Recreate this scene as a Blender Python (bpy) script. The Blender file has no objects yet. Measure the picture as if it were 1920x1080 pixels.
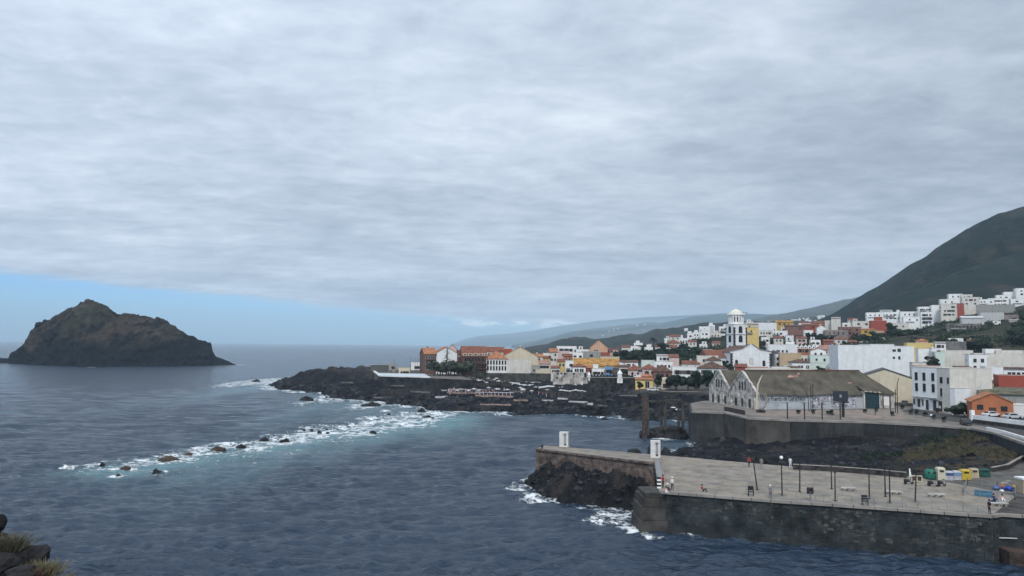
import bpy, math, random
import numpy as np
from mathutils import Matrix, Vector
random.seed(7)
SC = bpy.context.scene
COL = SC.collection
R = math.radians

# ------------------------------------------------------------------ camera
CAMH = 25.5
FPX = 1400.0
PITCH, ROLL = R(4.355), R(0.515)
cd = bpy.data.cameras.new('camera')
cd.sensor_width = 36.0
cd.lens = 36.0 * FPX / 1920.0
cd.clip_start = 0.3
cd.clip_end = 60000
cam = bpy.data.objects.new('camera', cd)
COL.objects.link(cam)
CR = (Matrix.Rotation(math.pi / 2 + PITCH, 3, 'X') @ Matrix.Rotation(ROLL, 3, 'Z'))
cam.matrix_world = Matrix.Translation((0, 0, CAMH)) @ CR.to_4x4()
SC.camera = cam

# ------------------------------------------------------------------ world: overcast with a clear strip over the sea
w = bpy.data.worlds.new('World'); SC.world = w; w.use_nodes = True
nt = w.node_tree; N = nt.nodes; L = nt.links
for n in list(N): N.remove(n)
def wn(t, **k):
    n = N.new(t)
    for a, b in k.items(): setattr(n, a, b)
    return n
def wm(op, a, b=None, c=None, clamp=False):
    n = wn('ShaderNodeMath', operation=op, use_clamp=clamp)
    for i, v in enumerate((a, b, c)):
        if v is None: continue
        if isinstance(v, (int, float)): n.inputs[i].default_value = v
        else: L.new(v, n.inputs[i])
    return n.outputs[0]
def wramp(fac, pts, interp='LINEAR'):
    n = wn('ShaderNodeValToRGB'); n.color_ramp.interpolation = interp
    e = n.color_ramp.elements
    while len(e) < len(pts): e.new(0.5)
    for i, (p, c) in enumerate(pts):
        e[i].position = p; e[i].color = (c[0], c[1], c[2], 1) if not isinstance(c, (int, float)) else (c, c, c, 1)
    L.new(fac, n.inputs[0]); return n.outputs[0]
SUN_EL, SUN_AZ = R(46), R(184)     # azimuth clockwise from +Y
sky = wn('ShaderNodeTexSky', sky_type='NISHITA', sun_disc=False)
sky.sun_elevation = SUN_EL; sky.sun_rotation = SUN_AZ; sky.altitude = 30; sky.air_density = 1.0; sky.dust_density = 1.0; sky.ozone_density = 2.0
tc = wn('ShaderNodeTexCoord')
sep = wn('ShaderNodeSeparateXYZ'); L.new(tc.outputs['Generated'], sep.inputs[0])
dx, dy, dz = sep.outputs
zc = wm('MAXIMUM', dz, 0.0)
inv = wm('DIVIDE', 1.0, wm('ADD', zc, 0.10))
px_ = wm('MULTIPLY', dx, inv); py_ = wm('MULTIPLY', dy, inv)
cmb = wn('ShaderNodeCombineXYZ'); L.new(px_, cmb.inputs[0]); L.new(py_, cmb.inputs[1])
def wnoise(scale, detail, rough, dist, sx=1, sy=1, off=(0, 0, 0), rot=0):
    mp = wn('ShaderNodeMapping'); mp.inputs['Scale'].default_value = (sx, sy, 1); mp.inputs['Location'].default_value = off
    mp.inputs['Rotation'].default_value = (0, 0, rot)
    L.new(cmb.outputs[0], mp.inputs[0])
    n = wn('ShaderNodeTexNoise'); n.inputs['Scale'].default_value = scale; n.inputs['Detail'].default_value = detail
    n.inputs['Roughness'].default_value = rough; n.inputs['Distortion'].default_value = dist
    L.new(mp.outputs[0], n.inputs['Vector']); return n.outputs[0]
n1 = wnoise(0.7, 5, 0.5, 0.25, 1, 1.15, (3.1, 1.7, 0), R(20))
n2 = wnoise(2.1, 7, 0.56, 0.35, 0.8, 1.25, (7, 2, 0), R(14))
n3 = wnoise(7.5, 8, 0.62, 0.35, 0.85, 1.1, (1, 5, 0), R(-16))
cl = wm('ADD', wm('ADD', wm('MULTIPLY', n1, 0.44), wm('MULTIPLY', n2, 0.29)), wm('MULTIPLY', n3, 0.27))
ccol = wramp(cl, [(0.36, (0.272, 0.324, 0.395)), (0.44, (0.322, 0.378, 0.456)), (0.50, (0.370, 0.430, 0.510)), (0.57, (0.435, 0.495, 0.575)), (0.67, (0.54, 0.595, 0.66))])
# gentle darkening of the deck towards the mountains, brighter towards the open sea
side = wm('ADD', wm('MULTIPLY', dx, -0.24), 1.02)
ccol2 = wn('ShaderNodeVectorMath', operation='SCALE'); L.new(ccol, ccol2.inputs[0])
zen = wm('MULTIPLY_ADD', zc, 0.50, 0.90)
L.new(wm('MULTIPLY', side, zen), ccol2.inputs['Scale'])
# clear strip: edge of the deck drops from left to right
az = wm('ARCTAN2', dx, dy)
edge = wm('ADD', wm('MULTIPLY_ADD', az, -0.080, 0.0255), wm('MULTIPLY', wm('SUBTRACT', n1, 0.5), 0.012))
edge = wm('MAXIMUM', edge, -0.2)
wob = wm('MULTIPLY', wm('SUBTRACT', n2, 0.5), 0.016)
cov = wn('ShaderNodeMapRange'); cov.interpolation_type = 'SMOOTHSTEP'
L.new(wm('SUBTRACT', wm('ADD', dz, wob), edge), cov.inputs[0])
cov.inputs[1].default_value = -0.003; cov.inputs[2].default_value = 0.009
# clear sky colour: Nishita in the low strip
bgsky = wn('ShaderNodeBackground'); bgsky.inputs[1].default_value = 0.10
tint = wn('ShaderNodeMix', data_type='RGBA', blend_type='MULTIPLY'); tint.inputs[0].default_value = 1
L.new(sky.outputs[0], tint.inputs[6]); tint.inputs[7].default_value = (0.46, 0.74, 1.16, 1)
L.new(tint.outputs[2], bgsky.inputs[0])
bgc = wn('ShaderNodeBackground'); L.new(ccol2.outputs[0], bgc.inputs[0]); bgc.inputs[1].default_value = 1.0
# small fair-weather cumulus low over the far coast
cv = wn('ShaderNodeCombineXYZ'); L.new(wm('MULTIPLY', az, 26.0), cv.inputs[0]); L.new(wm('MULTIPLY', dz, 95.0), cv.inputs[1])
cn = wn('ShaderNodeTexNoise'); cn.inputs['Scale'].default_value = 1.0; cn.inputs['Detail'].default_value = 6; cn.inputs['Roughness'].default_value = 0.6; L.new(cv.outputs[0], cn.inputs['Vector'])
b1 = wn('ShaderNodeMapRange'); b1.interpolation_type = 'SMOOTHSTEP'; L.new(dz, b1.inputs[0]); b1.inputs[1].default_value = 0.020; b1.inputs[2].default_value = 0.027
b2 = wn('ShaderNodeMapRange'); b2.interpolation_type = 'SMOOTHSTEP'; L.new(dz, b2.inputs[0]); b2.inputs[1].default_value = 0.037; b2.inputs[2].default_value = 0.029
cm = wn('ShaderNodeMapRange'); cm.interpolation_type = 'SMOOTHSTEP'; L.new(cn.outputs[0], cm.inputs[0]); cm.inputs[1].default_value = 0.46; cm.inputs[2].default_value = 0.58
aw = wn('ShaderNodeMapRange'); aw.interpolation_type = 'SMOOTHSTEP'; L.new(wm('ABSOLUTE', wm('ADD', az, -0.02)), aw.inputs[0]); aw.inputs[1].default_value = 0.16; aw.inputs[2].default_value = 0.06
cumf = wm('MULTIPLY', wm('MULTIPLY', b1.outputs[0], b2.outputs[0]), wm('MULTIPLY', cm.outputs[0], wm('MULTIPLY', aw.outputs[0], 1.0)))
bgk = wn('ShaderNodeBackground'); bgk.inputs[0].default_value = (0.74, 0.80, 0.85, 1)
mx = wn('ShaderNodeMixShader'); L.new(cov.outputs[0], mx.inputs[0]); L.new(bgsky.outputs[0], mx.inputs[1]); L.new(bgc.outputs[0], mx.inputs[2])
wo = wn('ShaderNodeOutputWorld'); mx2 = wn('ShaderNodeMixShader'); L.new(cumf, mx2.inputs[0]); L.new(mx.outputs[0], mx2.inputs[1]); L.new(bgk.outputs[0], mx2.inputs[2]); L.new(mx2.outputs[0], wo.inputs[0])

# ------------------------------------------------------------------ weak sun through the cloud
sd_ = bpy.data.lights.new('sun', 'SUN'); sd_.energy = 1.5; sd_.angle = R(14); sd_.color = (1, 0.96, 0.9)
so = bpy.data.objects.new('sun', sd_); COL.objects.link(so)
sv = Vector((math.sin(SUN_AZ) * math.cos(SUN_EL), math.cos(SUN_AZ) * math.cos(SUN_EL), math.sin(SUN_EL)))
so.rotation_euler = sv.to_track_quat('Z', 'Y').to_euler()

SC.view_settings.view_transform = 'Standard'; SC.view_settings.look = 'None'
SC.view_settings.exposure = 0.55; SC.view_settings.gamma = 1.0; SC.view_settings.use_curve_mapping = False
SC.render.engine = 'CYCLES'
SC.cycles.use_denoising = True
SC.cycles.max_bounces = 5; SC.cycles.diffuse_bounces = 2; SC.cycles.glossy_bounces = 2; SC.cycles.volume_bounces = 1
SC.cycles.use_adaptive_sampling = True; SC.cycles.adaptive_threshold = 0.02

# ------------------------------------------------------------------ pixel -> world helpers (photo pixels, 1920 wide)
def ray(px, py):
    return CR @ Vector(((px - 960) / FPX, -(py - 540) / FPX, -1.0))
def G(px, py, z=0.0):
    d = ray(px, py); t = (z - CAMH) / d.z
    return Vector((d.x * t, d.y * t, z))
def P(px, py, D):
    d = ray(px, py); t = D / d.y
    return Vector((d.x * t, D, CAMH + d.z * t))
def HZ(px): return 646.6 + 0.009 * (px - 960)
def pxsize(D): return D / FPX

# ------------------------------------------------------------------ numpy noise
def h2(ix, iy, s):
    a = (ix.astype(np.int64) * 374761393 + iy.astype(np.int64) * 668265263 + s * 1442695041) & 0xffffffff
    a = ((a ^ (a >> 13)) * 1274126177) & 0xffffffff
    a = ((a ^ (a >> 16)) * 2246822519) & 0xffffffff
    return (a ^ (a >> 15)) / 4294967296.0
def vn(x, y, s=0):
    ix = np.floor(x); iy = np.floor(y); fx = x - ix; fy = y - iy
    fx = fx * fx * (3 - 2 * fx); fy = fy * fy * (3 - 2 * fy)
    a = h2(ix, iy, s); b = h2(ix + 1, iy, s); c = h2(ix, iy + 1, s); d = h2(ix + 1, iy + 1, s)
    return (a + (b - a) * fx) * (1 - fy) + (c + (d - c) * fx) * fy
def fbm(x, y, sc, o=4, s=0, g=0.5):
    r = 0; a = 1; t = 0; x = np.asarray(x, float) / sc; y = np.asarray(y, float) / sc
    for k in range(o):
        r = r + a * (vn(x, y, s + k * 17) * 2 - 1); t += a; a *= g
        x, y = x * 1.6 + y * 1.2 + 3.7, -x * 1.2 + y * 1.6 + 1.3
    return r / t
def ridge(x, y, sc, o=4, s=0):
    r = 0; a = 1; t = 0; x = np.asarray(x, float) / sc; y = np.asarray(y, float) / sc
    for k in range(o):
        r = r + a * (1 - np.abs(vn(x, y, s + k * 13) * 2 - 1)) ** 1.5; t += a; a *= 0.55
        x, y = x * 1.6 + y * 1.2 + 1.7, -x * 1.2 + y * 1.6 + 4.3
    return r / t
def cell(x, y, sc, s=0):
    """F1 distance, and random value of the closest cell"""
    x = np.asarray(x, float) / sc; y = np.asarray(y, float) / sc
    ix = np.floor(x); iy = np.floor(y)
    best = np.full(x.shape, 9.0); val = np.zeros(x.shape)
    for i in (-1, 0, 1):
        for j in (-1, 0, 1):
            cx = ix + i; cy = iy + j
            qx = cx + h2(cx, cy, s + 1); qy = cy + h2(cx, cy, s + 2)
            d = (x - qx) ** 2 + (y - qy) ** 2
            m = d < best; best = np.where(m, d, best); val = np.where(m, h2(cx, cy, s + 3), val)
    return np.sqrt(best), val
def sdist(X, Y, poly):
    """signed distance to polygon, positive inside"""
    X = np.asarray(X, float); Y = np.asarray(Y, float)
    d = np.full(X.shape, 1e18); ins = np.zeros(X.shape, bool); n = len(poly)
    for i in range(n):
        x0, y0 = poly[i][0], poly[i][1]; x1, y1 = poly[(i + 1) % n][0], poly[(i + 1) % n][1]
        ex, ey = x1 - x0, y1 - y0; l2 = ex * ex + ey * ey + 1e-9
        t = np.clip(((X - x0) * ex + (Y - y0) * ey) / l2, 0, 1)
        d = np.minimum(d, (X - x0 - t * ex) ** 2 + (Y - y0 - t * ey) ** 2)
        c = ((y0 > Y) != (y1 > Y)) & (X < ex * (Y - y0) / (ey if abs(ey) > 1e-9 else 1e-9) + x0)
        ins ^= c
    d = np.sqrt(d)
    return np.where(ins, d, -d)
def sst(a, b, x):
    t = np.clip((x - a) / (b - a), 0, 1); return t * t * (3 - 2 * t)

# ------------------------------------------------------------------ objects
def tag(o, label=None, cat=None, group=None, kind=None):
    if label: o['label'] = label
    if cat: o['category'] = cat
    if group: o['group'] = group
    if kind: o['kind'] = kind
    return o
def thing(name, label, cat, loc, rz=0, group=None):
    o = bpy.data.objects.new(name, None); COL.objects.link(o)
    o.empty_display_size = 0.3
    o.location = loc; o.rotation_euler = (0, 0, rz)
    return tag(o, label, cat, group)
def grid_mesh(name, X, Y, Z, mat, cols=None, attrs=None, smooth=True):
    m, n = X.shape
    v = np.stack([X, Y, Z], -1).reshape(-1, 3).astype(np.float32)
    i = np.arange(m * n).reshape(m, n)
    f = np.stack([i[:-1, :-1], i[:-1, 1:], i[1:, 1:], i[1:, :-1]], -1).reshape(-1, 4)
    me = bpy.data.meshes.new(name)
    me.vertices.add(len(v)); me.vertices.foreach_set('co', v.ravel())
    nf = len(f); me.loops.add(nf * 4); me.polygons.add(nf)
    me.loops.foreach_set('vertex_index', f.ravel().astype(np.int32))
    me.polygons.foreach_set('loop_start', np.arange(0, nf * 4, 4, dtype=np.int32))
    me.polygons.foreach_set('loop_total', np.full(nf, 4, dtype=np.int32))
    me.polygons.foreach_set('use_smooth', np.full(nf, smooth))
    me.update(calc_edges=True); me.validate()
    if cols is not None:
        a = me.color_attributes.new('tint', 'FLOAT_COLOR', 'POINT')
        c = np.concatenate([cols.reshape(-1, 3), np.ones((m * n, 1))], 1).astype(np.float32)
        a.data.foreach_set('color', c.ravel())
    for k, A in (attrs or {}).items():
        a = me.attributes.new(k, 'FLOAT', 'POINT'); a.data.foreach_set('value', A.astype(np.float32).ravel())
    me.materials.append(mat)
    o = bpy.data.objects.new(name, me); COL.objects.link(o)
    return o
BOXF = [(0, 3, 2, 1), (4, 5, 6, 7), (0, 1, 5, 4), (1, 2, 6, 5), (2, 3, 7, 6), (3, 0, 4, 7)]
class MB:
    def __init__(s): s.v = []; s.f = []; s.m = []; s.cur = 0
    def mat(s, i): s.cur = i; return s
    def add(s, vs, fs):
        b = len(s.v); s.v += [tuple(p) for p in vs]
        for f in fs: s.f.append(tuple(b + k for k in f)); s.m.append(s.cur)
        return s
    def box(s, x0, x1, y0, y1, z0, z1):
        return s.add([(x0, y0, z0), (x1, y0, z0), (x1, y1, z0), (x0, y1, z0), (x0, y0, z1), (x1, y0, z1), (x1, y1, z1), (x0, y1, z1)], BOXF)
    def bar(s, p, q, w, h=None, up=(0, 0, 1)):
        p = Vector(p); q = Vector(q); d = (q - p).normalized(); u = Vector(up)
        if abs(d.dot(u)) > 0.95: u = Vector((0, 1, 0))
        a = d.cross(u).normalized() * (w / 2); b = a.cross(d).normalized() * ((h or w) / 2)
        return s.add([p - a - b, p + a - b, p + a + b, p - a + b, q - a - b, q + a - b, q + a + b, q - a + b], BOXF)
    def tube(s, pts, rs, n=6):
        pts = [Vector(p) for p in pts]; rings = []
        for i, p in enumerate(pts):
            d = (pts[min(i + 1, len(pts) - 1)] - pts[max(i - 1, 0)]).normalized()
            u = Vector((1, 0, 0)) if abs(d.x) < 0.9 else Vector((0, 1, 0))
            a = d.cross(u).normalized(); b = d.cross(a)
            r = rs[i] if hasattr(rs, '__len__') else rs
            rings.append([p + a * r * math.cos(2 * math.pi * k / n) + b * r * math.sin(2 * math.pi * k / n) for k in range(n)])
        vs = [q for r_ in rings for q in r_]; fs = []
        for i in range(len(pts) - 1):
            for k in range(n):
                fs.append((i * n + k, i * n + (k + 1) % n, (i + 1) * n + (k + 1) % n, (i + 1) * n + k))
        fs.append(tuple(range(n - 1, -1, -1))); fs.append(tuple((len(pts) - 1) * n + k for k in range(n)))
        return s.add(vs, fs)
    def lathe(s, prof, n=12, c=(0, 0)):
        vs = []; fs = []
        for r, z in prof:
            for k in range(n): vs.append((c[0] + r * math.cos(2 * math.pi * k / n), c[1] + r * math.sin(2 * math.pi * k / n), z))
        for i in range(len(prof) - 1):
            for k in range(n): fs.append((i * n + k, i * n + (k + 1) % n, (i + 1) * n + (k + 1) % n, (i + 1) * n + k))
        fs.append(tuple(range(n - 1, -1, -1))); fs.append(tuple((len(prof) - 1) * n + k for k in range(n)))
        return s.add(vs, fs)
    def prism(s, poly, z0, z1):
        n = len(poly); A = sum(poly[i][0] * poly[(i + 1) % n][1] - poly[(i + 1) % n][0] * poly[i][1] for i in range(n))
        if A < 0: poly = poly[::-1]
        vs = [(p[0], p[1], z0) for p in poly] + [(p[0], p[1], z1) for p in poly]
        fs = [tuple(range(n - 1, -1, -1)), tuple(range(n, 2 * n))] + [(i, (i + 1) % n, n + (i + 1) % n, n + i) for i in range(n)]
        return s.add(vs, fs)
    def mesh(s, name, mats, smooth=False):
        me = bpy.data.meshes.new(name); me.from_pydata(s.v, [], s.f)
        for m in (mats if isinstance(mats, (list, tuple)) else [mats]): me.materials.append(m)
        me.polygons.foreach_set('material_index', s.m)
        if smooth: me.polygons.foreach_set('use_smooth', [True] * len(s.f))
        me.update(); return me
    def build(s, name, mats, parent=None, smooth=False, loc=None, rz=None):
        return put(name, s.mesh(name, mats, smooth), parent, loc, rz)
def put(name, me, parent=None, loc=None, rz=None):
    o = bpy.data.objects.new(name, me); COL.objects.link(o)
    if parent: o.parent = parent
    if loc is not None: o.location = loc
    if rz is not None: o.rotation_euler = (0, 0, rz)
    return o
def dup(root, loc, rz=None, label=None, scale=None, group=None):
    r_ = root.copy(); COL.objects.link(r_); r_.location = loc
    if rz is not None: r_.rotation_euler = (0, 0, rz)
    if scale is not None: r_.scale = scale if hasattr(scale, '__len__') else (scale,) * 3
    if label: r_['label'] = label
    if group: r_['group'] = group
    for ch in root.children:
        c = ch.copy(); COL.objects.link(c); c.parent = r_
        for g_ in ch.children:
            d = g_.copy(); COL.objects.link(d); d.parent = c
    return r_

# ------------------------------------------------------------------ materials
_MC = {}
def mat(name, col, rough=0.85, var=0.12, scale=1.0, bump=0.0, streak=0.0, metal=0.0, det=5, col2=None, attr=False, bscale=None, tile=None, spec=0.3, emboss=None):
    if name in _MC: return _MC[name]
    m = bpy.data.materials.new(name); m.use_nodes = True; t = m.node_tree; b = t.nodes['Principled BSDF']
    def n(k, **a):
        q = t.nodes.new(k)
        for i, v in a.items(): setattr(q, i, v)
        return q
    b.inputs['Roughness'].default_value = rough; b.inputs['Metallic'].default_value = metal
    b.inputs['Specular IOR Level'].default_value = spec
    c = n('ShaderNodeTexCoord'); g = n('ShaderNodeNewGeometry')
    vec = g.outputs['Position']
    nz = n('ShaderNodeTexNoise'); nz.inputs['Scale'].default_value = scale; nz.inputs['Detail'].default_value = det; nz.inputs['Roughness'].default_value = 0.6
    t.links.new(vec, nz.inputs['Vector'])
    rp = n('ShaderNodeValToRGB'); e = rp.color_ramp.elements
    lo = col2 or tuple(v * (1 - var * 2) for v in col); hi = tuple(min(v * (1 + var), 0.85) for v in col)
    e[0].position = 0.33; e[0].color = (*[max(v, 0) for v in lo], 1); e[1].position = 0.66; e[1].color = (*hi, 1)
    t.links.new(nz.outputs[0], rp.inputs[0]); out = rp.outputs[0]
    if attr:
        at = n('ShaderNodeVertexColor', layer_name='tint')
        mm = n('ShaderNodeMix', data_type='RGBA', blend_type='MULTIPLY'); mm.inputs[0].default_value = 1
        t.links.new(at.outputs[0], mm.inputs[6]); t.links.new(out, mm.inputs[7]); out = mm.outputs[2]
    if streak:
        mp = n('ShaderNodeMapping'); mp.inputs['Scale'].default_value = (1.1, 1.1, 0.16); t.links.new(vec, mp.inputs[0])
        s2 = n('ShaderNodeTexNoise'); s2.inputs['Scale'].default_value = 0.9; s2.inputs['Detail'].default_value = 6; s2.inputs['Roughness'].default_value = 0.65
        t.links.new(mp.outputs[0], s2.inputs['Vector'])
        r2 = n('ShaderNodeMapRange'); r2.inputs[1].default_value = 0.50; r2.inputs[2].default_value = 0.78; r2.inputs[3].default_value = 0; r2.inputs[4].default_value = streak
        t.links.new(s2.outputs[0], r2.inputs[0])
        mm = n('ShaderNodeMix', data_type='RGBA', blend_type='MIX'); t.links.new(r2.outputs[0], mm.inputs[0])
        t.links.new(out, mm.inputs[6]); mm.inputs[7].default_value = (0.11, 0.10, 0.085, 1); out = mm.outputs[2]
    if tile:
        wv = n('ShaderNodeTexWave', wave_type='BANDS', bands_direction='X'); wv.inputs['Scale'].default_value = tile; wv.inputs['Distortion'].default_value = 0.6
        t.links.new(c.outputs['Object'], wv.inputs['Vector'])
        mm = n('ShaderNodeMix', data_type='RGBA', blend_type='MULTIPLY'); mm.inputs[0].default_value = 0.35
        t.links.new(out, mm.inputs[6]); t.links.new(wv.outputs[0], mm.inputs[7]); out = mm.outputs[2]
    t.links.new(out, b.inputs['Base Color'])
    if bump:
        z2 = n('ShaderNodeTexNoise'); z2.inputs['Scale'].default_value = bscale or scale * 2.5; z2.inputs['Detail'].default_value = 7; z2.inputs['Roughness'].default_value = 0.65
        t.links.new(vec, z2.inputs['Vector'])
        bp = n('ShaderNodeBump'); bp.inputs['Strength'].default_value = min(bump, 1); bp.inputs['Distance'].default_value = max(bump, 0.2) * (1.0 / (bscale or scale * 2.5))
        t.links.new(z2.outputs[0], bp.inputs['Height']); t.links.new(bp.outputs[0], b.inputs['Normal'])
    _MC[name] = m; return m
def wallm(name, col, streak=0.35, var=0.05): return mat('wall_' + name, col, 0.9, var, 0.5, 0.0, streak)
WHITE = wallm('white', (0.80, 0.80, 0.78), 0.2)
WHITE2 = wallm('white_cool', (0.74, 0.75, 0.75), 0.15)
OFFW = wallm('offwhite', (0.64, 0.61, 0.55), 0.35)
CREAM = wallm('cream', (0.60, 0.53, 0.40), 0.3)
YELLOW = wallm('yellow', (0.66, 0.50, 0.20), 0.25)
OCHRE = wallm('ochre', (0.50, 0.32, 0.08), 0.3)
TAN = wallm('tan', (0.50, 0.37, 0.24), 0.3)
ORANGE = wallm('orange', (0.42, 0.15, 0.07), 0.3)
SALMON = wallm('salmon', (0.60, 0.36, 0.24), 0.3)
PINK = wallm('pink', (0.60, 0.46, 0.42), 0.3)
REDW = wallm('red', (0.33, 0.075, 0.05), 0.3)
BROWN = wallm('brown', (0.14, 0.075, 0.055), 0.4)
BRICK = wallm('brick', (0.22, 0.11, 0.09), 0.5)
GREYW = wallm('grey', (0.30, 0.30, 0.28), 0.5)
DGREY = wallm('dark_grey', (0.10, 0.10, 0.10), 0.5)
BLUEW = wallm('blue', (0.14, 0.30, 0.52), 0.2)
MINT = wallm('mint', (0.60, 0.68, 0.62), 0.2)
RT_RED = mat('roof_red_tile', (0.26, 0.10, 0.065), 0.9, 0.3, 0.8, tile=4.0)
RT_ORANGE = mat('roof_orange_tile', (0.47, 0.20, 0.10), 0.9, 0.28, 0.8, tile=4.0)
RT_BROWN = mat('roof_brown_tile', (0.15, 0.085, 0.065), 0.9, 0.3, 0.8, tile=4.0)
RT_OCHRE = mat('roof_ochre_tile', (0.50, 0.27, 0.08), 0.9, 0.3, 0.6, tile=4.0)
RT_PINK = mat('roof_faded_tile', (0.42, 0.24, 0.19), 0.9, 0.25, 0.8, tile=4.0)
RT_OLD = mat('roof_weathered_tile', (0.118, 0.104, 0.080), 0.95, 0.22, 0.35, bump=0.25, bscale=3, tile=5.0)
FLATR = mat('flat_roof', (0.34, 0.31, 0.28), 0.95, 0.2, 0.5)
GLASS = mat('window_glass', (0.018, 0.021, 0.026), 0.15, 0.2, 2.0, spec=0.5)
FRAME = mat('window_frame', (0.55, 0.55, 0.53), 0.6, 0.05, 2.0)
DFRAME = mat('dark_frame', (0.05, 0.04, 0.035), 0.6, 0.1, 2.0)
WOODD = mat('dark_wood', (0.07, 0.04, 0.03), 0.8, 0.2, 2.0)
METAL = mat('dark_metal', (0.03, 0.03, 0.033), 0.5, 0.2, 2.0, metal=0.3)
GMETAL = mat('grey_metal', (0.28, 0.29, 0.30), 0.5, 0.1, 2.0, metal=0.4)
RUST = mat('rust', (0.085, 0.058, 0.048), 0.9, 0.35, 1.5, bump=0.3)
STONE = mat('dark_stone', (0.050, 0.047, 0.045), 0.9, 0.4, 1.2, bump=0.5)
QUOIN = mat('corner_stone', (0.035, 0.035, 0.04), 0.9, 0.3, 1.2)
CONC = mat('concrete', (0.27, 0.245, 0.22), 0.92, 0.16, 0.35, bump=0.1, bscale=6)
CONCD = mat('weathered_concrete', (0.060, 0.056, 0.052), 0.95, 0.35, 0.5, bump=0.4, bscale=3, streak=0.4)
LAVA = mat('lava_rock', (0.026, 0.026, 0.029), 0.92, 0.45, 0.7, bump=0.9, bscale=2.5)
TRUNK = mat('bark', (0.07, 0.05, 0.035), 0.95, 0.3, 3.0)
LEAF = mat('leaf_green', (0.028, 0.048, 0.024), 0.8, 0.45, 1.2)
LEAFD = mat('leaf_dark', (0.015, 0.031, 0.021), 0.8, 0.45, 1.0)
LEAFY = mat('leaf_dry', (0.13, 0.12, 0.055), 0.9, 0.4, 1.2)
# ------------------------------------------------------------------ ground height: columns of (photo column, [(distance, height)...])
TT = {
 300: [(400, 4), (460, 8), (500, 6), (560, -3), (700, -4)],
 520: [(400, 3), (430, 6), (470, 6), (520, 4), (560, -3), (700, -4)],
 650: [(330, 3), (380, 4.5), (430, 8), (460, 9.5), (520, 8), (580, -3), (700, -4)],
 720: [(300, 3), (350, 3.8), (372, 5), (375, 9), (450, 10), (520, 8), (590, -3), (800, -4)],
 860: [(280, 2.5), (310, 3.2), (350, 4), (385, 5), (395, 9.5), (440, 10.5), (520, 8), (600, -3), (850, -4)],
 1000: [(270, 2.5), (310, 4), (350, 5), (405, 6), (412, 10), (450, 11), (500, 12), (600, 10), (720, 4), (850, -3)],
 1100: [(255, 2), (290, 3.6), (340, 4.5), (365, 6), (372, 10), (400, 11.5), (450, 13), (500, 15), (600, 15), (700, 12), (850, 5), (1000, -2)],
 1200: [(245, 1), (265, 3), (284, 4), (290, 8), (350, 10), (400, 12), (450, 13.5), (500, 17), (600, 21), (700, 20), (850, 12), (1100, 4)],
 1300: [(120, 2.5), (150, 2.8), (185, 0), (225, 1), (250, 3.5), (280, 4), (286, 8), (350, 10), (400, 13), (450, 16), (500, 19.5), (560, 21.5), (590, 23.5), (620, 28), (650, 33), (700, 32), (850, 20), (1200, 8)],
 1400: [(118, 2.5), (150, 2.2), (180, 2.2), (186, 8), (250, 9), (300, 10), (400, 12), (450, 16), (500, 22), (560, 28), (600, 33), (650, 37), (700, 40), (850, 32), (1200, 15)],
 1500: [(115, 2.5), (150, 2.4), (175, 2.4), (181, 8), (300, 11), (400, 15), (450, 19), (500, 25.5), (560, 29.5), (600, 32.5), (650, 40), (700, 46), (850, 44), (1100, 35)],
 1600: [(112, 2.8), (140, 3.0), (172, 3.3), (178, 8), (250, 9), (300, 12), (400, 18), (450, 22), (500, 27.5), (560, 30), (600, 33), (650, 42), (700, 48), (850, 58), (1100, 66)],
 1700: [(110, 3.2), (140, 4.2), (166, 4.6), (173, 8), (210, 8.2), (300, 10), (360, 13), (400, 19), (450, 28), (500, 34), (560, 36), (600, 39), (700, 52), (850, 78), (1100, 110)],
 1800: [(108, 4), (135, 5), (156, 5.8), (164, 8.2), (200, 8.6), (300, 11), (350, 15), (400, 23), (450, 31), (500, 35.5), (522, 37.5), (545, 43), (590, 49), (650, 57), (700, 67), (850, 98), (1100, 150)],
 1900: [(105, 4.8), (125, 5.2), (140, 6.2), (150, 8.2), (200, 9), (300, 12), (350, 17), (400, 27), (450, 34), (500, 40), (545, 47), (600, 55), (640, 61), (700, 73), (850, 110), (1100, 180)],
 2300: [(60, 5), (110, 6), (130, 8), (200, 11), (300, 20), (400, 42), (500, 75), (600, 100), (700, 125), (850, 170), (1100, 240)],
 2900: [(40, 6), (110, 10), (200, 22), (300, 45), (400, 70), (500, 100), (600, 130), (700, 160), (850, 210), (1100, 290)],
}
RIDGE = [(1500, 1560, 616), (1520, 1550, 608), (1538, 1540, 598), (1572, 1520, 582), (1613, 1490, 556), (1632, 1480, 545), (1666, 1460, 526), (1709, 1440, 497), (1739, 1420, 482), (1760, 1410, 464), (1790, 1400, 446), (1828, 1370, 421), (1870, 1345, 402), (1920, 1320, 386), (2100, 1300, 330), (2400, 1250, 250), (2900, 1200, 190)]
_DG = np.concatenate([np.arange(40, 700, 4.0), np.arange(700, 2600, 20.0)])
_us = sorted(TT)
_tab = []
for u_ in _us:
    ds = [d for d, z in TT[u_]]; zs = [z for d, z in TT[u_]]
    if u_ >= 1500:
        rD = np.interp(u_, [r[0] for r in RIDGE], [r[1] for r in RIDGE]); ry = np.interp(u_, [r[0] for r in RIDGE], [r[2] for r in RIDGE])
        ds = ds + [rD, rD + 500, rD + 1200]; rz = CAMH + (HZ(u_) - ry) / FPX * rD
        zs = zs + [rz, rz * 0.75, rz * 0.4]
    _tab.append(np.interp(_DG, ds, zs))
_tab = np.array(_tab)
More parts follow.
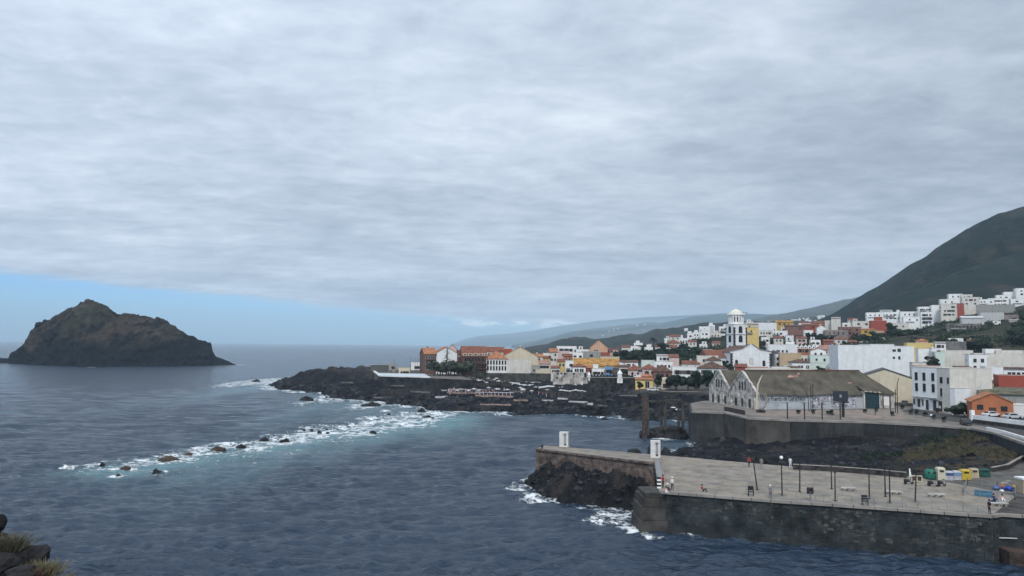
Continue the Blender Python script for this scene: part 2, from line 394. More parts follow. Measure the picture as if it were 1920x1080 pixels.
# refine in u so the mountain's skyline follows its points
_UG = np.arange(300, 2901, 10.0)
_T2 = np.stack([np.interp(_UG, _us, _tab[:, k]) for k in range(len(_DG))], 1)
for a, uu in enumerate(_UG):
    if uu < 1500: continue
    rD = np.interp(uu, [r[0] for r in RIDGE], [r[1] for r in RIDGE]); ry = np.interp(uu, [r[0] for r in RIDGE], [r[2] for r in RIDGE])
    rz = CAMH + (HZ(uu) - ry) / FPX * rD
    m = _DG > 850
    z850 = np.interp(850, _DG, _T2[a]); z1100 = np.interp(1100, _DG, _T2[a])
    z1100 = min(z1100, z850 + (rz - z850) * 0.42)
    _T2[a, m] = np.interp(_DG[m], [850, 1100, rD, rD + 500, rD + 1200], [z850, z1100, rz, rz * 0.75, rz * 0.4])
def T(X, Y):
    X = np.asarray(X, float); Y = np.maximum(np.asarray(Y, float), 1)
    u = np.clip(960 + FPX * X / Y, 300, 2899.9); D = np.clip(Y, 40, 2599)
    fu = (u - 300) / 10; iu = np.clip(np.floor(fu).astype(int), 0, len(_UG) - 2); fu = fu - iu
    iD = np.clip(np.searchsorted(_DG, D, side='right') - 1, 0, len(_DG) - 2); fD = np.clip((D - _DG[iD]) / (_DG[iD + 1] - _DG[iD]), 0, 1)
    return ((_T2[iu, iD] * (1 - fD) + _T2[iu, iD + 1] * fD) * (1 - fu) + (_T2[iu + 1, iD] * (1 - fD) + _T2[iu + 1, iD + 1] * fD) * fu)
def Tz(x, y): return float(T(np.array([x]), np.array([y]))[0])

# coastline polygon (world, z=0) traced along the water's edge, closed behind the town
wl = [(508, 724), (512, 730), (540, 731), (560, 735), (600, 737), (606, 745), (640, 750), (700, 752), (720, 757), (790, 763), (810, 772), (850, 771), (930, 772), (960, 777), (1040, 778), (1120, 783), (1200, 786), (1260, 789), (1325, 792)]
LAND = [G(a, b, 0) for a, b in wl]
LAND += [G(1325, 812, 0), G(1300, 820, 0), G(1297, 838, 0), G(1262, 846, 0), G(1232, 856, 0), G(1260, 885, 0)]
LAND += [Vector((40, 106, 0)), Vector((70, 40, 0)), Vector((140, 10, 0)), Vector((700, 10, 0)), Vector((3500, 10, 0)), Vector((4200, 3500, 0)), Vector((1100, 3500, 0)), Vector((330, 1500, 0)), Vector((150, 1000, 0)), Vector((60, 800, 0)), Vector((10, 690, 0)), Vector((-60, 610, 0)), Vector((-120, 560, 0)), Vector((-150, 505, 0)), Vector((-150, 470, 0))]
LANDP = [(p.x, p.y) for p in LAND]

# raised plaza and quay polygons
SEAW = [G(a, b, 8.6) for a, b in [(1297, 771), (1358, 773), (1400, 783), (1480, 787), (1620, 790), (1740, 796), (1820, 802), (1862, 810), (1920, 830)]]
SEAW += [G(2010, 868, 8.6)]
PLAZA = [(p.x, p.y) for p in SEAW] + [(180, 95), (260, 150), (175, 215), (112, 232), (70, 250), (62, 243), (55, 232)]
DECKZ = 5.5
DECKN = [G(a, b, DECKZ) for a, b in [(1005, 841), (1230, 868), (1240, 921), (1445, 937), (1640, 950), (1860, 966), (1876, 963), (2300, 992)]]
DECKF = [G(a, b, DECKZ) for a, b in [(2300, 800), (1990, 835), (1921, 858), (1890, 876), (1858, 881), (1762, 899), (1700, 893), (1600, 884), (1500, 877), (1390, 874), (1235, 853), (1022, 835)]]
DECK = [(p.x, p.y) for p in DECKN + DECKF]

def polar(u0, u1, us, d0, d1, ratio):
    u = np.arange(u0, u1 + us, us)
    n = int(math.log(d1 / d0) / math.log(ratio)) + 1
    D = d0 * ratio ** np.arange(n + 1)
    U, DD = np.meshgrid(u, D)
    return (U - 960) / FPX * DD, DD

GROUND = mat('ground_surface', (1, 1, 1), 0.95, 0.22, 0.35, bump=0.5, bscale=1.2, attr=True, col2=(0.45, 0.45, 0.45), spec=0.1)
GROUNDF = mat('mountain_surface', (1, 1, 1), 0.95, 0.3, 0.05, bump=0.9, bscale=0.07, attr=True, col2=(0.32, 0.36, 0.36), det=12, spec=0.1)

def lavadetail(X, Y):
    f1, v1 = cell(X + 1.5 * fbm(X, Y, 4, 2, 5), Y + 1.5 * fbm(X, Y, 4, 2, 9), 4.2, 3)
    f2, v2 = cell(X, Y, 1.7, 8)
    return 3.0 * (ridge(X, Y, 18, 5, 2) - 0.45) + 1.7 * (v1 - 0.5) - 0.5 * f1 + 0.55 * (v2 - 0.5) + 0.25 * fbm(X, Y, 1.2, 2, 4)
def land_height(X, Y, detail=True):
    base = T(X, Y)
    sd = sdist(X, Y, LANDP) + 2.5 * fbm(X, Y, 9, 3, 21)
    u = 960 + FPX * X / Y
    # lava shore profile
    shore = -2.5 + 4.4 * sst(-5, 6, sd) + (base - 1.9) * sst(2, 26, sd)
    shore = np.where(sd > 26, base, shore)
    rough = (1 - sst(4.5, 8.0, base)) * sst(-6, 3, sd)
    lavacol = np.where(base < 7.0, 1.0, 0.0) * rough
    peninsula = (u < 705) & (base > 0)
    rough = np.where(peninsula, sst(-6, 3, sd), rough)
    h = shore + (rough * lavadetail(X, Y) * np.where(peninsula, 1.35, np.where((u > 1290) & (Y < 190), 0.5, 0.95)) if detail else 0)
    h = h + (1 - rough) * 0.3 * fbm(X, Y, 7, 3, 3)
    return h, rough, sd

def mcol(X, Y):
    rr_ = ridge(X + 0.6 * Y, Y * 0.5, 210, 5, 61)
    n_ = fbm(X, Y, 130, 6, 71, .6) * 0.5 + 0.5; m_ = fbm(X - .45 * Y, X * .3 + Y * .2, 26, 5, 77, .6) * 0.5 + 0.5
    k1 = sst(0.42, 0.62, n_)[..., None]; k2 = sst(0.48, 0.64, m_)[..., None] * (0.3 + 0.7 * sst(0.42, 0.60, rr_)[..., None])
    c_ = np.array((0.008, 0.024, 0.019)) * (1 - k1) + np.array((0.026, 0.034, 0.030)) * k1
    return c_ * (1 - k2 * 0.75) + np.array((0.066, 0.058, 0.048)) * k2 * 0.75
def shade_cols(X, Y, h, rough):
    u = 960 + FPX * X / Y
    c = np.zeros(X.shape + (3,))
    lava = np.array((0.017, 0.019, 0.025)); lavab = np.array((0.060, 0.055, 0.052)); soil = np.array((0.085, 0.068, 0.052)); green = np.array((0.045, 0.056, 0.030)); dgreen = np.array((0.022, 0.035, 0.025)); paved = np.array((0.13, 0.12, 0.11)); grassc = np.array((0.095, 0.082, 0.052))
    n = fbm(X, Y, 22, 4, 31) * 0.5 + 0.5; n2_ = fbm(X, Y, 90, 4, 37) * 0.5 + 0.5; n3_ = fbm(X, Y, 5, 3, 41) * 0.5 + 0.5
    def mixc(a, b, k): return a * (1 - k[..., None]) + b * k[..., None]
    c = c + lava
    c = mixc(c, lavab, np.clip((n3_ - 0.55) * 3, 0, 0.7))
    townish = sst(7.0, 8.6, h) * np.where(u > 1640, 1, 1)
    townish = np.where((u < 705), sst(8.2, 10.5, h) * 0.35, townish)
    veg = mixc(np.broadcast_to(soil, c.shape), green, sst(0.35, 0.6, n))
    veg = mixc(veg, dgreen, sst(0.45, 0.65, n2_))
    veg = mixc(veg, paved, (1 - sst(20, 26, h)))
    c = mixc(c, veg, townish)
    # dry grass garden between quay and sea wall
    gm = sst(1640, 1730, u) * sst(110, 116, Y) * (1 - sst(148, 156, Y)) * sst(0.40, 0.60, n3_ * 0.6 + n * 0.5) * (1 - sst(6.5, 7.2, h))
    c = mixc(c, np.broadcast_to(grassc, c.shape), gm * 0.9)
    mk = sst(640, 720, Y) * sst(1480, 1600, u); c = mixc(c, mcol(X, Y), mk)
    return c

X, Y = polar(380, 2900, 3.0, 98, 1000, 1.0042)
h, rough, sd = land_height(X, Y)
# keep the ground under the built platforms
ip = sdist(X, Y, PLAZA); h = np.where(ip > -1.2, np.minimum(h, 7.2 - 2.5 * sst(4, -2, ip)), h)
idk = sdist(X, Y, DECK); h = np.where(idk > -0.6, np.minimum(h, 4.6), h)
c = shade_cols(X, Y, h, rough)
g_ = grid_mesh('ground', X, Y, h, GROUND, c); tag(g_, kind='structure')

# mountain (starts where the ground sheet is still under it, meets it at the same heights)
X, Y = polar(1440, 2900, 4.0, 830, 2550, 1.006)
h = T(X, Y)
k = sst(850, 1100, Y)
rr = ridge(X + 0.6 * Y, Y * 0.5, 210, 5, 61)
rD_ = np.interp(960 + FPX * X / Y, [r[0] for r in RIDGE], [r[1] for r in RIDGE]); kr = np.where(Y < rD_, np.clip((rD_ - Y) / 380, 0.10, 1), np.clip((Y - rD_) / 200, .1, 1))
h = h - kr * k * 6 + k * kr * ((rr - 0.5) * 62 + fbm(X, Y, 40, 4, 66) * 7) * np.clip((h - 30) / 120, 0.15, 1.0)
h = np.where(Y < 860, h - 1.5, h)
h = h + k * np.maximum(kr, .3) * 11 * (ridge(X - .45 * Y, X * .25 + Y * .12, 34, 4, 68) - .5)
n = fbm(X, Y, 130, 6, 71, .6) * 0.5 + 0.5; n2_ = fbm(X - .45 * Y, X * .3 + Y * .2, 26, 5, 77, .6) * 0.5 + 0.5
A_ = np.array((0.011, 0.022, 0.020)); B_ = np.array((0.025, 0.029, 0.029)); C_ = np.array((0.046, 0.043, 0.041))
k1 = sst(0.42, 0.62, n)[..., None]; k2 = sst(0.55, 0.72, n2_)[..., None] * sst(0.50, 0.62, rr)[..., None]
c = mcol(X, Y)
g_ = grid_mesh('mountain', X, Y, h, GROUNDF, c); tag(g_, kind='structure')

# ------------------------------------------------------------------ far hills
HILLF = {}
def hillrange(name, pts, D0, D1, colA, colB, amp, sc, m, back=1.25, seed=5, ustep=6, base=-1.0, dfun=None):
    us = [p[0] for p in pts]; u = np.arange(us[0], us[-1] + ustep, ustep)
    yy = np.interp(u, us, [p[1] for p in pts])
    t = np.concatenate([np.linspace(0, 1, 46), np.linspace(1.05, 1.8, 8)])
    U, TT_ = np.meshgrid(u, t)
    Dr = D0 + (D1 - D0) * (U - us[0]) / (us[-1] - us[0])
    D = Dr * (0.62 + 0.38 * TT_)
    X = (U - 960) / FPX * D
    zr = np.interp(U, u, yy); zr = CAMH + (HZ(U) - zr) / FPX * Dr
    prof = np.where(TT_ <= 1, np.clip(TT_, 0, 1) ** 0.85, 1 - (TT_ - 1) * 0.6)
    h = zr * prof + base * (1 - np.clip(TT_, 0, 1))
    e = np.clip(TT_ * 3, 0, 1) * np.clip((U - us[0]) / 60, 0.05, 1)
    h = h + amp * e * (ridge(X, D, sc, 5, seed) - 0.5) * np.where(np.abs(TT_ - 1) < 0.06, 0.25, 1) + amp * 0.12 * fbm(X, D, sc * 0.12, 3, seed + 4)
    def hz_(px, t_): 
        Dr_ = D0 + (D1 - D0) * (px - us[0]) / (us[-1] - us[0]); z_ = CAMH + (HZ(px) - np.interp(px, us, [p[1] for p in pts])) / FPX * Dr_
        D_ = Dr_ * (0.62 + 0.38 * t_); return (px - 960) / FPX * D_, D_, float(z_ * t_ ** 0.85 + base * (1 - t_))
    HILLF[name] = hz_
    n = fbm(X, D, sc * 0.7, 5, seed + 9) * 0.5 + 0.5; k = sst(0.4, 0.65, n)[..., None]
    o = grid_mesh(name, X, D, h, m, np.array(colA) * (1 - k) + np.array(colB) * k); tag(o, kind='structure'); return o
hillrange('hills_headland', [(985, 652), (1000, 650.5), (1030, 648), (1045, 645.5), (1060, 642), (1085, 636.5), (1110, 637.5), (1140, 636), (1165, 630), (1200, 628), (1215, 623), (1235, 615), (1270, 612), (1300, 607), (1325, 603), (1345, 604), (1365, 602), (1400, 601), (1430, 603), (1460, 602), (1500, 602), (1560, 606), (1700, 600)], 2300, 1900, (0.040, 0.045, 0.032), (0.075, 0.060, 0.048), 40, 260, GROUNDF, seed=11)
hillrange('hills_village', [(1390, 607), (1430, 604), (1470, 600), (1500, 597), (1540, 592), (1570, 588), (1620, 584), (1800, 578)], 3000, 2900, (0.045, 0.050, 0.036), (0.085, 0.070, 0.055), 20, 320, GROUNDF, seed=14)
hillrange('hills_blue', [(1380, 612), (1410, 601), (1430, 596), (1457, 591), (1483, 586), (1500, 582), (1538, 575), (1575, 566), (1613, 557), (1640, 550), (1800, 520)], 5200, 4600, (0.06, 0.075, 0.05), (0.12, 0.11, 0.085), 50, 700, GROUNDF, seed=17)
hillrange('hills_coast', [(960, 647), (1000, 641), (1040, 633), (1070, 624), (1100, 618), (1150, 612), (1200, 606.5), (1215, 604), (1240, 606), (1265, 601), (1290, 596.5), (1340, 591), (1380, 590), (1420, 589), (1460, 590), (1560, 588)], 9000, 8000, (0.06, 0.08, 0.05), (0.16, 0.15, 0.13), 60, 1100, GROUNDF, seed=23)
hillrange('hills_far', [(845, 646), (858, 642), (870, 636), (900, 630), (930, 627), (960, 625), (1000, 620), (1060, 610), (1120, 602), (1200, 596), (1400, 585)], 18300, 18000, (0.07, 0.08, 0.06), (0.12, 0.12, 0.10), 60, 2200, GROUNDF, seed=29)

# ------------------------------------------------------------------ pier rock mass (finer sheet)
PR = [(982, 902), (994, 909), (1008, 921), (1035, 934), (1060, 944), (1100, 947), (1150, 951), (1195, 956), (1215, 975)]
PRP = [(G(a, b, 0).x, G(a, b, 0).y) for a, b in PR] + [(24, 104), (26, 118), (22, 132), (14, 141), (7, 147), (4, 147.5), (3, 140)]
u = np.arange(940, 1262, 1.2); D = np.arange(94, 156, 0.26)
U, D = np.meshgrid(u, D); X = (U - 960) / FPX * D; Y = D
sd = sdist(X, Y, PRP) + 0.9 * fbm(X, Y, 4.5, 3, 91)
# distance to the quay's near edge line
q0 = DECKN[0]; q1 = DECKN[1]
f1, v1 = cell(X + 0.8 * fbm(X, Y, 2.5, 2, 5), Y + 0.8 * fbm(X, Y, 2.5, 2, 9), 2.6, 33)
f2, v2 = cell(X, Y, 1.0, 38)
alongq = sst(0, 1, (X - q0.x) / (q1.x - q0.x))
top = 3.4 + 0.9 * sst(0.75, 0.95, alongq)
h = -2.0 + 2.6 * sst(-2.0, 0.8, sd) + (top - 0.6) * sst(0.2, 6.0, sd) ** 0.8
h = h + sst(-2, 1, sd) * (2.4 * (ridge(X, Y, 7, 5, 95) - 0.5) + 1.5 * (v1 - 0.5) - 0.35 * f1 + 0.75 * (v2 - 0.5) + 0.3 * fbm(X, Y, 0.7, 2, 3))
ins = sdist(X, Y, DECK); h = np.where(ins > -0.15, np.minimum(h, 4.0), h)
X = X + 0.5 * fbm(X + 9, Y, 2.2, 3, 97); Y = Y + 0.5 * fbm(X, Y + 5, 2.2, 3, 98)
cc = np.array((0.019, 0.021, 0.025)) * np.ones(X.shape + (1,)); kk = np.clip((fbm(X, Y, 3, 4, 99) * 0.5 + 0.5 - 0.52) * 4, 0, 0.8)[..., None]
cc = cc * (1 - kk) + np.array((0.052, 0.045, 0.042)) * kk
PRH = (X, Y, h)
g_ = grid_mesh('pier_rocks', X, Y, h, GROUND, cc); tag(g_, kind='structure')

# ------------------------------------------------------------------ island
ISL = [(-30, 672), (0, 670), (20, 672), (26, 662), (38, 655), (52, 640), (55, 632), (68, 620), (75, 612), (100, 600), (125, 584), (150, 574), (160, 567), (172, 566), (180, 571), (198, 581), (214, 586), (222, 592), (240, 594), (256, 594), (290, 603), (312, 605), (322, 612), (335, 620), (352, 630), (370, 642), (385, 648), (398, 650), (402, 660), (408, 667), (425, 675), (442, 682), (452, 686)]
DI = 850.0
u = np.arange(-60, 470, 1.6); t = np.linspace(-1, 1, 240)
U, Tt = np.meshgrid(u, t)
ys = np.interp(U, [p[0] for p in ISL], [p[1] for p in ISL])
zr = np.maximum(CAMH + (HZ(U) - ys) / FPX * DI, -3)
zr = np.where(U < -28, zr - (-28 - U) * 0.5, zr)
dep = 6 + 1.15 * np.maximum(zr, 0)
Yr = DI + 16 * fbm(U * 0.6, U * 0 + 3, 70, 3, 51)
Y = Yr + Tt * dep * 1.5 + 3 * np.sign(Tt) * sst(0.5, 1, np.abs(Tt))
X = (U - 960) / FPX * Y
a = np.abs(Tt)
prof = 1 - sst(0.0, 1.0, a) ** 1.0 * 0.55 - 0.55 * sst(0.42, 0.95, a)
prof = np.maximum(prof, -0.15)
h = zr * prof - 2.5 * sst(0.8, 1, a)
w_ = np.clip(np.maximum(zr, 0) / 25, 0.05, 1) * np.where(a < 0.03, 0.75, 1)
rg = ridge(X * 1.0, h * 1.6 + Y * 0.5, 26, 5, 55)
h = h + w_ * (9 * (rg - 0.5) + 3.5 * fbm(X, Y, 9, 4, 56) + 3.2 * (cell(X + h, Y, 8, 57)[1] - 0.5) + 1.6 * (cell(X, h, 4, 54)[1] - .5))
Y = Y - w_ * (17 * (ridge(X, h, 24, 5, 58) - 0.5) + 3 * (cell(X, h * 1.3, 6, 53)[1] - .5)) * (Tt < 0.1)
lo = sst(20, 34, h + 26 * fbm(X, h * 1.5, 26, 5, 59))[..., None]
n = sst(0.4, 0.7, fbm(X, h, 20, 5, 60) * 0.5 + 0.5)[..., None]
lavac = np.array((0.013, 0.016, 0.022)); br = np.array((0.076, 0.062, 0.054)); gr = np.array((0.050, 0.052, 0.040))
c = lavac * (1 - lo) + (br * (1 - n) + gr * n) * lo
nn = np.clip((fbm(X, h, 9, 5, 64) - 0.08) * 4, 0, 0.85)[..., None]; c = c * (1 - nn) + lavac * nn + 0
ISLM = mat('island_surface', (1, 1, 1), 0.95, 0.3, 0.12, bump=0.8, bscale=0.35, attr=True, col2=(0.5, 0.5, 0.5), det=8, spec=0.1)
g_ = grid_mesh('rocky_island', X, Y, h, ISLM, c); tag(g_, 'steep dark volcanic islet rising from the open sea', 'island')
ISLXY = (X, Y, h)

# ------------------------------------------------------------------ loose rocks in the water
def rock_mesh(seed, flat=0.5):
    rg_ = np.random.RandomState(seed)
    import bmesh
    bm = bmesh.new(); bmesh.ops.create_icosphere(bm, subdivisions=3, radius=1.0)
    co = np.array([v.co[:] for v in bm.verts])
    d = 1 + 0.45 * fbm(co[:, 0] * 1.3 + seed, co[:, 1] * 1.3 + co[:, 2] * 1.1, 0.9, 4, seed) + 0.25 * (cell(co[:, 0] + seed, co[:, 1] + co[:, 2] * 0.7, 0.6, seed)[1] - 0.5)
    co = co * d[:, None]; co[:, 2] *= flat
    for v, p in zip(bm.verts, co): v.co = p
    me = bpy.data.meshes.new('rock'); bm.to_mesh(me); bm.free(); me.materials.append(LAVA); return me
RM = [rock_mesh(s, f) for s, f in ((1, .6), (2, .45), (3, .75), (4, .4), (5, .55))]
LAVB = mat('brown_rock', (0.07, 0.052, 0.040), 0.92, 0.35, 0.8, bump=0.7, bscale=2.5)
RM2 = bpy.data.meshes.new_from_object(put('tmp', RM[1])); RM2.materials.clear(); RM2.materials.append(LAVB)
bpy.data.objects.remove(bpy.data.objects['tmp'])
ROCKS = []
# (left, right, top, waterline, label)
rocks = [
 (181, 196, 866, 876, 'small pointed dark rock at the left end of the breakers'),
 (214, 226, 888, 893, 'low flat rock just left of the foam below the first rocks'),
 (221, 244, 873, 880, 'low pale rock awash between the first pointed rock and the brown rock'),
 (286, 335, 854, 866, 'long brown rock in the breakers with a dark top'),
 (281, 303, 877, 889, 'pointed black rock in front of the breakers'),
 (344, 360, 848, 853, 'small wet rock behind the long brown rock'),
 (388, 424, 836, 846, 'flat pale-brown ledge of rock in the middle of the breakers'),
 (432, 462, 831, 843, 'slanted dark rock in the breakers'),
 (482, 508, 819, 829, 'dark rock with a pale foot among the breakers'),
 (519, 544, 821, 830, 'rounded dark rock right beside the pale-footed one'),
 (565, 573, 804, 808, 'leftmost speck of rock in the far breakers'),
 (580, 588, 803, 808, 'second speck of rock in the far breakers'),
 (593, 604, 805, 812, 'pointed rock among the specks in the far breakers'),
 (607, 617, 804, 807, 'thin rock behind the pointed speck'),
 (610, 618, 809, 812, 'thin rock in front of the pointed speck'),
 (691, 708, 807, 812, 'flat dark rock alone in the far breakers'),
 (560, 586, 743, 752, 'dark rock off the tip of the lava headland'),
 (674, 712, 754, 762, 'long dark double-humped rock close to the lava shore'),
 (783, 799, 765, 774, 'round black rock beside the white water at the lava shore'),
 (789, 809, 779, 785, 'jagged low rock in front of the round black rock'),
 (724, 732, 775, 778, 'tiny rock between the long rock and the round black rock'),
 (808, 815, 782, 786, 'tiny rock right of the jagged low rock'),
 (1126, 1144, 782, 788, 'low black rocks in the calm bay left of the ruined loading frame'),
 (1180, 1198, 786, 791, 'low black rocks in the bay next to the ruined loading frame'),
 (1226, 1240, 785, 791, 'black rock behind the feet of the ruined loading frame'),
 (1178, 1207, 842, 851, 'low dark rock on the water behind the quay, left of the larger slab'),
 (1214, 1226, 832, 853, 'upright dark rock behind the larger white slab'),
 (470, 486, 711, 716, 'dark rock in the surf beyond the tip of the headland'),
 (1238, 1262, 840, 856, 'dark hump of lava right behind the larger white slab'),
]
for i, (a, b, t_, bt, lab) in enumerate(rocks):
    c0 = G((a + b) / 2, bt, 0); D = c0.y; wd = (b - a) / FPX * D / 2; ht = max((bt - t_) / FPX * D, 0.25)
    me = RM2 if 'brown' in lab else RM[i % 5]
    zmax = max(v.co.z for v in me.vertices)
    o = put('rock', me, None, (c0.x, c0.y + wd * 0.5, -0.15 * ht), random.uniform(0, 0.3) + (3.14 if i % 2 else 0))
    kk_ = 0.74 if i < 16 else 0.95
    o.scale = (wd * kk_, wd * 0.6 * kk_, ht * 1.15 * (0.85 if i < 16 else 1) / zmax)
    tag(o, lab, 'rock', 'rocks breaking the water'); ROCKS.append((c0.x, c0.y + wd * 0.4, wd))

# ------------------------------------------------------------------ sea
uu = np.concatenate([np.arange(-2600, -420, 90), np.arange(-420, 2200, 3.2), np.arange(2200, 4600, 90)])
rows = []
D = 38.0
while D < 19500:
    rows.append(D); st = max(D * D / 35700 * 1.25, 0.16); st = min(st, D * 0.12); D += st
DD = np.array(rows)
U, Y = np.meshgrid(uu, DD); X = (U - 960) / FPX * Y
Z = np.zeros(X.shape)
dr = np.gradient(DD)[:, None] * np.ones(X.shape); dc = 3.2 / FPX * Y
rs = np.random.RandomState(3)
sel = Y[:, 0] < 1500; Xs, Ys = X[sel], Y[sel]; drs, dcs = dr[sel], dc[sel]
wz = np.zeros(Xs.shape)
for i in range(90):
    lam = 0.7 * (5.0 / 0.7) ** (rs.rand()); th = R(-80) + rs.normal() * 0.40
    k = 2 * math.pi / lam; kx, ky = k * math.cos(th), k * math.sin(th)
    amp = 0.020 * lam ** 0.6 * (0.6 + 0.8 * rs.rand())
    g1 = np.maximum(np.abs(kx) * dcs, np.abs(ky) * drs) / (2 * math.pi)
    fade = np.clip((0.38 - g1) / 0.2, 0, 1)
    ph = kx * Xs + ky * Ys + rs.rand() * 6.28 + 0.9 * fbm(Xs, Ys, lam * 4, 2, 200 + i)
    s_ = np.sin(ph); wz += amp * fade * (s_ + 0.12 * (s_ * s_ - 0.5))
wz *= 0.62 + 0.38 * sst(110, 165, Ys)
for i in range(46):
    lam = 5.0 * (20 / 5.0) ** (rs.rand()); th = R(-84) + rs.normal() * 0.30
    k = 2 * math.pi / lam; kx, ky = k * math.cos(th), k * math.sin(th)
    g1 = np.maximum(np.abs(kx) * dcs, np.abs(ky) * drs) / (2 * math.pi); fade = np.clip((0.42 - g1) / 0.15, 0, 1)
    ph = kx * Xs + ky * Ys + rs.rand() * 6.28 + 1.2 * fbm(Xs, Ys, lam * 5, 2, 400 + i)
    wz += 0.011 * lam ** .8 * fade * np.sin(ph) * (0.25 + 0.75 * sst(130, 230, Ys))
Z[sel] = wz * (1.0 + 0.25 * fbm(Xs, Ys, 40, 2, 7))
# foam and shallow-water masks
foam = np.zeros(X.shape); shallow = np.zeros(X.shape)
near = (Y < 950) & (np.abs(U - 900) < 1400)
Xn, Yn = X[near], Y[near]; Un = U[near]
wob = 2.2 * fbm(Xn, Yn, 9, 3, 301)
dl = -sdist(Xn, Yn, LANDP); dp = -sdist(Xn, Yn, PRP)
f = np.zeros(Xn.shape); s_ = np.zeros(Xn.shape)
patch = sst(0.42, 0.62, fbm(Xn, Yn, 26, 3, 305) * 0.5 + 0.5)
inlet = sst(900, 1000, Un)
f = np.maximum(f, (0.98 - 0.28 * inlet) * np.exp(-(np.maximum(dl + wob * 0.6, 0) / (2.5 + 7.5 * patch * (1 - inlet))) ** 2) * (Yn > 180))
s_ = np.maximum(s_, 0.45 * np.exp(-(np.maximum(dl, 0) / 13) ** 2) * (Yn > 150) * (1 - 0.6 * inlet))
f = np.maximum(f, 0.74 * np.exp(-(np.maximum(dp + wob * 0.3, 0) / 1.7) ** 2))
def blob(px, py, rx, ry, a, ang=0.0):
    c = G(px, py, 0); sx = rx / FPX * c.y; sy = ry * c.y ** 2 / 35700
    ex = (Xn - c.x + 0.25 * wob * sx / 3) / sx; ey = (Yn - c.y + 0.3 * wob * sy / 4) / sy
    return min(a * 1.5, 1.5) * np.exp(-(ex * ex + ey * ey)) if a > .8 else a * 1.15 * np.exp(-(ex * ex + ey * ey))
for (px, py, rx, ry, a) in [(1165, 970, 54, 15, 1.02), (1195, 992, 34, 12, 1.02), (1130, 975, 40, 10, 0.84), (1220, 1006, 26, 5, 0.9), (1015, 934, 44, 9, 0.95), (975, 914, 30, 9, 0.95), (1100, 952, 40, 4, .82), (1052, 942, 30, 4, .7), (1240, 821, 24, 3.0, 1.05), (1225, 819, 14, 2, 1), (1280, 824, 14, 2.5, .7)]:
    f = np.maximum(f, blob(px, py, rx, ry, a))
# breaker band
BB = [(150, 876, 10, .78), (200, 872, 14, .85), (250, 872, 18, .86), (300, 862, 20, .9), (340, 856, 20, .92), (400, 843, 20, .92), (450, 838, 20, .9), (500, 830, 22, .92), (560, 820, 24, .9), (600, 810, 22, .95), (660, 806, 20, .9), (700, 800, 22, .88), (740, 790, 22, .95), (790, 785, 22, .9), (830, 780, 24, .72), (690, 786, 12, .95), (720, 770, 12, .7), (750, 764, 14, .72), (650, 748, 26, .7), (480, 716, 24, .9), (500, 713, 12, .95), (600, 751, 30, .7), (640, 823, 30, .62), (380, 868, 40, .45), (440, 856, 40, .5), (520, 846, 50, .45), (360, 880, 30, .4), (15, 894, 14, .62), (40, 897, 8, .3), (600, 733, 15, .75), (690, 760, 20, .85), (810, 775, 14, .95)]
for j, (px, py, hw, a) in enumerate(BB):
    f = np.maximum(f, blob(px, py, 50 if j < 15 else hw * 1.9, hw * 0.82 if j < 15 else hw * 0.4, a))
    s_ = np.maximum(s_, blob(px + 8, py + 9, 64 if j < 15 else 45, hw * 0.95, (0.84 if px > 170 else 0.45) if j < 15 else (0.5 if px > 60 else 0)))
for (rx, ry, rw) in ROCKS:
    d = np.sqrt((Xn - rx) ** 2 + ((Yn - ry) * 0.8) ** 2) - rw
    f = np.maximum(f, 0.85 * np.exp(-(np.maximum(d + 0.3 * wob, 0) / (1.2 + 0.5 * rw)) ** 2) * np.where(Un > 1100, 0.55, 1))
# island surf: whitecaps along its foot
wlx = []
for (px, py, rx) in [(25, 681, 26), (95, 682.5, 10), (135, 683, 10), (173, 688.5, 9), (60, 681, 22), (250, 685, 10), (270, 685, 10), (310, 684.5, 12), (385, 683.5, 14), (440, 684, 24), (0, 679, 14)]:
    f = np.maximum(f, blob(px, py, rx, 0.9, 0.9))
foam[near] = np.minimum(f * 1.0, 0.82); shallow[near] = s_
# scattered whitecaps are left to the material's threshold; small lift where water breaks
Z = Z + 0.35 * foam * np.clip(1 - Y / 400, 0, 1) * (vn(X / 1.1, Y / 1.1, 9) - 0.4)
SEA = bpy.data.materials.new('sea_water'); SEA.use_nodes = True
t = SEA.node_tree; b = t.nodes['Principled BSDF']
def q(k, **a):
    n_ = t.nodes.new(k)
    for i, v in a.items(): setattr(n_, i, v)
    return n_
def noise(scale, det, sx=1, sy=1, dist=0.0, rot=0.0, rough=0.55):
    mp = q('ShaderNodeMapping'); mp.inputs['Scale'].default_value = (sx, sy, 1); mp.inputs['Rotation'].default_value = (0, 0, rot)
    t.links.new(geo.outputs['Position'], mp.inputs[0])
    n_ = q('ShaderNodeTexNoise'); n_.inputs['Scale'].default_value = scale; n_.inputs['Detail'].default_value = det; n_.inputs['Distortion'].default_value = dist; n_.inputs['Roughness'].default_value = rough
    t.links.new(mp.outputs[0], n_.inputs['Vector']); return n_.outputs[0]
def M(op, a, b_=None, c_=None, clamp=False):
    n_ = q('ShaderNodeMath', operation=op, use_clamp=clamp)
    for i, v in enumerate((a, b_, c_)):
        if v is None: continue
        if isinstance(v, (int, float)): n_.inputs[i].default_value = v
        else: t.links.new(v, n_.inputs[i])
    return n_.outputs[0]
geo = q('ShaderNodeNewGeometry')
fa = q('ShaderNodeAttribute', attribute_name='foam').outputs['Fac']; sa = q('ShaderNodeAttribute', attribute_name='shallow').outputs['Fac']
fn = M('ADD', M('MULTIPLY', noise(0.30, 9, 0.8, 1.0, 1.2, rough=0.68), 0.62), M('MULTIPLY', noise(1.3, 7, 1, 1, 0.8, rough=0.7), 0.38))
fk = q('ShaderNodeMapRange'); fk.interpolation_type = 'SMOOTHSTEP'
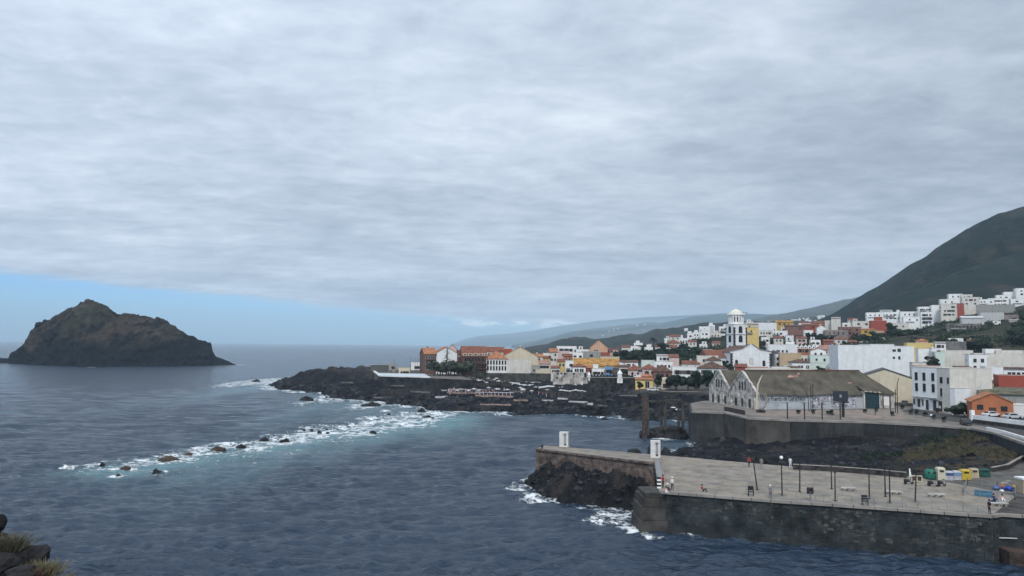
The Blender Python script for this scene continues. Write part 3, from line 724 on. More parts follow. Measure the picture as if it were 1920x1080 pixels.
t.links.new(M('ADD', M('MULTIPLY_ADD', fn, 2.6, -0.8), M('MULTIPLY', fa, 0.62)), fk.inputs[0]); fk.inputs[1].default_value = 0.92; fk.inputs[2].default_value = 1.10
big = noise(0.012, 4, 1, 1.6, 0.3)
cmix = q('ShaderNodeMix', data_type='RGBA'); t.links.new(big, cmix.inputs[0]); cmix.inputs[6].default_value = (0.015, 0.031, 0.057, 1); cmix.inputs[7].default_value = (0.028, 0.049, 0.082, 1)
smix = q('ShaderNodeMix', data_type='RGBA'); t.links.new(M('MULTIPLY', M('MULTIPLY', sa, 0.72), M('ADD', fn, 0.35), clamp=True), smix.inputs[0]); t.links.new(cmix.outputs[2], smix.inputs[6]); smix.inputs[7].default_value = (0.14, 0.28, 0.31, 1)
fmix = q('ShaderNodeMix', data_type='RGBA'); t.links.new(fk.outputs[0], fmix.inputs[0]); t.links.new(smix.outputs[2], fmix.inputs[6]); fmix.inputs[7].default_value = (0.78, 0.82, 0.84, 1)
t.links.new(fmix.outputs[2], b.inputs['Base Color'])
b.inputs['IOR'].default_value = 1.33
rm = q('ShaderNodeMix', data_type='FLOAT'); t.links.new(fk.outputs[0], rm.inputs[0]); rm.inputs[2].default_value = 0.19; rm.inputs[3].default_value = 0.9
t.links.new(rm.outputs[0], b.inputs['Roughness'])
hsum = M('ADD', M('ADD', M('ADD', M('MULTIPLY', noise(0.16, 4, 0.4, 1.6, 0.0, R(-10)), 2.6), M('MULTIPLY', noise(0.04, 4, 0.4, 1.7, 0.0, R(-8)), 7.0)), M('MULTIPLY', noise(0.6, 6, 0.5, 1.5, 0.0, R(-10)), 0.95)), M('MULTIPLY', noise(2.6, 4, 0.6, 1.3, 0.0, R(-16)), 0.2))
bp = q('ShaderNodeBump'); bp.inputs['Strength'].default_value = 1.0; bp.inputs['Distance'].default_value = 1.0
t.links.new(M('ADD', hsum, M('MULTIPLY', fk.outputs[0], 0.15)), bp.inputs['Height']); t.links.new(bp.outputs[0], b.inputs['Normal'])
g_ = grid_mesh('sea', X, Y, Z, SEA, None, {'foam': foam, 'shallow': shallow}); tag(g_, kind='structure')

_GTc = {}
def GT(px, py, d0=225, d1=470, lift=0.0):
    """first point of the land surface along the line of sight through a photo pixel"""
    d = ray(px, py); Dm = np.arange(d0, d1, .5); X_ = d.x / d.y * Dm; Z_ = CAMH + d.z / d.y * Dm
    h_, _, _ = land_height(X_, Dm); k = np.argmax(h_ > Z_)
    if h_[k] <= Z_[k]: return G(px, py, 4)
    return Vector((X_[k], Dm[k], h_[k] + lift))

# lava boulders strewn along the shore (uncountable)
def chunks(name, n_, box, cond, smin, smax, seed):
    r_ = np.random.RandomState(seed); import bmesh
    bm = bmesh.new(); bmesh.ops.create_icosphere(bm, subdivisions=1, radius=1.0); bv = np.array([v.co[:] for v in bm.verts]); bf = np.array([[v.index for v in f.verts] for f in bm.faces]); bm.free()
    X = r_.uniform(box[0], box[1], n_); Y = r_.uniform(box[2], box[3], n_); m_, z = cond(X, Y); X, Y, z = X[m_], Y[m_], z[m_]; k = len(X)
    s_ = smin * (smax / smin) ** (r_.rand(k) ** 2.2) * np.where(Y < 200, .55, 1)
    V_ = bv[None] * (1 + r_.uniform(-.5, .45, (k, len(bv), 1))) * s_[:, None, None] * np.stack([r_.uniform(.7, 1.3, k), r_.uniform(.7, 1.3, k), r_.uniform(.5, .9, k)], 1)[:, None]
    a = r_.uniform(0, 6.28, k); c_, s2 = np.cos(a)[:, None], np.sin(a)[:, None]; V_ = np.stack([V_[..., 0] * c_ - V_[..., 1] * s2, V_[..., 0] * s2 + V_[..., 1] * c_, V_[..., 2]], -1)
    V_ += np.stack([X, Y, z - .25 * s_], 1)[:, None]; F_ = bf[None] + (np.arange(k) * len(bv))[:, None, None]
    me = bpy.data.meshes.new(name); V_ = V_.reshape(-1, 3); F_ = F_.reshape(-1, 3); nf = len(F_)
    me.vertices.add(len(V_)); me.vertices.foreach_set('co', V_.astype(np.float32).ravel()); me.loops.add(nf * 3); me.polygons.add(nf); me.loops.foreach_set('vertex_index', F_.ravel().astype(np.int32)); me.polygons.foreach_set('loop_start', np.arange(0, nf * 3, 3, dtype=np.int32)); me.polygons.foreach_set('loop_total', np.full(nf, 3, dtype=np.int32)); me.update(calc_edges=True); me.materials.append(LAVA2)
    o = put(name, me); tag(o, kind='stuff'); return o
LAVA2 = mat('lava_boulder', (0.038, 0.039, 0.044), 0.95, 0.6, 0.35, bump=.5, bscale=3, det=8, spec=.1)
def c1_(X, Y):
    h_, r_, sd_ = land_height(X, Y); return (sd_ > -4) & (h_ < np.where(Y > 330, 4.2, 7.5)) & (h_ > -1.2) & (sdist(X, Y, DECK) < -1) & (sdist(X, Y, PLAZA) < -1) & ((Y > 120)), h_
chunks('lava_boulders', 42000, (-150, 130, 110, 480), c1_, .35, 2.0, 71)
def c2_(X, Y):
    sd_ = sdist(X, Y, PRP); i_ = np.argmin((PRH[0][::4, ::4].ravel()[None] - X[:, None]) ** 2 + (PRH[1][::4, ::4].ravel()[None] - Y[:, None]) ** 2, 1); z_ = PRH[2][::4, ::4].ravel()[i_]
    return (sd_ > -1.2) & (z_ > -1) & (sdist(X, Y, DECK) < -.3), z_
chunks('pier_boulders', 6000, (-2, 28, 98, 150), c2_, .2, .9, 72)
# ------------------------------------------------------------------ quay
q_ = thing('stone_quay', 'long grey stone quay with a paved deck, in front of the garden and the plaza', 'quay', (0, 0, 0))
MB().prism(DECK, -3, DECKZ - 0.02).build('core', CONCD, q_)
# paved deck: slabs with open joints
ax = (DECKN[3] - DECKN[2]); ax.z = 0; ax.normalize(); ay = Vector((-ax.y, ax.x, 0)); org = DECKN[2].copy(); org.z = 0
SLABM = [mat('deck_slab_a', (0.250, 0.224, 0.192), 0.92, 0.14, 0.5, bump=0.1, bscale=8, streak=0), mat('deck_slab_b', (0.222, 0.200, 0.174), 0.92, 0.16, 0.5, bump=0.1, bscale=8), mat('deck_slab_c', (0.268, 0.234, 0.188), 0.92, 0.14, 0.5, bump=0.1, bscale=8)]
def clip(poly, nrm, d):  # keep points with dot(nrm,p) >= d
    out = []
    for i in range(len(poly)):
        a, b_ = poly[i], poly[(i + 1) % len(poly)]
        da = nrm[0] * a[0] + nrm[1] * a[1] - d; db = nrm[0] * b_[0] + nrm[1] * b_[1] - d
        if da >= 0: out.append(a)
        if (da >= 0) != (db >= 0):
            t_ = da / (da - db); out.append((a[0] + (b_[0] - a[0]) * t_, a[1] + (b_[1] - a[1]) * t_))
    return out
def slabs(parent, poly, ux, uy, o_, sx, sy, i0, i1, j0, j1, z0, z1, mats, gap=0.05, name='slab', off=0.0):
    cnt = 0
    for j in range(j0, j1):
        for i in range(i0, i1):
            p = list(poly); a = i * sx + (off * sx if j % 2 else 0) + gap / 2; b_ = a + sx - gap; c0 = j * sy + gap / 2; c1 = c0 + sy - gap
            for nv, d in ((ux, a + ux.dot(o_)), (-ux, -(b_ + ux.dot(o_))), (uy, c0 + uy.dot(o_)), (-uy, -(c1 + uy.dot(o_)))):
                p = clip(p, nv, d)
                if len(p) < 3: break
            if len(p) < 3: continue
            A = abs(sum(p[k][0] * p[(k + 1) % len(p)][1] - p[(k + 1) % len(p)][0] * p[k][1] for k in range(len(p)))) / 2
            if A < 0.4: continue
            MB().prism(p, z0, z1 + random.uniform(-0.012, 0.012)).build(name, random.choice(mats), parent); cnt += 1
    return cnt
# main deck (convex pieces only): right part and the narrow mole
mainpoly = [(p.x, p.y) for p in (DECKN[1], DECKN[2], DECKN[3], DECKN[4], DECKN[5])] + [(P(1880, 900, 100).x, 100), ] 
farp = [G(a, b, DECKZ) for a, b in [(1762, 899), (1700, 893), (1600, 884), (1500, 877), (1390, 874), (1235, 853)]]
mp_ = [(DECKN[1].x, DECKN[1].y), (DECKN[2].x, DECKN[2].y), (DECKN[5].x, DECKN[5].y), (G(1905, 930, DECKZ).x, G(1905, 930, DECKZ).y), (farp[0].x, farp[0].y), (farp[5].x, farp[5].y)]
n_s = slabs(q_, mp_, ax, ay, org, 3.6, 2.4, -6, 22, -3, 24, 5.44, 5.5, SLABM, 0.035, off=0.5)
mole = [(p.x, p.y) for p in (DECKN[0], DECKN[1])] + [(farp[5].x, farp[5].y), (G(1022, 835, DECKZ).x, G(1022, 835, DECKZ).y)]
mx_ = (DECKN[1] - DECKN[0]); mx_.z = 0; mx_.normalize(); my_ = Vector((-mx_.y, mx_.x, 0)); mo_ = DECKN[0].copy(); mo_.z = 0
slabs(q_, mole, mx_, my_, mo_, 3.4, 2.6, -2, 16, -6, 6, 5.44, 5.5, SLABM, 0.07, off=0.5)
# asphalt yard beyond the slabs
ap = [G(a, b, 5.504) for a, b in [(1905, 930), (2300, 990), (2300, 805), (1990, 838), (1921, 861), (1891, 878), (1860, 883), (1764, 901)]]
MB().prism([(p.x, p.y) for p in ap], 5.40, 5.503).build('asphalt', mat('asphalt', (0.105, 0.10, 0.092), 0.95, 0.25, 0.5, bump=0.15, bscale=9), q_)
# facing stones on the sea side: courses of irregular blocks, plus a coping
STW = mat('quay_stone', (0.030, 0.036, 0.038), 0.9, 0.5, 0.5, bump=0.5, bscale=3.5, det=9, col2=(0.010, 0.014, 0.016))
def face(name, A, B, z0, z1, mean, parent, m, hcourse=0.5, seed=0, out=0.08, light=None, lfrac=0.10):
    rg_ = random.Random(seed); A = Vector((A[0], A[1], 0)); B = Vector((B[0], B[1], 0)); d = (B - A); Ln = d.length; d.normalize(); nrm = Vector((d.y, -d.x, 0))
    mb = MB(); ml = MB(); z = z0
    while z < z1 - 0.05:
        hc = min(hcourse * rg_.uniform(0.7, 1.3), z1 - z); x = -rg_.uniform(0, mean)
        while x < Ln:
            wd = mean * rg_.uniform(0.45, 1.7); a = max(x, 0) + 0.025; b_ = min(x + wd, Ln) - 0.025; x += wd
            if b_ - a < 0.08: continue
            split = [(z + .02, z + hc - .02)] if rg_.random() > .35 else [(z + .02, z + hc * .5 - .015), (z + hc * .5 + .015, z + hc - .02)]
            for za, zb in split:
                o1 = rg_.uniform(0.01, out); j = [rg_.uniform(-0.04, 0.04) for _ in range(8)]
                p0 = A + d * (a + j[4] * .4); p1 = A + d * (b_ + j[5] * .4)
                vs = [p0 - nrm * 0.2, p1 - nrm * 0.2, p1 + nrm * (o1 + j[0]), p0 + nrm * (o1 + j[1])]
                V = [(v.x, v.y, za + j[2] * 0.8) for v in vs[:2]] + [(v.x, v.y, za + j[i] * .7) for i, v in ((2, vs[2]), (6, vs[3]))] + [(v.x, v.y, zb + j[3] * 0.7) for v in vs]
                t_ = (a / Ln); lf = lfrac * (3.0 if (.45 < t_ < 1 and z > 1.6) else .5)
                (ml if light and rg_.random() < lf else mb).add(V, [(0, 1, 2, 3), (7, 6, 5, 4), (3, 2, 6, 7), (0, 3, 7, 4), (2, 1, 5, 6)])
        z += hc
    o = mb.build(name, m, parent); o['kind'] = 'stuff'
    if light and ml.v: o2 = ml.build('pale_' + name, light, parent); o2['kind'] = 'stuff'
    return o
STL = mat('quay_stone_pale', (0.068, 0.072, 0.070), 0.9, 0.4, 1.6, bump=0.4, bscale=4, det=8)
for k in (2, 3, 4):
    face('facing_stone', DECKN[k], DECKN[k + 1], -1.0, 5.15, 0.62, q_, STW, 0.46, 10 + k, 0.11, STL, .10 if k > 2 else .04)
for k in (5, 6): face('facing_stone', DECKN[k], DECKN[k + 1], -1.0, 5.15, 0.62, q_, STW, 0.46, 30 + k, 0.09)
face('facing_stone', DECKN[0], DECKN[1], 1.0, 5.15, 0.75, q_, mat('mole_stone', (0.15, 0.115, 0.10), 0.92, 0.35, 0.9, bump=0.4, bscale=3), 0.5, 5, 0.07)
face('facing_stone', DECKN[1], DECKN[2], -1.0, 5.15, 0.7, q_, STW, 0.5, 6, 0.09)
face('facing_stone', G(1020, 835, DECKZ), DECKN[0], 1.0, 5.15, 0.75, q_, _MC['mole_stone'], 0.5, 5, 0.07)
for k in (0, 1, 2, 3, 4, 5, 6):
    A = DECKN[k]; B = DECKN[k + 1]; d = (B - A); Ln = d.length; d.normalize(); n_ = max(1, int(Ln / 2.2))
    for i in range(n_):
        p = A + d * (i * Ln / n_ + 0.04); e = A + d * ((i + 1) * Ln / n_ - 0.04)
        MB().bar((p.x, p.y, 5.37), (e.x, e.y, 5.37), 0.62, 0.34 + random.uniform(-0.02, 0.02)).build('coping_stone', CONC if k > 0 else _MC['mole_stone'], q_)
# recessed wall and landing ledge at the right end
A = G(1876, 1040, 0); 
rp = [G(a, b, 3.0) for a, b in [(1872, 1012), (2300, 1055)]]
MB().bar((DECKN[5].x + 1.0, DECKN[5].y - 0.3, 0.4), (DECKN[5].x + 40, DECKN[5].y - 3.9, 0.4), 2.6, 2.4).build('landing_ledge', mat('ledge_brown', (0.075, 0.052, 0.042), 0.92, 0.3, 0.8, bump=0.3), q_)
face('facing_stone', (DECKN[5].x + 0.3, DECKN[5].y + 1.1), (DECKN[5].x + 40, DECKN[5].y - 2.4), 1.6, 5.15, 0.7, q_, STW, 0.5, 19, 0.09)
MB().bar((DECKN[5].x + 0.8, DECKN[5].y + 0.6, 2.7), (DECKN[5].x + 40, DECKN[5].y - 2.9, 2.7), 0.12, 0.1).build('rail', FRAME, q_)
# corner buttress: big stacked concrete blocks
cx, cy = DECKN[2].x, DECKN[2].y
for (x0, x1, y0, y1, z0, z1) in [(-3.1, 0.7, -0.55, 5.5, -1.5, 1.6), (-2.9, 0.5, -0.35, 5.5, 1.66, 3.4), (-2.6, 0.45, -0.30, 5.2, 3.46, 4.65), (-2.3, 0.4, -0.2, 4.9, 4.70, 5.25)]:
    MB().box(x0, x1, y0, y1, z0, z1).build('corner_block', CONCD, q_, loc=(cx, cy, 0), rz=R(2))

# low retaining wall along the back of the deck (dark), with its pale coping
bw = thing('low_wall', 'low dark wall with pale coping along the back of the quay deck', 'wall', (0, 0, 0))
bp_ = [G(a, b, DECKZ) for a, b in [(1487, 880), (1560, 884), (1640, 890), (1700, 896)]]
for i in range(3):
    p, e = bp_[i], bp_[i + 1]
    MB().bar((p.x, p.y, 5.75), (e.x, e.y, 5.75), 0.4, 1.1).build('wall_body', STONE, bw)
    MB().bar((p.x, p.y, 6.34), (e.x, e.y, 6.34), 0.46, 0.08).build('coping', CONC, bw)
bw2 = thing('garden_wall', 'low grey wall round the sunken garden at the bend of the yard', 'wall', (0, 0, 0))
gp = [G(a, b, 5.5) for a, b in [(1860, 885), (1890, 879), (1921, 861), (1990, 838)]]
for i in range(3):
    p, e = gp[i], gp[i + 1]
    MB().bar((p.x, p.y, 5.6), (e.x, e.y, 5.6), 0.45, 1.2).build('wall_body', STONE, bw2)
    MB().bar((p.x, p.y, 6.24), (e.x, e.y, 6.24), 0.5, 0.08).build('coping', CONC, bw2)

# ------------------------------------------------------------------ plaza (upper platform) and its sea wall
pz = MB().prism(PLAZA, 1.0, 8.0).build('plaza', mat('plaza_paving', (0.185, 0.165, 0.145), 0.93, 0.2, 0.3, bump=0.1, bscale=6)); tag(pz, kind='structure')
SWM = mat('sea_wall_concrete', (0.034, 0.037, 0.040), 0.95, 0.38, 0.16, bump=0.35, bscale=1.6, streak=0.5, det=8)
SWM2 = mat('sea_wall_patch', (0.075, 0.068, 0.060), 0.95, 0.3, 0.2, bump=0.3, bscale=1.6, streak=0.6, det=8)
sw = thing('sea_wall', 'high dark stained sea wall below the warehouse plaza', 'wall', (0, 0, 0))
for i in range(len(SEAW) - 1):
    p, e = SEAW[i], SEAW[i + 1]; d = (e - p); Ln = d.length; d.normalize(); nr = Vector((d.y, -d.x, 0)); n_ = max(1, int(Ln / 6))
    for k in range(n_):
        a = p + d * (Ln * k / n_ + 0.02); b_ = p + d * (Ln * (k + 1) / n_ - 0.02); o1 = random.uniform(0, 0.1)
        a = a - nr * (0.3 - o1); b_ = b_ - nr * (0.3 - o1)
        MB().bar((a.x, a.y, 3.4), (b_.x, b_.y, 3.4), 0.7, 9.4).build('wall_bay', SWM2 if (i, k) in ((1, 0), (1, 1), (2, 1), (2, 0)) else SWM, sw)
    a = p - nr * 0.25; b_ = e - nr * 0.25
    MB().bar((a.x, a.y, 8.42), (b_.x, b_.y, 8.42), 1.0, 0.42).build('parapet', CONC, sw)
p = SEAW[0]; e = Vector((55, 232, 0))
MB().bar((p.x, p.y, 3.4), (e.x, e.y, 3.4), 0.7, 9.3).build('wall_bay', SWM, sw)
# pale paving area in front of the warehouse
pp = [G(a, b, 8.0) for a, b in [(1405, 779), (1700, 787), (1690, 768), (1440, 771)]]
o = thing('paving_apron', 'pale paved apron in front of the long warehouse', 'paving', (0, 0, 0))
slabs(o, [(v.x, v.y) for v in pp], Vector((1, 0, 0)), Vector((0, 1, 0)), Vector((pp[0].x, pp[0].y, 0)), 4.2, 2.6, -2, 14, -4, 20, 7.9, 8.06, [mat('pale_paving', (0.27, 0.215, 0.18), 0.93, 0.2, 0.6), mat('pale_paving_b', (0.235, 0.20, 0.17), 0.93, 0.2, 0.6)], 0.08)
# road along the front
rdm = mat('road_asphalt', (0.062, 0.06, 0.06), 0.95, 0.2, 0.5)
rpts = [(2300, 830, 2300, 800), (1920, 817, 1925, 803), (1850, 800, 1850, 789), (1760, 786, 1770, 775), (1690, 771, 1710, 765)]
mb = MB(); vs = []
for a, b, c_, d in rpts:
    z_ = 8.03; vs += [G(a, b, z_), G(c_, d, z_)]
mb.add(vs, [(2 * i, 2 * i + 1, 2 * i + 3, 2 * i + 2) for i in range(len(rpts) - 1)]); o = mb.build('road', rdm); tag(o, kind='structure')
kb = thing('kerb_wall', 'white kerb wall beside the road bend at the top of the sea wall', 'kerb', (0, 0, 0))
kp = [G(a, b, 8.1) for a, b in [(1850, 805), (1880, 812), (1920, 824), (2010, 858)]]
for i in range(3):
    p, e = kp[i], kp[i + 1]; d = e - p; n_ = max(1, int(d.length / 3))
    for k in range(n_):
        a = p + d * ((k + 0.02) / n_); b_ = p + d * ((k + 0.98) / n_)
        MB().bar((a.x, a.y, 8.35), (b_.x, b_.y, 8.35), 0.4, 0.6).build('kerb_block', WHITE, kb)

# ------------------------------------------------------------------ houses
_WM = {}
SHUT = mat('shutter_brown', (0.10, 0.065, 0.045), 0.8, 0.3, 1.0)
def winmesh(w_, h_, style='w'):
    k = (round(w_, 2), round(h_, 2), style)
    if k in _WM: return _WM[k]
    mb = MB(); f = 0.09
    mb.mat(0).box(-w_ / 2 - f, w_ / 2 + f, -0.07, 0.05, h_ / 2, h_ / 2 + f).box(-w_ / 2 - f, w_ / 2 + f, -0.14, 0.05, -h_ / 2 - f, -h_ / 2)
    mb.box(-w_ / 2 - f, -w_ / 2, -0.07, 0.05, -h_ / 2, h_ / 2).box(w_ / 2, w_ / 2 + f, -0.07, 0.05, -h_ / 2, h_ / 2)
    if w_ > 1.3: mb.box(-0.04, 0.04, -0.05, 0.05, -h_ / 2, h_ / 2)
    if style == 'g': mb.box(-w_ * 1.02, -w_ / 2 - .1, -0.09, -.02, -h_ / 2, h_ / 2).box(w_ / 2 + .1, w_ * 1.02, -0.09, -.02, -h_ / 2, h_ / 2)
    me = mb.mesh('window', [DFRAME if style == 'd' else SHUT if style == 'g' else FRAME])
    pb = MB().box(-w_ / 2, w_ / 2, -0.02, 0.04, -h_ / 2, h_ / 2); pm = pb.mesh('pane', [GLASS])
    _WM[k] = (me, pm); return _WM[k]
def window(root, x, z, w_, h_, style='w', side=0, hw=0, dep=0, name='window', pane=True):
    me, pm = winmesh(w_, h_, style)
    if style == 'w' and (hash((round(x * 7), round(z * 5))) % 5) < 2: me, pm = winmesh(w_, h_, 'g')
    o = bpy.data.objects.new(name, me); COL.objects.link(o); o.parent = root
    if side == 0: o.location = (x, 0, z)
    elif side < 0: o.location = (-hw, x, z); o.rotation_euler = (0, 0, -math.pi / 2)
    else: o.location = (hw, x, z); o.rotation_euler = (0, 0, math.pi / 2)
    c_ = bpy.data.objects.new('pane', pm); COL.objects.link(c_); c_.parent = o
    return o
NH = [0]
def house2(A, B, ztop, dep, wm_, roof, rm, win, label, name='house', cat='house', rh=2.2, zb=None, ww=1.0, wh=1.35, pitch=3.0, first=1.7, side=True, extra='', group=None, u0=0.12, u1=0.88, wst='w'):
    NH[0] += 1; rg_ = random.Random(NH[0] * 31)
    A = Vector((A[0], A[1], 0)); B = Vector((B[0], B[1], 0)); d = B - A; w_ = d.length; rz = math.atan2(d.y, d.x); M_ = (A + B) / 2
    bk = M_ + Vector((-math.sin(rz), math.cos(rz), 0)) * dep
    if zb is None: zb = min(Tz(M_.x, M_.y), Tz(bk.x, bk.y), Tz(A.x, A.y), Tz(B.x, B.y)) - 0.3
    zb = min(zb, ztop - 2.4); H = ztop - zb; hw = w_ / 2
    t_ = thing(name, label, cat, (M_.x, M_.y, zb), rz, group)
    mb = MB()
    mb.box(-hw, hw, 0, dep, -4, H if roof not in ('gy',) else H)
    if roof == 'gy': mb.add([(-hw, 0, H), (hw, 0, H), (0, 0, H + rh), (-hw, dep, H), (hw, dep, H), (0, dep, H + rh)], [(0, 1, 2), (5, 4, 3)])
    if roof == 'gx': mb.add([(-hw, 0, H), (-hw, dep, H), (-hw, dep / 2, H + rh), (hw, 0, H), (hw, dep, H), (hw, dep / 2, H + rh)], [(1, 0, 2), (3, 4, 5)])
    if roof == 'flat':
        ph = 0.75; tk = 0.22
        mb.box(-hw, hw, 0, tk, H + 0.003, H + ph).box(-hw, hw, dep - tk, dep, H + 0.003, H + ph).box(-hw, -hw + tk, tk, dep - tk, H + 0.003, H + ph).box(hw - tk, hw, tk, dep - tk, H + 0.003, H + ph)
    mb.build('wall', wm_, t_)
    ov = 0.45
    if roof == 'flat':
        MB().box(-hw + 0.23, hw - 0.23, 0.23, dep - 0.23, H + 0.01, H + 0.12).build('roof', rm or FLATR, t_)
        if cat != 'wall': MB().box(-hw - .08, hw + .08, -.08, .26, H + .752, H + .86).box(-hw - .08, -hw + .26, .262, dep, H + .752, H + .86).box(hw - .26, hw + .08, .262, dep, H + .752, H + .86).build('coping', rg_.choice([CONC, GREYW, OFFW, BRICK]) if 's' not in extra else OFFW, t_)
        if isinstance(win, tuple) and rg_.random() < .5:
            zz = H - first - pitch * .5 + .15; MB().box(-hw * .8, hw * .1, -.95, -.002, zz - .12, zz).box(-hw * .8, hw * .1, -.95, -.88, zz, zz + .85).build('balcony', wm_ if rg_.random() < .6 else GREYW, t_)
        if isinstance(win, tuple):
            xx = rg_.choice([-1, 1]) * hw * .93; MB().box(xx - .06, xx + .06, -.1, -.003, 0, H).build('downpipe', GREYW, t_)
        if rg_.random() < 0.62 and w_ > 5 and 'n' not in extra:
            bw_ = rg_.uniform(2.2, 3.4); bx_ = rg_.uniform(-hw + bw_ * 0.6, hw - bw_ * 0.6); by = rg_.uniform(dep * 0.3, max(dep * 0.31, dep - 3.2))
            MB().box(bx_ - bw_ / 2, bx_ + bw_ / 2, by, by + 2.6, H + 0.12, H + 2.5).box(bx_ - bw_ / 2 - 0.15, bx_ + bw_ / 2 + 0.15, by - 0.15, by + 2.75, H + 2.503, H + 2.68).build('stair_head', wm_, t_)
            if rg_.random() < 0.6: MB().box(bx_ - 0.45, bx_ + 0.45, by - 0.03, by + 0.05, H + 0.2, H + 2.1).build('roof_door', WOODD, t_)
        if rg_.random() < 0.4 and 'n' not in extra:
            xx = rg_.uniform(-hw * 0.7, hw * 0.7); MB().lathe([(0.5, H + 0.12), (0.5, H + 1.2), (0.3, H + 1.35)], 10, (xx, dep * 0.75)).build('water_tank', GREYW if rg_.random() < .5 else WHITE, t_)
        if rg_.random() < 0.5 and 'n' not in extra:
            xx = rg_.uniform(-hw * 0.7, hw * 0.7); MB().bar((xx, dep * 0.6, H), (xx, dep * 0.6, H + 2.6), 0.06).bar((xx - 0.5, dep * 0.6, H + 2.3), (xx + 0.5, dep * 0.6, H + 2.3), 0.05).bar((xx - 0.35, dep * 0.6, H + 2.0), (xx + 0.35, dep * 0.6, H + 2.0), 0.05).build('antenna', METAL, t_)
    elif roof == 'hip':
        x0, x1, y0, y1 = -hw - ov, hw + ov, -ov, dep + ov; q = min((x1 - x0), (y1 - y0)) / 2
        if x1 - x0 > y1 - y0: r1, r2 = (x0 + q, (y0 + y1) / 2), (x1 - q, (y0 + y1) / 2)
        else: r1, r2 = ((x0 + x1) / 2, y0 + q), ((x0 + x1) / 2, y1 - q)
        v = [(x0, y0, H), (x1, y0, H), (x1, y1, H), (x0, y1, H), (x0, y0, H + .16), (x1, y0, H + .16), (x1, y1, H + .16), (x0, y1, H + .16), (*r1, H + rh), (*r2, H + rh)]
        if x1 - x0 > y1 - y0: fs = [(4, 5, 9, 8), (5, 6, 9), (6, 7, 8, 9), (7, 4, 8)]
        else: fs = [(4, 5, 8), (5, 6, 9, 8), (6, 7, 9), (7, 4, 8, 9)]
        MB().add(v, [(0, 3, 2, 1), (0, 1, 5, 4), (1, 2, 6, 5), (2, 3, 7, 6), (3, 0, 4, 7)] + fs).build('roof', rm, t_)
    elif roof in ('gx', 'gy'):
        mb = MB()
        if roof == 'gx':
            sl = rh / (dep / 2)
            for s_, ya, yb in ((1, -ov, dep / 2), (-1, dep + ov, dep / 2)):
                za = H - sl * ov
                v = [(-hw - .25, ya, za + .02), (hw + .25, ya, za + .02), (hw + .25, yb, H + rh + .02), (-hw - .25, yb, H + rh + .02)]
                v += [(a, b, c_ + .2) for a, b, c_ in v]; mb.add(v, BOXF)
        else:
            sl = rh / hw
            for s_ in (-1, 1):
                v = [(s_ * (hw + ov), -0.25, H - sl * ov + .02), (0, -0.25, H + rh + .02), (0, dep + .25, H + rh + .02), (s_ * (hw + ov), dep + .25, H - sl * ov + .02)]
                v += [(a, b, c_ + .2) for a, b, c_ in v]; mb.add(v, BOXF)
        mb.build('roof', rm, t_)
        if rg_.random() < 0.35: MB().box(-0.35, 0.35, dep * 0.6, dep * 0.6 + 0.7, H + rh * 0.4, H + rh + 0.9).build('chimney', wm_, t_)
    elif roof == 'mono':
        v = [(-hw - .2, -ov, H), (hw + .2, -ov, H), (hw + .2, dep, H + rh), (-hw - .2, dep, H + rh)]
        v += [(a, b, c_ + .2) for a, b, c_ in v]; MB().add(v, BOXF).build('roof', rm, t_)
        MB().add([(-hw, 0.01, H), (hw, 0.01, H), (hw, dep, H), (-hw, dep, H), (hw, dep, H + rh), (-hw, dep, H + rh)], [(0, 3, 5), (1, 4, 2), (2, 4, 5, 3)]).build('gable', wm_, t_)
    if isinstance(win, tuple):
        c_, r_ = win[:2]
        for j in range(r_):
            z_ = H - first - j * pitch
            if z_ < 0.4: break
            for i in range(c_):
                x_ = -hw + w_ * (u0 + (u1 - u0) * ((i + 0.5) / c_)) + rg_.uniform(-0.12, 0.12)
                if rg_.random() < 0.06 and 'r' not in extra: continue
                window(t_, x_, z_, ww, wh, wst)
    elif isinstance(win, list):
        for it in win: window(t_, it[0], it[1], it[2], it[3], wst)
    if side and 's' not in extra and rg_.random() < 0.75 and dep > 6:
        sd_s = -1 if M_.x > 0 else 1
        for j in range(2):
            z_ = H - first - j * pitch
            if z_ < 0.6: break
            for i in range(int(dep // 4.5)):
                if rg_.random() < 0.6: window(t_, dep * (0.2 + 0.6 * (i + 0.5) / max(1, dep // 4.5)), z_, 0.9, 1.2, wst, sd_s, hw)
    if 'b' in extra:   # balcony
        for j in range(1, 3):
            z_ = H - first - (j - 0) * pitch + pitch * 0.55
            if z_ < 2: break
            bb = MB().box(-hw * .75, hw * .75, -1.1, 0, z_ - .15, z_).build('balcony', wm_, t_)
            m2 = MB().box(-hw * .75, hw * .75, -1.1, -1.05, z_ + .9, z_ + .96)
            for i in range(9): xx = -hw * .75 + hw * 1.5 * i / 8; m2.box(xx - .02, xx + .02, -1.09, -1.06, z_, z_ + .9)
            m2.build('railing', METAL, bb)
    return t_
def H(x0, x1, yt, D, dep, wm_, roof, rm, win, label, rot=None, **kw):
    c_ = P((x0 + x1) / 2, yt, D); w_ = (x1 - x0) / FPX * D
    rr_ = -math.atan2(c_.x, c_.y) * 0.75 if rot is None else R(rot)
    view = -math.atan2(c_.x, c_.y); w_ = w_ / max(0.35, math.cos(rr_ - view))
    if roof != 'flat' : zt = c_.z
    else: zt = c_.z - 0.75
    d = Vector((math.cos(rr_), math.sin(rr_), 0)) * w_ / 2
    if 'rp' in kw: kw['rh'] = kw.pop('rp') / FPX * D
    return house2((c_.x - d.x, c_.y - d.y), (c_.x + d.x, c_.y + d.y), zt, dep, wm_, roof, rm, win, label, **kw)
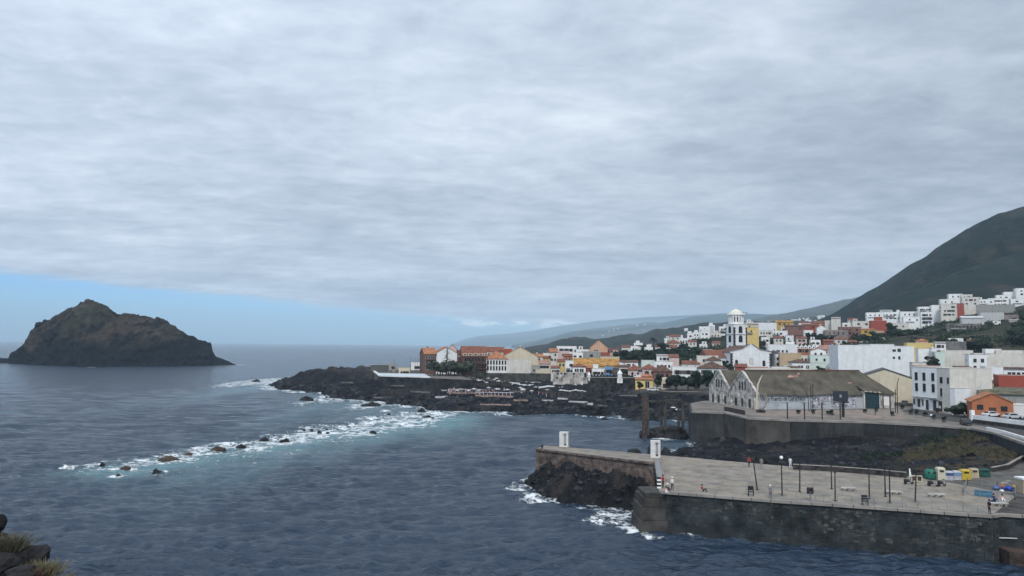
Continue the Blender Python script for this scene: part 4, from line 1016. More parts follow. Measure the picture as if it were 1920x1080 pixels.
# ------------------------------------------------------------------ headland: promenade, hotel row
PR10 = [(G(a, b, 9.6).x, G(a, b, 9.6).y) for a, b in [(697, 694), (712, 705), (887, 712)]] + [(-30, 402), (-10, 412), (20, 418), (40, 440), (0, 520), (-90, 480)]
pr = MB().prism(PR10, 1.5, 9.6).build('promenade', mat('promenade_concrete', (0.15, 0.135, 0.12), 0.95, 0.25, 0.3, streak=0.4)); tag(pr, kind='structure')
t_ = thing('headland_wall', 'tall black retaining wall with a white rim below the headland promenade', 'wall', (0, 0, 0))
e0, e1, e2 = [G(a, b, 9.6) for a, b in [(697, 694), (712, 705), (887, 712)]]
MB().bar((e0.x, e0.y, 5.5), (e1.x, e1.y, 5.5), 0.5, 7.9).bar((e1.x, e1.y - .2, 5.5), (e2.x, e2.y - .2, 5.5), 0.5, 7.9).build('wall_face', mat('black_wall', (0.030, 0.030, 0.033), 0.95, 0.4, 0.3, bump=.4, bscale=1.5), t_)
e3 = G(806, 708.5, 9.6)
MB().bar((e0.x, e0.y, 9.85), (e1.x, e1.y, 9.85), 1.2, 0.75).bar((e1.x, e1.y, 9.85), (e3.x, e3.y, 9.85), 1.2, 0.75).build('white_rim', WHITE2, t_)
MB().prism([(G(a, b, 9.66).x, G(a, b, 9.66).y) for a, b in [(706, 700), (716, 703.5), (806, 707), (796, 701)]], 9.5, 9.75).build('pale_court', mat('pale_blue_floor', (0.50, 0.57, 0.62), 0.8, 0.06), t_)
H(695, 729, 684, 425, 6, DGREY, 'flat', None, None, 'low dark windowless block at the seaward end of the headland', name='wall_block', cat='building', extra='ns')
H(729, 741, 681, 418, 5, GREYW, 'flat', DGREY, (2, 1), 'small grey hut with a mast on the headland promenade', name='hut', cat='hut', extra='n')
H(748, 769, 690, 405, 5, CREAM, 'flat', WHITE, (3, 1), 'low cream pavilion with a white roof behind the pale court', name='pavilion', cat='pavilion', extra='ns')
H(770, 788, 679.5, 440, 6, WHITE, 'flat', WHITE, (2, 1), 'low white canopy building left of the brown hotel', name='canopy_building', cat='building', extra='ns', ww=3, wh=1.4, first=2.2, wst='d')
H(742, 800, 688, 445, 3, GREYW, 'flat', None, None, 'long low grey wall behind the cream pavilion', name='boundary_wall', cat='wall', extra='ns')
for i, (x, y0, y1) in enumerate([(739, 672, 690), (770, 668, 690), (778, 670, 690), (783, 671, 690), (789, 673, 690)]):
    p = P(x, y1, 430); zt = P(x, y0, 430).z
    o = MB().tube([(0, 0, -1), (0, 0, zt - p.z)], 0.09, 6).build('mast', METAL, None, loc=p); tag(o, 'thin bare mast on the headland left of the brown hotel', 'mast', 'masts on the headland')
for i in range(3):
    p = P(700 + i * 22, 694, 415)
H(796, 818, 664, 400, 20, BROWN, 'gx', RT_ORANGE, (4, 3), 'brown balconied hotel wing with orange roof at the seaward end', name='hotel', cat='hotel', rp=11, extra='b', rot=14)
H(818, 857, 662, 402, 22, WHITE2, 'gy', RT_ORANGE, None, 'white gabled hall behind the araucaria, next to the brown hotel wing', name='hall', cat='hall', rp=11, extra='s', rot=10)
H(841, 856, 655, 425, 9, PINK, 'gy', RT_PINK, (1, 1), 'narrow pinkish gable rising behind the white hall', rp=9, extra='s')
H(856, 889, 657, 428, 16, BRICK, 'flat', FLATR, (4, 2), 'broad plain brown block left of the large red roof', name='building', cat='building', extra='n', wst='d')
# balconied brown building with big roof
t_ = H(866, 913, 668, 400, 24, BROWN, 'gx', RT_RED, (6, 4), 'dark brown timber-galleried hotel under a large red tiled roof', name='hotel', cat='hotel', rp=18, extra='r', ww=1.3, wh=1.5, pitch=2.5, wst='d', rot=6)
hw = (913 - 866) / FPX * 400 / 2; Ht = P(890, 668, 400).z - t_.location.z
for k in range(10):
    xx = -hw + 2 * hw * k / 9
    MB().box(xx - .15, xx + .15, -1.9, -1.6, 0, Ht).build('post', WOODD, t_)
for z_ in (2.4, 4.9, 7.4):
    MB().box(-hw, hw, -1.9, 0, z_ - .2, z_).box(-hw, hw, -1.92, -1.8, z_ + .9, z_ + 1.05).build('gallery', BROWN, t_)
for k in range(5):
    xx = -hw + hw * (0.25 + 0.42 * k)
    m_ = MB().box(xx - 1.1, xx + 1.1, -0.5, 2.2, Ht + .2, Ht + 1.5).mat(1).box(xx - .7, xx + .7, -0.55, -0.45, Ht + .5, Ht + 1.2).build('dormer', [CREAM, DFRAME], t_)
# white hotel with 2 rows of 7 narrow windows
t_ = H(912, 951, 673, 400, 17, WHITE, 'hip', RT_ORANGE, None, 'white hotel with two rows of tall windows and an orange hipped roof', name='hotel', cat='hotel', rp=15, extra='s', rot=4)
hw = (951 - 912) / FPX * 400 / 2; Ht = P(930, 673, 400).z - t_.location.z
for r_ in (0, 1):
    for k in range(7):
        window(t_, -hw + 2 * hw * (k + .6) / 7.2, Ht - 1.9 - r_ * 3.0, 0.75, 2.1, 'd')
H(951, 995, 674, 401, 12, OFFW, 'flat', None, [(-3.0, 4.0, 1.9, 1.2), (-0.8, 4.0, .7, 1.2)], 'plain cream-white annexe joined to the white hotel', name='annexe', cat='building', extra='ns', rot=4)
H(943, 1008, 668, 424, 20, CREAM, 'gy', RT_OCHRE, None, 'broad cream gable behind the white hotel', name='hall', cat='hall', rp=17, extra='s')
H(944, 960, 654, 440, 6, REDW, 'flat', FLATR, None, 'small dark red box on the skyline behind the white hotel', name='building', cat='building', extra='ns')
H(895, 945, 659, 445, 12, OFFW, 'gx', RT_RED, (6, 1), 'long red-roofed building whose ridge shows behind the galleried hotel', rp=8, name='building', cat='building')
H(997, 1012, 686, 400, 10, GREYW, 'flat', None, (2, 1), 'narrow grey house beside the cream annexe')  # wall in plain grey
H(1010, 1032, 682, 402, 9, OFFW, 'gx', RT_PINK, (3, 1), 'low cream house with faded tile roof above the terrace wall', rp=5)
H(1005, 1040, 693, 396, 5, CREAM, 'flat', None, None, 'long cream garden wall above the dark terrace wall', name='garden_wall', cat='wall', extra='ns')
H(996, 1018, 669, 425, 9, OFFW, 'gx', RT_ORANGE, (2, 1), 'small pale house with orange roof right of the broad cream gable', rp=5)
H(1016, 1032, 672, 428, 9, YELLOW, 'gx', RT_RED, (2, 1), 'little yellow house with a red roof between pale houses', rp=4)
H(1018, 1030, 662, 460, 9, WHITE, 'flat', None, (2, 1), 'small white cube on the skyline left of the flat modern villa')
H(1030, 1046, 660, 455, 9, OFFW, 'gx', RT_ORANGE, (2, 2), 'pale two-storey house with orange tiles left of the modern villa', rp=6)
H(1033, 1050, 690, 380, 9, OFFW, 'mono', RT_RED, (3, 1), 'pale cottage with dark eaves above the stained old facade', rp=3)
H(1044, 1081, 649, 520, 10, WHITE, 'flat', None, (3, 1), 'flat-roofed white modern villa with a dark loggia on the skyline', ww=3.0, wh=1.8, first=2.0, extra='nr', wst='d', name='villa', cat='villa')
H(1044, 1068, 658, 455, 12, PINK, 'flat', None, (1, 2), 'tall blank pale-pink house below the modern villa', extra='n')
H(1080, 1110, 655, 485, 10, WHITE, 'flat', None, (3, 1), 'jumbled low white house left of the tall tan gable')
H(1057, 1073, 668, 425, 9, ORANGE, 'gx', RT_RED, (2, 1), 'bright orange-red house with small red roof', rp=4)
H(1073, 1093, 660.5, 430, 9, WHITE, 'flat', None, (3, 2), 'small white house with rounded corners and dark openings', ww=.8, wh=1.1)
H(1091, 1126, 659, 440, 12, GREYW, 'flat', None, (1, 1), 'tall blank grey-green party wall in the middle of the old town', extra='ns', name='building', cat='building')
H(1107, 1139, 652, 470, 15, SALMON, 'gy', RT_PINK, [(-2.5, 9.0, 1.2, .7), (-1.0, 9.0, 1.2, .7)], 'tall tan gabled building standing above the other roofs', rp=14, extra='s', name='building', cat='building')
H(1135, 1160, 653, 500, 9, BRICK, 'flat', None, (3, 1), 'unfinished brick house right of the tall tan gable', extra='n', wst='d')
H(1140, 1163, 662, 480, 9, PINK, 'flat', None, (2, 1), 'low pale-pink house under the unfinished brick house')
H(1125, 1144, 661, 445, 9, REDW, 'flat', FLATR, (2, 1), 'low dark red house behind the long cream wall', extra='n')
H(1126, 1161, 669, 425, 6, CREAM, 'flat', None, None, 'long low cream wall left of the dark trees', extra='ns', name='building', cat='building')
H(1076, 1160, 685, 395, 15, OCHRE, 'gx', RT_OCHRE, (8, 1), 'long ochre building with a broad ochre tile roof', rp=12, extra='r', name='building', cat='building')
H(1045, 1062, 678, 390, 9, YELLOW, 'gx', RT_RED, (2, 1), 'yellow house with dark red eaves next to the white stepped house', rp=4)
H(1060, 1076, 676, 385, 9, WHITE2, 'flat', None, (2, 2), 'white stepped house above the stained facade', extra='n')
H(1074, 1098, 688, 376, 8, WHITE, 'hip', RT_RED, (4, 1), 'white house with blue-shadowed gallery and hipped red roof', rp=7, ww=.9, wh=1.5)
H(1096, 1113, 690, 378, 8, REDW, 'mono', RT_ORANGE, (2, 1), 'dark red house with sloping orange roof', rp=3.5)
H(1110, 1136, 691, 372, 9, WHITE, 'flat', None, (3, 1), 'white house with paired dark windows behind the fort', ww=1.3, wh=1.6)
H(1135, 1149, 688, 370, 8, BLUEW, 'flat', FLATR, (1, 1), 'bright blue house front behind the fort', ww=2.4, wh=2.0, extra='nr')
H(1149, 1161, 690, 372, 8, DGREY, 'flat', None, (1, 1), 'narrow dark house right of the blue front', extra='n')
H(1110, 1130, 686, 395, 6, OFFW, 'mono', RT_ORANGE, None, 'low lean-to with orange tiles above the white house', rp=3, extra='s')
H(1157, 1180, 688, 378, 9, OFFW, 'mono', RT_BROWN, (3, 1), 'low white house with dark flat eaves right of the fort', rp=2.5)
H(1161, 1196, 679, 405, 8, WHITE, 'gx', RT_BROWN, (3, 1), 'long low white house in front of the dark trees', rp=3)
H(1157, 1170, 681, 400, 6, WHITE, 'gy', RT_RED, (1, 1), 'tiny white gable right of the ochre building', rp=3)
H(1178, 1204, 694, 362, 9, PINK, 'hip', RT_RED, (2, 1), 'pink house under the left one of two rounded red hip roofs', rp=9.5)
H(1205, 1231, 692, 360, 11, PINK, 'hip', RT_RED, (2, 2), 'pink house under the right one of two rounded red hip roofs', rp=9)
H(1190, 1208, 704, 340, 8, WHITE, 'flat', None, [(0.3, 5.5, 1.9, 1.3)], 'low white house with one wide dark window left of the pink houses', extra='ns')
t_ = H(1226, 1259, 697, 345, 12, BRICK, 'hip', RT_BROWN, (3, 2), 'big brown house with brown hipped roof by the round trees', rp=13, wst='d', name='house')
H(1203, 1227, 675.5, 420, 8, MINT, 'flat', None, None, 'blank pale-green white box in front of the dark trees', extra='ns')
H(1226, 1262, 678, 392, 9, WHITE, 'flat', None, (4, 1), 'long white house with small square windows below the white upper storey', extra='n')
H(1232, 1259, 667, 402, 8, WHITE, 'mono', FLATR, (3, 1), 'white upper house with two dark windows and grey roof', rp=2, extra='s')
H(1255, 1273, 670, 396, 10, PINK, 'mono', RT_RED, None, 'pink gable with a steep strip of red tiles', rp=5, extra='s')
H(1261, 1313, 688, 345, 12, WHITE, 'flat', None, (6, 2), 'long white house with a glazed upper gallery above the round trees', ww=1.4, wh=1.7, extra='n')
H(1280, 1312, 682, 372, 8, OFFW, 'gx', RT_RED, (3, 1), 'low pale house with red tiles behind the glazed gallery', rp=5)
H(1308, 1346, 667, 372, 9, OFFW, 'flat', None, (2, 1), 'pinkish-white block left of the church side', extra='ns')
H(1325, 1352, 676, 360, 8, OFFW, 'hip', RT_BROWN, None, 'small hipped brown roof tucked in front of the church', rp=8)
H(1311, 1362, 691, 335, 12, MINT, 'hip', RT_BROWN, (4, 2), 'pale green-white house with a wide brown hipped roof beside the ruined facade', rp=13, ww=1.5, wh=1.8)
# front row by the fort
H(1192, 1224, 712, 302, 8, YELLOW, 'mono', RT_ORANGE, [(1.2, 2.2, 1.6, 2.6), (-1.8, 2.4, 1.0, 1.6)], 'little yellow house with red-framed door beside the fort', rp=2.5, extra='s', zb=7.9)
H(1204, 1222, 706, 309, 5, ORANGE, 'hip', RT_ORANGE, None, 'small orange tiled pavilion roof above the little yellow house', rp=5, extra='s')
H(1220, 1238, 714, 306, 5, GREYW, 'mono', RT_PINK, (1, 1), 'grey lean-to right of the little yellow house', rp=2, extra='s')
t_ = H(1240, 1257, 713, 300, 6, CREAM, 'flat', None, None, 'round-headed cream kiosk between the round trees', zb=8, extra='ns', name='kiosk', cat='kiosk')
hw = 17 / FPX * 300 / 2; Ht = P(1248, 713, 300).z - 0.75 - 8
o = MB().prism([(hw * math.cos(a), hw * .55 * math.sin(a)) for a in np.linspace(0, math.pi, 12)], 0, 5).build('arched_top', CREAM, t_)
o.rotation_euler = (math.pi / 2, 0, 0); o.location = (0, 5.5, Ht + .76)
MB().box(-1.2, 1.2, -0.05, 0.05, 0.9, 2.6).build('opening', DFRAME, t_)
# dark terrace wall under hotels, promenade edge walls
t_ = thing('terrace_wall', 'dark grey-green terrace wall under the white hotel', 'wall', (0, 0, 0))
a = P(882, 716, 391); b_ = P(1037, 717, 391); MB().bar((a.x, a.y, 6.9), (b_.x, b_.y, 6.9), 1.2, 7.8).build('wall_face', mat('terrace_wall_stone', (0.065, 0.066, 0.058), 0.95, 0.4, 0.4, bump=.3, streak=.3), t_)
t_ = thing('bay_wall', 'dark promenade wall round the small bay with a pale rail', 'wall', (0, 0, 0))
for (x0, y0, x1, y1) in [(1192, 729, 1255, 736), (1255, 736, 1328, 735)]:
    a = G(x0, y0, 8); b_ = G(x1, y1, 8)
    MB().bar((a.x, a.y, 5), (b_.x, b_.y, 5), 1.0, 6.2).build('wall_face', STONE, t_)
    MB().bar((a.x, a.y, 8.3), (b_.x, b_.y, 8.3), 0.5, 0.3).build('coping', CONC, t_)
# stained old façade
t_ = H(1037, 1104, 699, 366, 8, mat('stained_plaster', (0.50, 0.48, 0.45), 0.95, 0.25, 0.35, streak=0.9, col2=(0.16, 0.13, 0.11)), 'flat', None, [(-6.4, 6.2, .9, .8), (-4.6, 6.2, .8, .7), (-3.0, 6.1, .9, .7), (1.4, 6.0, .8, .7), (7.0, 5.6, .9, 2.0), (-6.8, 4.0, .7, .7)], 'long stained whitish old facade left of the black fort', name='old_building', cat='building', extra='ns', wst='d')
for (k, z0, z1) in ((-3.4, 0, 4.5), (2.2, 0, 5.5), (5.4, 0, 4.8)):
    MB().add([(k - .6, -1.6, z0 - 2), (k + .6, -1.6, z0 - 2), (k + .5, 0, z0 - 2), (k - .5, 0, z0 - 2), (k - .5, -.25, z1), (k + .5, -.25, z1), (k + .5, 0, z1), (k - .5, 0, z1)], BOXF).build('buttress', _MC['stained_plaster'], t_)
# fort
t_ = H(1102, 1192, 708, 311, 20, mat('fort_stone', (0.040, 0.040, 0.043), 0.95, 0.5, 0.7, bump=.6, bscale=2), 'flat', CONCD, None, 'square black stone fort with white corner turrets by the shore', name='fort', cat='fort', extra='ns', rot=-6)
Ht = P(1147, 708, 311).z - t_.location.z
def turret(px, big=1.0):
    xx = (px - 1147) / FPX * 311
    m_ = MB().lathe([(0.3, Ht - 2.4), (1.05 * big, Ht - .6), (1.05 * big, Ht + 1.6 * big), (1.25 * big, Ht + 1.65 * big), (0.75 * big, Ht + 2.6 * big), (0.15, Ht + 3.3 * big), (0.1, Ht + 3.9 * big)], 10, (xx, 0.4))
    m_.box(xx - .25, xx + .25, -0.9, -0.2, Ht + .2, Ht + .2)
    m_.build('turret', WHITE, t_)
turret(1162, .95); turret(1105, .6)
MB().box((1157 - 1147) / FPX * 311, (1167 - 1147) / FPX * 311, -0.25, 0.1, Ht - 2.2, Ht - .4).build('white_bay', WHITE, t_)
for k in range(16):
    xx = -9.6 + k * 1.28; MB().box(xx - .4, xx + .4, -0.02, 0.4, Ht + .752, Ht + 1.15).build('merlon', _MC['fort_stone'], t_)

# ------------------------------------------------------------------ hill behind the trees, left of the tower
H(1180, 1196, 649, 600, 8, WHITE, 'flat', None, (1, 1), 'low white wing of the villa above the dark trees', extra='ns')
H(1189, 1205, 643, 610, 9, WHITE, 'flat', None, (3, 1), 'white two-level villa above the dark trees, left of the palm', name='villa', cat='villa', ww=1.6)
H(1229, 1243, 651, 585, 10, WHITE, 'hip', RT_RED, (2, 1), 'white villa with a dark red pyramid roof beside the palm', rp=8, name='villa', cat='villa', ww=1.6, wh=1.6)
H(1250, 1276, 644, 600, 9, OFFW, 'hip', RT_RED, (2, 1), 'wide red-roofed upper villa behind the white porch', rp=7, name='villa', cat='villa')
H(1254, 1272, 652, 575, 10, WHITE, 'hip', RT_RED, (2, 1), 'white villa with two dark arches under a red roof', rp=7, name='villa', cat='villa', ww=2.4, wh=1.5)
H(1215, 1222, 645, 590, 7, OFFW, 'flat', None, (1, 1), 'tiny pale hut left of the palm', name='hut', cat='hut', extra='n')
t_ = H(1274, 1289, 634, 622, 8, WHITE, 'flat', None, None, 'white arcade with three tall dark openings on the slope', name='arcade', cat='building', extra='ns')
Ht = P(1281, 634, 622).z - .75 - t_.location.z
for k in (-2.0, 0.1, 2.2): MB().box(k - .55, k + .55, -.04, .06, Ht - 4.4, Ht - 1.2).build('opening', DFRAME, t_)
H(1289, 1300, 625, 640, 9, WHITE, 'flat', None, (1, 1), 'white cube left of the long white terrace of houses')
H(1299, 1312, 623, 642, 9, WHITE, 'flat', None, (2, 1), 'second white cube below the tall white block')
H(1311, 1331, 612, 650, 12, WHITE, 'flat', None, (1, 1), 'tall plain white block, the highest of the white group left of the tower', rot=-30)
H(1313, 1330, 621, 630, 6, WHITE, 'flat', None, (2, 1), 'lower white terrace in front of the tall plain white block')
H(1329, 1340, 609, 665, 9, WHITE, 'flat', None, (1, 1), 'narrow white house rising behind the tall plain block')
H(1330, 1352, 624, 640, 9, OFFW, 'flat', None, (3, 1), 'low white house right of the tall plain block')
H(1349, 1366, 612, 650, 9, WHITE, 'flat', None, (3, 2), 'white house with dark windows just left of the bell tower', ww=1.4, wh=1.4)
H(1256, 1276, 631, 680, 8, OFFW, 'gx', RT_RED, (2, 1), 'little red-roofed house at the crest left of the arcade', rp=3)
H(1246, 1258, 634, 690, 7, WHITE, 'flat', None, (1, 1), 'speck of a white house at the crest above the palm')
H(1288, 1336, 655, 520, 1.5, WHITE, 'flat', None, None, 'long low white wall on the slope above the church roof', name='boundary_wall', cat='wall', extra='ns')

# ------------------------------------------------------------------ right of the tower
H(1396, 1422, 614, 480, 14, YELLOW, 'flat', None, (1, 2), 'tall mustard-yellow building right behind the bell tower', name='building', cat='building', rot=10, extra='n')
H(1398, 1421, 608, 520, 9, CREAM, 'gx', FLATR, (2, 1), 'pale house top above the mustard-yellow building', rp=3)
H(1421, 1455, 605, 640, 10, WHITE2, 'flat', None, None, 'broad blank white wall right of the mustard building', name='building', cat='building', extra='ns')
H(1422, 1448, 619, 600, 9, OFFW, 'flat', None, (4, 1), 'low white house with small dark openings above the grey slope')
H(1446, 1476, 620, 605, 9, WHITE, 'flat', None, (4, 1), 'low white row at the edge of the grey slope')
H(1464, 1475, 613, 625, 8, CREAM, 'flat', None, (1, 1), 'small cream house above the low white row')
H(1455, 1486, 604, 660, 9, OCHRE, 'gx', RT_OCHRE, (3, 1), 'ochre house with ochre roof on the crest', rp=3)
H(1474, 1508, 612, 620, 14, BRICK, 'gx', RT_BROWN, (3, 1), 'dull brick-red house with a broad plain wall above the slope', rp=3, extra='n')
H(1506, 1532, 610, 630, 12, REDW, 'gx', RT_RED, (2, 1), 'second dull red house, right of the brick-red one', rp=3)
H(1508, 1524, 619, 590, 8, WHITE, 'flat', None, (1, 1), 'small white house among trees below the red houses', extra='n')
H(1499, 1520, 605, 680, 8, WHITE, 'gx', RT_RED, (2, 1), 'white house with thin red roof on the crest behind the red houses', rp=2)
H(1526, 1549, 606, 650, 8, SALMON, 'gx', RT_RED, (2, 1), 'salmon-red house left of the two white towers', rp=4)
H(1547, 1562, 601, 640, 9, OFFW, 'flat', None, None, 'lower left one of two blank white towers', extra='ns', rot=-25, name='building', cat='building')
H(1559, 1575, 597, 632, 10, OFFW, 'mono', FLATR, None, 'tall blank off-white tower with sloping top', rp=3, extra='ns', rot=-25, name='building', cat='building')
H(1532, 1548, 615, 600, 10, WHITE2, 'gy', RT_PINK, None, 'white gabled house with a blank front, under the two white towers', rp=5, extra='s')
H(1548, 1588, 619, 585, 12, mat('wall_grey_brown', (0.25, 0.21, 0.19), .95, .2, .4), 'flat', None, (4, 1), 'long grey-brown wall-like building', extra='ns', name='building', cat='building', wst='d')
H(1575, 1613, 613, 600, 10, BRICK, 'flat', None, (5, 2), 'dark red-brown ruin with many openings', name='ruined_house', cat='ruin', extra='n', wst='d', ww=1.4)
H(1580, 1592, 605, 660, 7, WHITE, 'flat', None, (1, 1), 'small white house on the crest left of the red roof', extra='n')
H(1591, 1608, 600, 670, 7, OFFW, 'gx', RT_RED, (2, 1), 'small house with a red roof on the crest', rp=3)
H(1600, 1634, 602, 610, 10, OFFW, 'flat', None, (2, 1), 'pale stepped house left of the red stepped house')
t_ = H(1634, 1661, 601, 585, 12, REDW, 'flat', FLATR, None, 'brick-red stepped house in front of the long white row', extra='ns')
MB().box(-2.6, 2.8, 1, 7, 3, P(1650, 594, 585).z - t_.location.z).build('upper_storey', REDW, t_)
H(1616, 1640, 618, 560, 8, OCHRE, 'mono', RT_ORANGE, (2, 1), 'ochre and orange cottage among trees below the red stepped house', rp=2)
H(1638, 1656, 620, 556, 8, TAN, 'flat', None, (1, 1), 'tan cottage half hidden by the dark tree', extra='n')
H(1626, 1655, 586, 625, 10, WHITE, 'flat', None, (3, 1), 'first house of the long white row, with one dark window', extra='n')
H(1648, 1700, 585, 640, 10, WHITE, 'flat', None, (6, 2), 'long white house of the row with two small dark windows', ww=1.2, wh=1.0)
H(1652, 1672, 582, 660, 6, WHITE, 'mono', FLATR, (4, 1), 'white roof terrace room with dark canopy on the long row', rp=1.5, ww=2)
H(1690, 1728, 584, 630, 10, WHITE, 'flat', None, (4, 1), 'white house at the right part of the long row', extra='n')
H(1672, 1702, 606, 590, 9, OFFW, 'flat', None, (2, 1), 'low off-white house on a grey base under the long row', extra='n')
H(1696, 1729, 594, 595, 10, WHITE, 'flat', None, (2, 1), 'bright blank white block left of the balconied house', extra='ns')
t_ = H(1728, 1748, 585, 590, 10, WHITE, 'flat', None, (3, 3), 'white house with stacked dark balconies on the hill', extra='bn', ww=1.4, wh=1.6)
H(1723, 1748, 575, 615, 9, WHITE, 'flat', None, (4, 1), 'white house with four small dark windows near the top of the hill', ww=1.2, wh=1.2, extra='nr')
H(1748, 1768, 572, 605, 12, WHITE, 'flat', None, None, 'tall blank white house right of the four-windowed one', extra='ns')
H(1766, 1792, 570, 590, 10, OFFW, 'flat', None, (3, 3), 'off-white house with three floors of small windows', ww=1.3, wh=1.3)
H(1786, 1806, 569, 600, 10, REDW, 'flat', None, (2, 1), 'dark red house front between white houses on the hill', extra='n')
H(1765, 1792, 561, 630, 10, WHITE, 'flat', None, (2, 1), 'white stepped block above the off-white three-floor house', extra='n')
H(1780, 1803, 551, 650, 10, WHITE, 'flat', None, (2, 1), 'topmost white block of the stepped group')
H(1803, 1822, 552, 645, 9, OFFW, 'flat', None, (2, 1), 'off-white block right of the topmost one')
H(1806, 1834, 557, 620, 10, OFFW, 'flat', None, (3, 2), 'white house with a grey upper storey and three dark windows', ww=1.4, wh=1.3, extra='n')
H(1836, 1862, 561, 640, 9, WHITE, 'flat', None, (4, 2), 'low white terrace house left of the stepped houses by the frame edge', ww=1.2, wh=1.2)
H(1856, 1888, 559, 645, 9, WHITE, 'flat', None, (5, 2), 'long white terrace house with small windows near the right edge', ww=1.2, wh=1.2)
H(1870, 1893, 553, 665, 9, WHITE, 'flat', None, (2, 1), 'white stepped house above the long terrace')
H(1885, 1914, 547, 670, 10, WHITE, 'flat', None, None, 'large blank white house near the right edge', extra='n')
H(1908, 1945, 540, 660, 12, WHITE, 'flat', None, (3, 3), 'tall white house cut by the right edge')
H(1898, 1930, 560, 640, 12, WHITE, 'flat', None, (2, 1), 'blank white lower house at the right edge', extra='ns')
H(1836, 1897, 571, 600, 1.5, GREYW, 'flat', None, None, 'grey retaining wall below the white terrace houses', name='retaining_wall', cat='wall', extra='ns')
# grey ruin with arches and pale roofs
H(1780, 1834, 607, 520, 9, mat('ruin_grey', (0.17, 0.155, 0.14), .95, .35, .5, streak=.4), 'flat', None, (7, 2), 'long grey ruin with two rows of arched openings', name='ruined_building', cat='ruin', extra='nrs', ww=1.1, wh=1.5, pitch=2.9, wst='d')
H(1806, 1842, 596, 540, 10, mat('pale_shed', (0.50, 0.50, 0.49), .9, .1), 'mono', mat('pale_sheet_roof', (0.56, 0.56, 0.56), .8, .1), None, 'pale shed with a sloping sheet roof above the grey ruin', rp=4, extra='s', name='shed', cat='shed')
H(1841, 1879, 586, 550, 12, _MC['pale_shed'], 'flat', None, None, 'pale flat-roofed hall right of the sloping shed', extra='ns', name='hall', cat='hall')
H(1863, 1875, 602, 530, 6, WHITE, 'flat', None, None, 'small bright white box below the pale hall', extra='ns', name='hut', cat='hut')
H(1880, 1925, 590, 545, 2, _MC['wall_grey_brown'], 'flat', None, None, 'low grey-brown terrace wall at the right edge', extra='ns', name='boundary_wall', cat='wall')
H(1895, 1910, 601, 530, 6, OFFW, 'gx', FLATR, (2, 1), 'small pale farm hut by the right edge', rp=2, name='hut', cat='hut')

# ------------------------------------------------------------------ middle town right of the church
H(1449, 1462, 658, 425, 9, DGREY, 'flat', None, None, 'dark grey wall standing in for the shadow gap right against the church', extra='ns', name='building', cat='building')  # shade put into the wall colour: dark grey for the gap beside the facade
t_ = H(1441, 1493, 646, 440, 12, WHITE2, 'flat', None, (5, 2), 'white modern block with a roof room behind the church', name='apartment_block', cat='building', extra='n', first=3.2)
MB().box(2.3, 7.0, 3, 7, P(1467, 646, 440).z - t_.location.z - .6, P(1467, 640.5, 440).z - t_.location.z).build('roof_room', WHITE, t_)
H(1455, 1463, 664, 405, 9, WHITE, 'flat', None, (2, 3), 'narrow white house with a column of dark windows beside the tan wall', wst='d', ww=.8, extra='n')
H(1463, 1501, 662, 398, 12, TAN, 'flat', None, None, 'broad blank tan wall right of the church', extra='ns', name='building', cat='building')
t_ = H(1494, 1541, 654, 440, 9, ORANGE, 'gx', RT_ORANGE, (7, 1), 'orange row house with seven white dormers', name='row_house', cat='building', rp=4, extra='r', first=1.4)
Ht = P(1517, 654, 440).z - t_.location.z
for k in range(7):
    xx = -6.3 + k * 2.15
    MB().add([(xx - .85, -.5, Ht), (xx + .85, -.5, Ht), (xx + .85, -.5, Ht + 1.2), (xx, -.5, Ht + 2.3), (xx - .85, -.5, Ht + 1.2), (xx - .85, 3, Ht), (xx + .85, 3, Ht), (xx + .85, 3, Ht + 1.2), (xx, 3, Ht + 2.3), (xx - .85, 3, Ht + 1.2)], [(0, 1, 2, 3, 4), (9, 8, 7, 6, 5), (1, 6, 7, 2), (2, 7, 8, 3), (3, 8, 9, 4), (4, 9, 5, 0)]).build('dormer', WHITE, t_)
    window(t_, xx, Ht + .8, .5, .6, 'd').location.y = -.5
H(1499, 1523, 666, 405, 9, OFFW, 'flat', None, (3, 1), 'low off-white house right of the tan wall')
H(1521, 1548, 658, 415, 10, WHITE, 'gy', RT_PINK, (2, 1), 'white gabled house below the orange row', rp=5)
t_ = H(1520, 1556, 666, 395, 12, MINT, 'flat', None, (2, 2), 'pale green-white block with a pair of small windows', extra='n')
H(1540, 1586, 655, 425, 9, OFFW, 'gx', RT_PINK, (5, 1), 'faded red-roofed house with white gables beside the orange row', rp=7)
H(1552, 1568, 652, 440, 6, WHITE, 'gy', RT_PINK, None, 'small white gable on the faded red roof, the left one', rp=4, extra='s')
H(1568, 1582, 651, 440, 6, OFFW, 'gy', RT_PINK, None, 'small cream gable on the faded red roof, the right one', rp=4, extra='s')
H(1554, 1574, 666, 400, 9, WHITE2, 'flat', None, (3, 2), 'white house with dark windows close to the huge blank white block', extra='n')
t_ = H(1487, 1517, 680, 368, 10, WHITE, 'hip', RT_BROWN, None, 'white house with a low brown hipped roof and dark lettering-like openings', rp=6.5, rot=-8)
Ht = P(1502, 680, 368).z - t_.location.z
for xx in (-.9, -.3, .4, 1.0): window(t_, xx - .3, Ht - 2.0, .3, 1.1, 'd')
for xx in (2.6, 3.4): window(t_, xx, Ht - 2.1, .4, 1.5, 'd')
H(1516, 1557, 681, 372, 9, MINT, 'flat', None, None, 'broad pale-green blank wall right of the brown hipped roof', extra='ns', name='building', cat='building')
H(1470, 1492, 686, 362, 8, OFFW, 'flat', None, (2, 1), 'low pale house below the tan wall', extra='n')
H(1479, 1497, 690, 345, 6, BRICK, 'mono', RT_BROWN, None, 'low shed with a dull red roof behind the warehouse', rp=2.5, extra='s', name='shed', cat='shed')
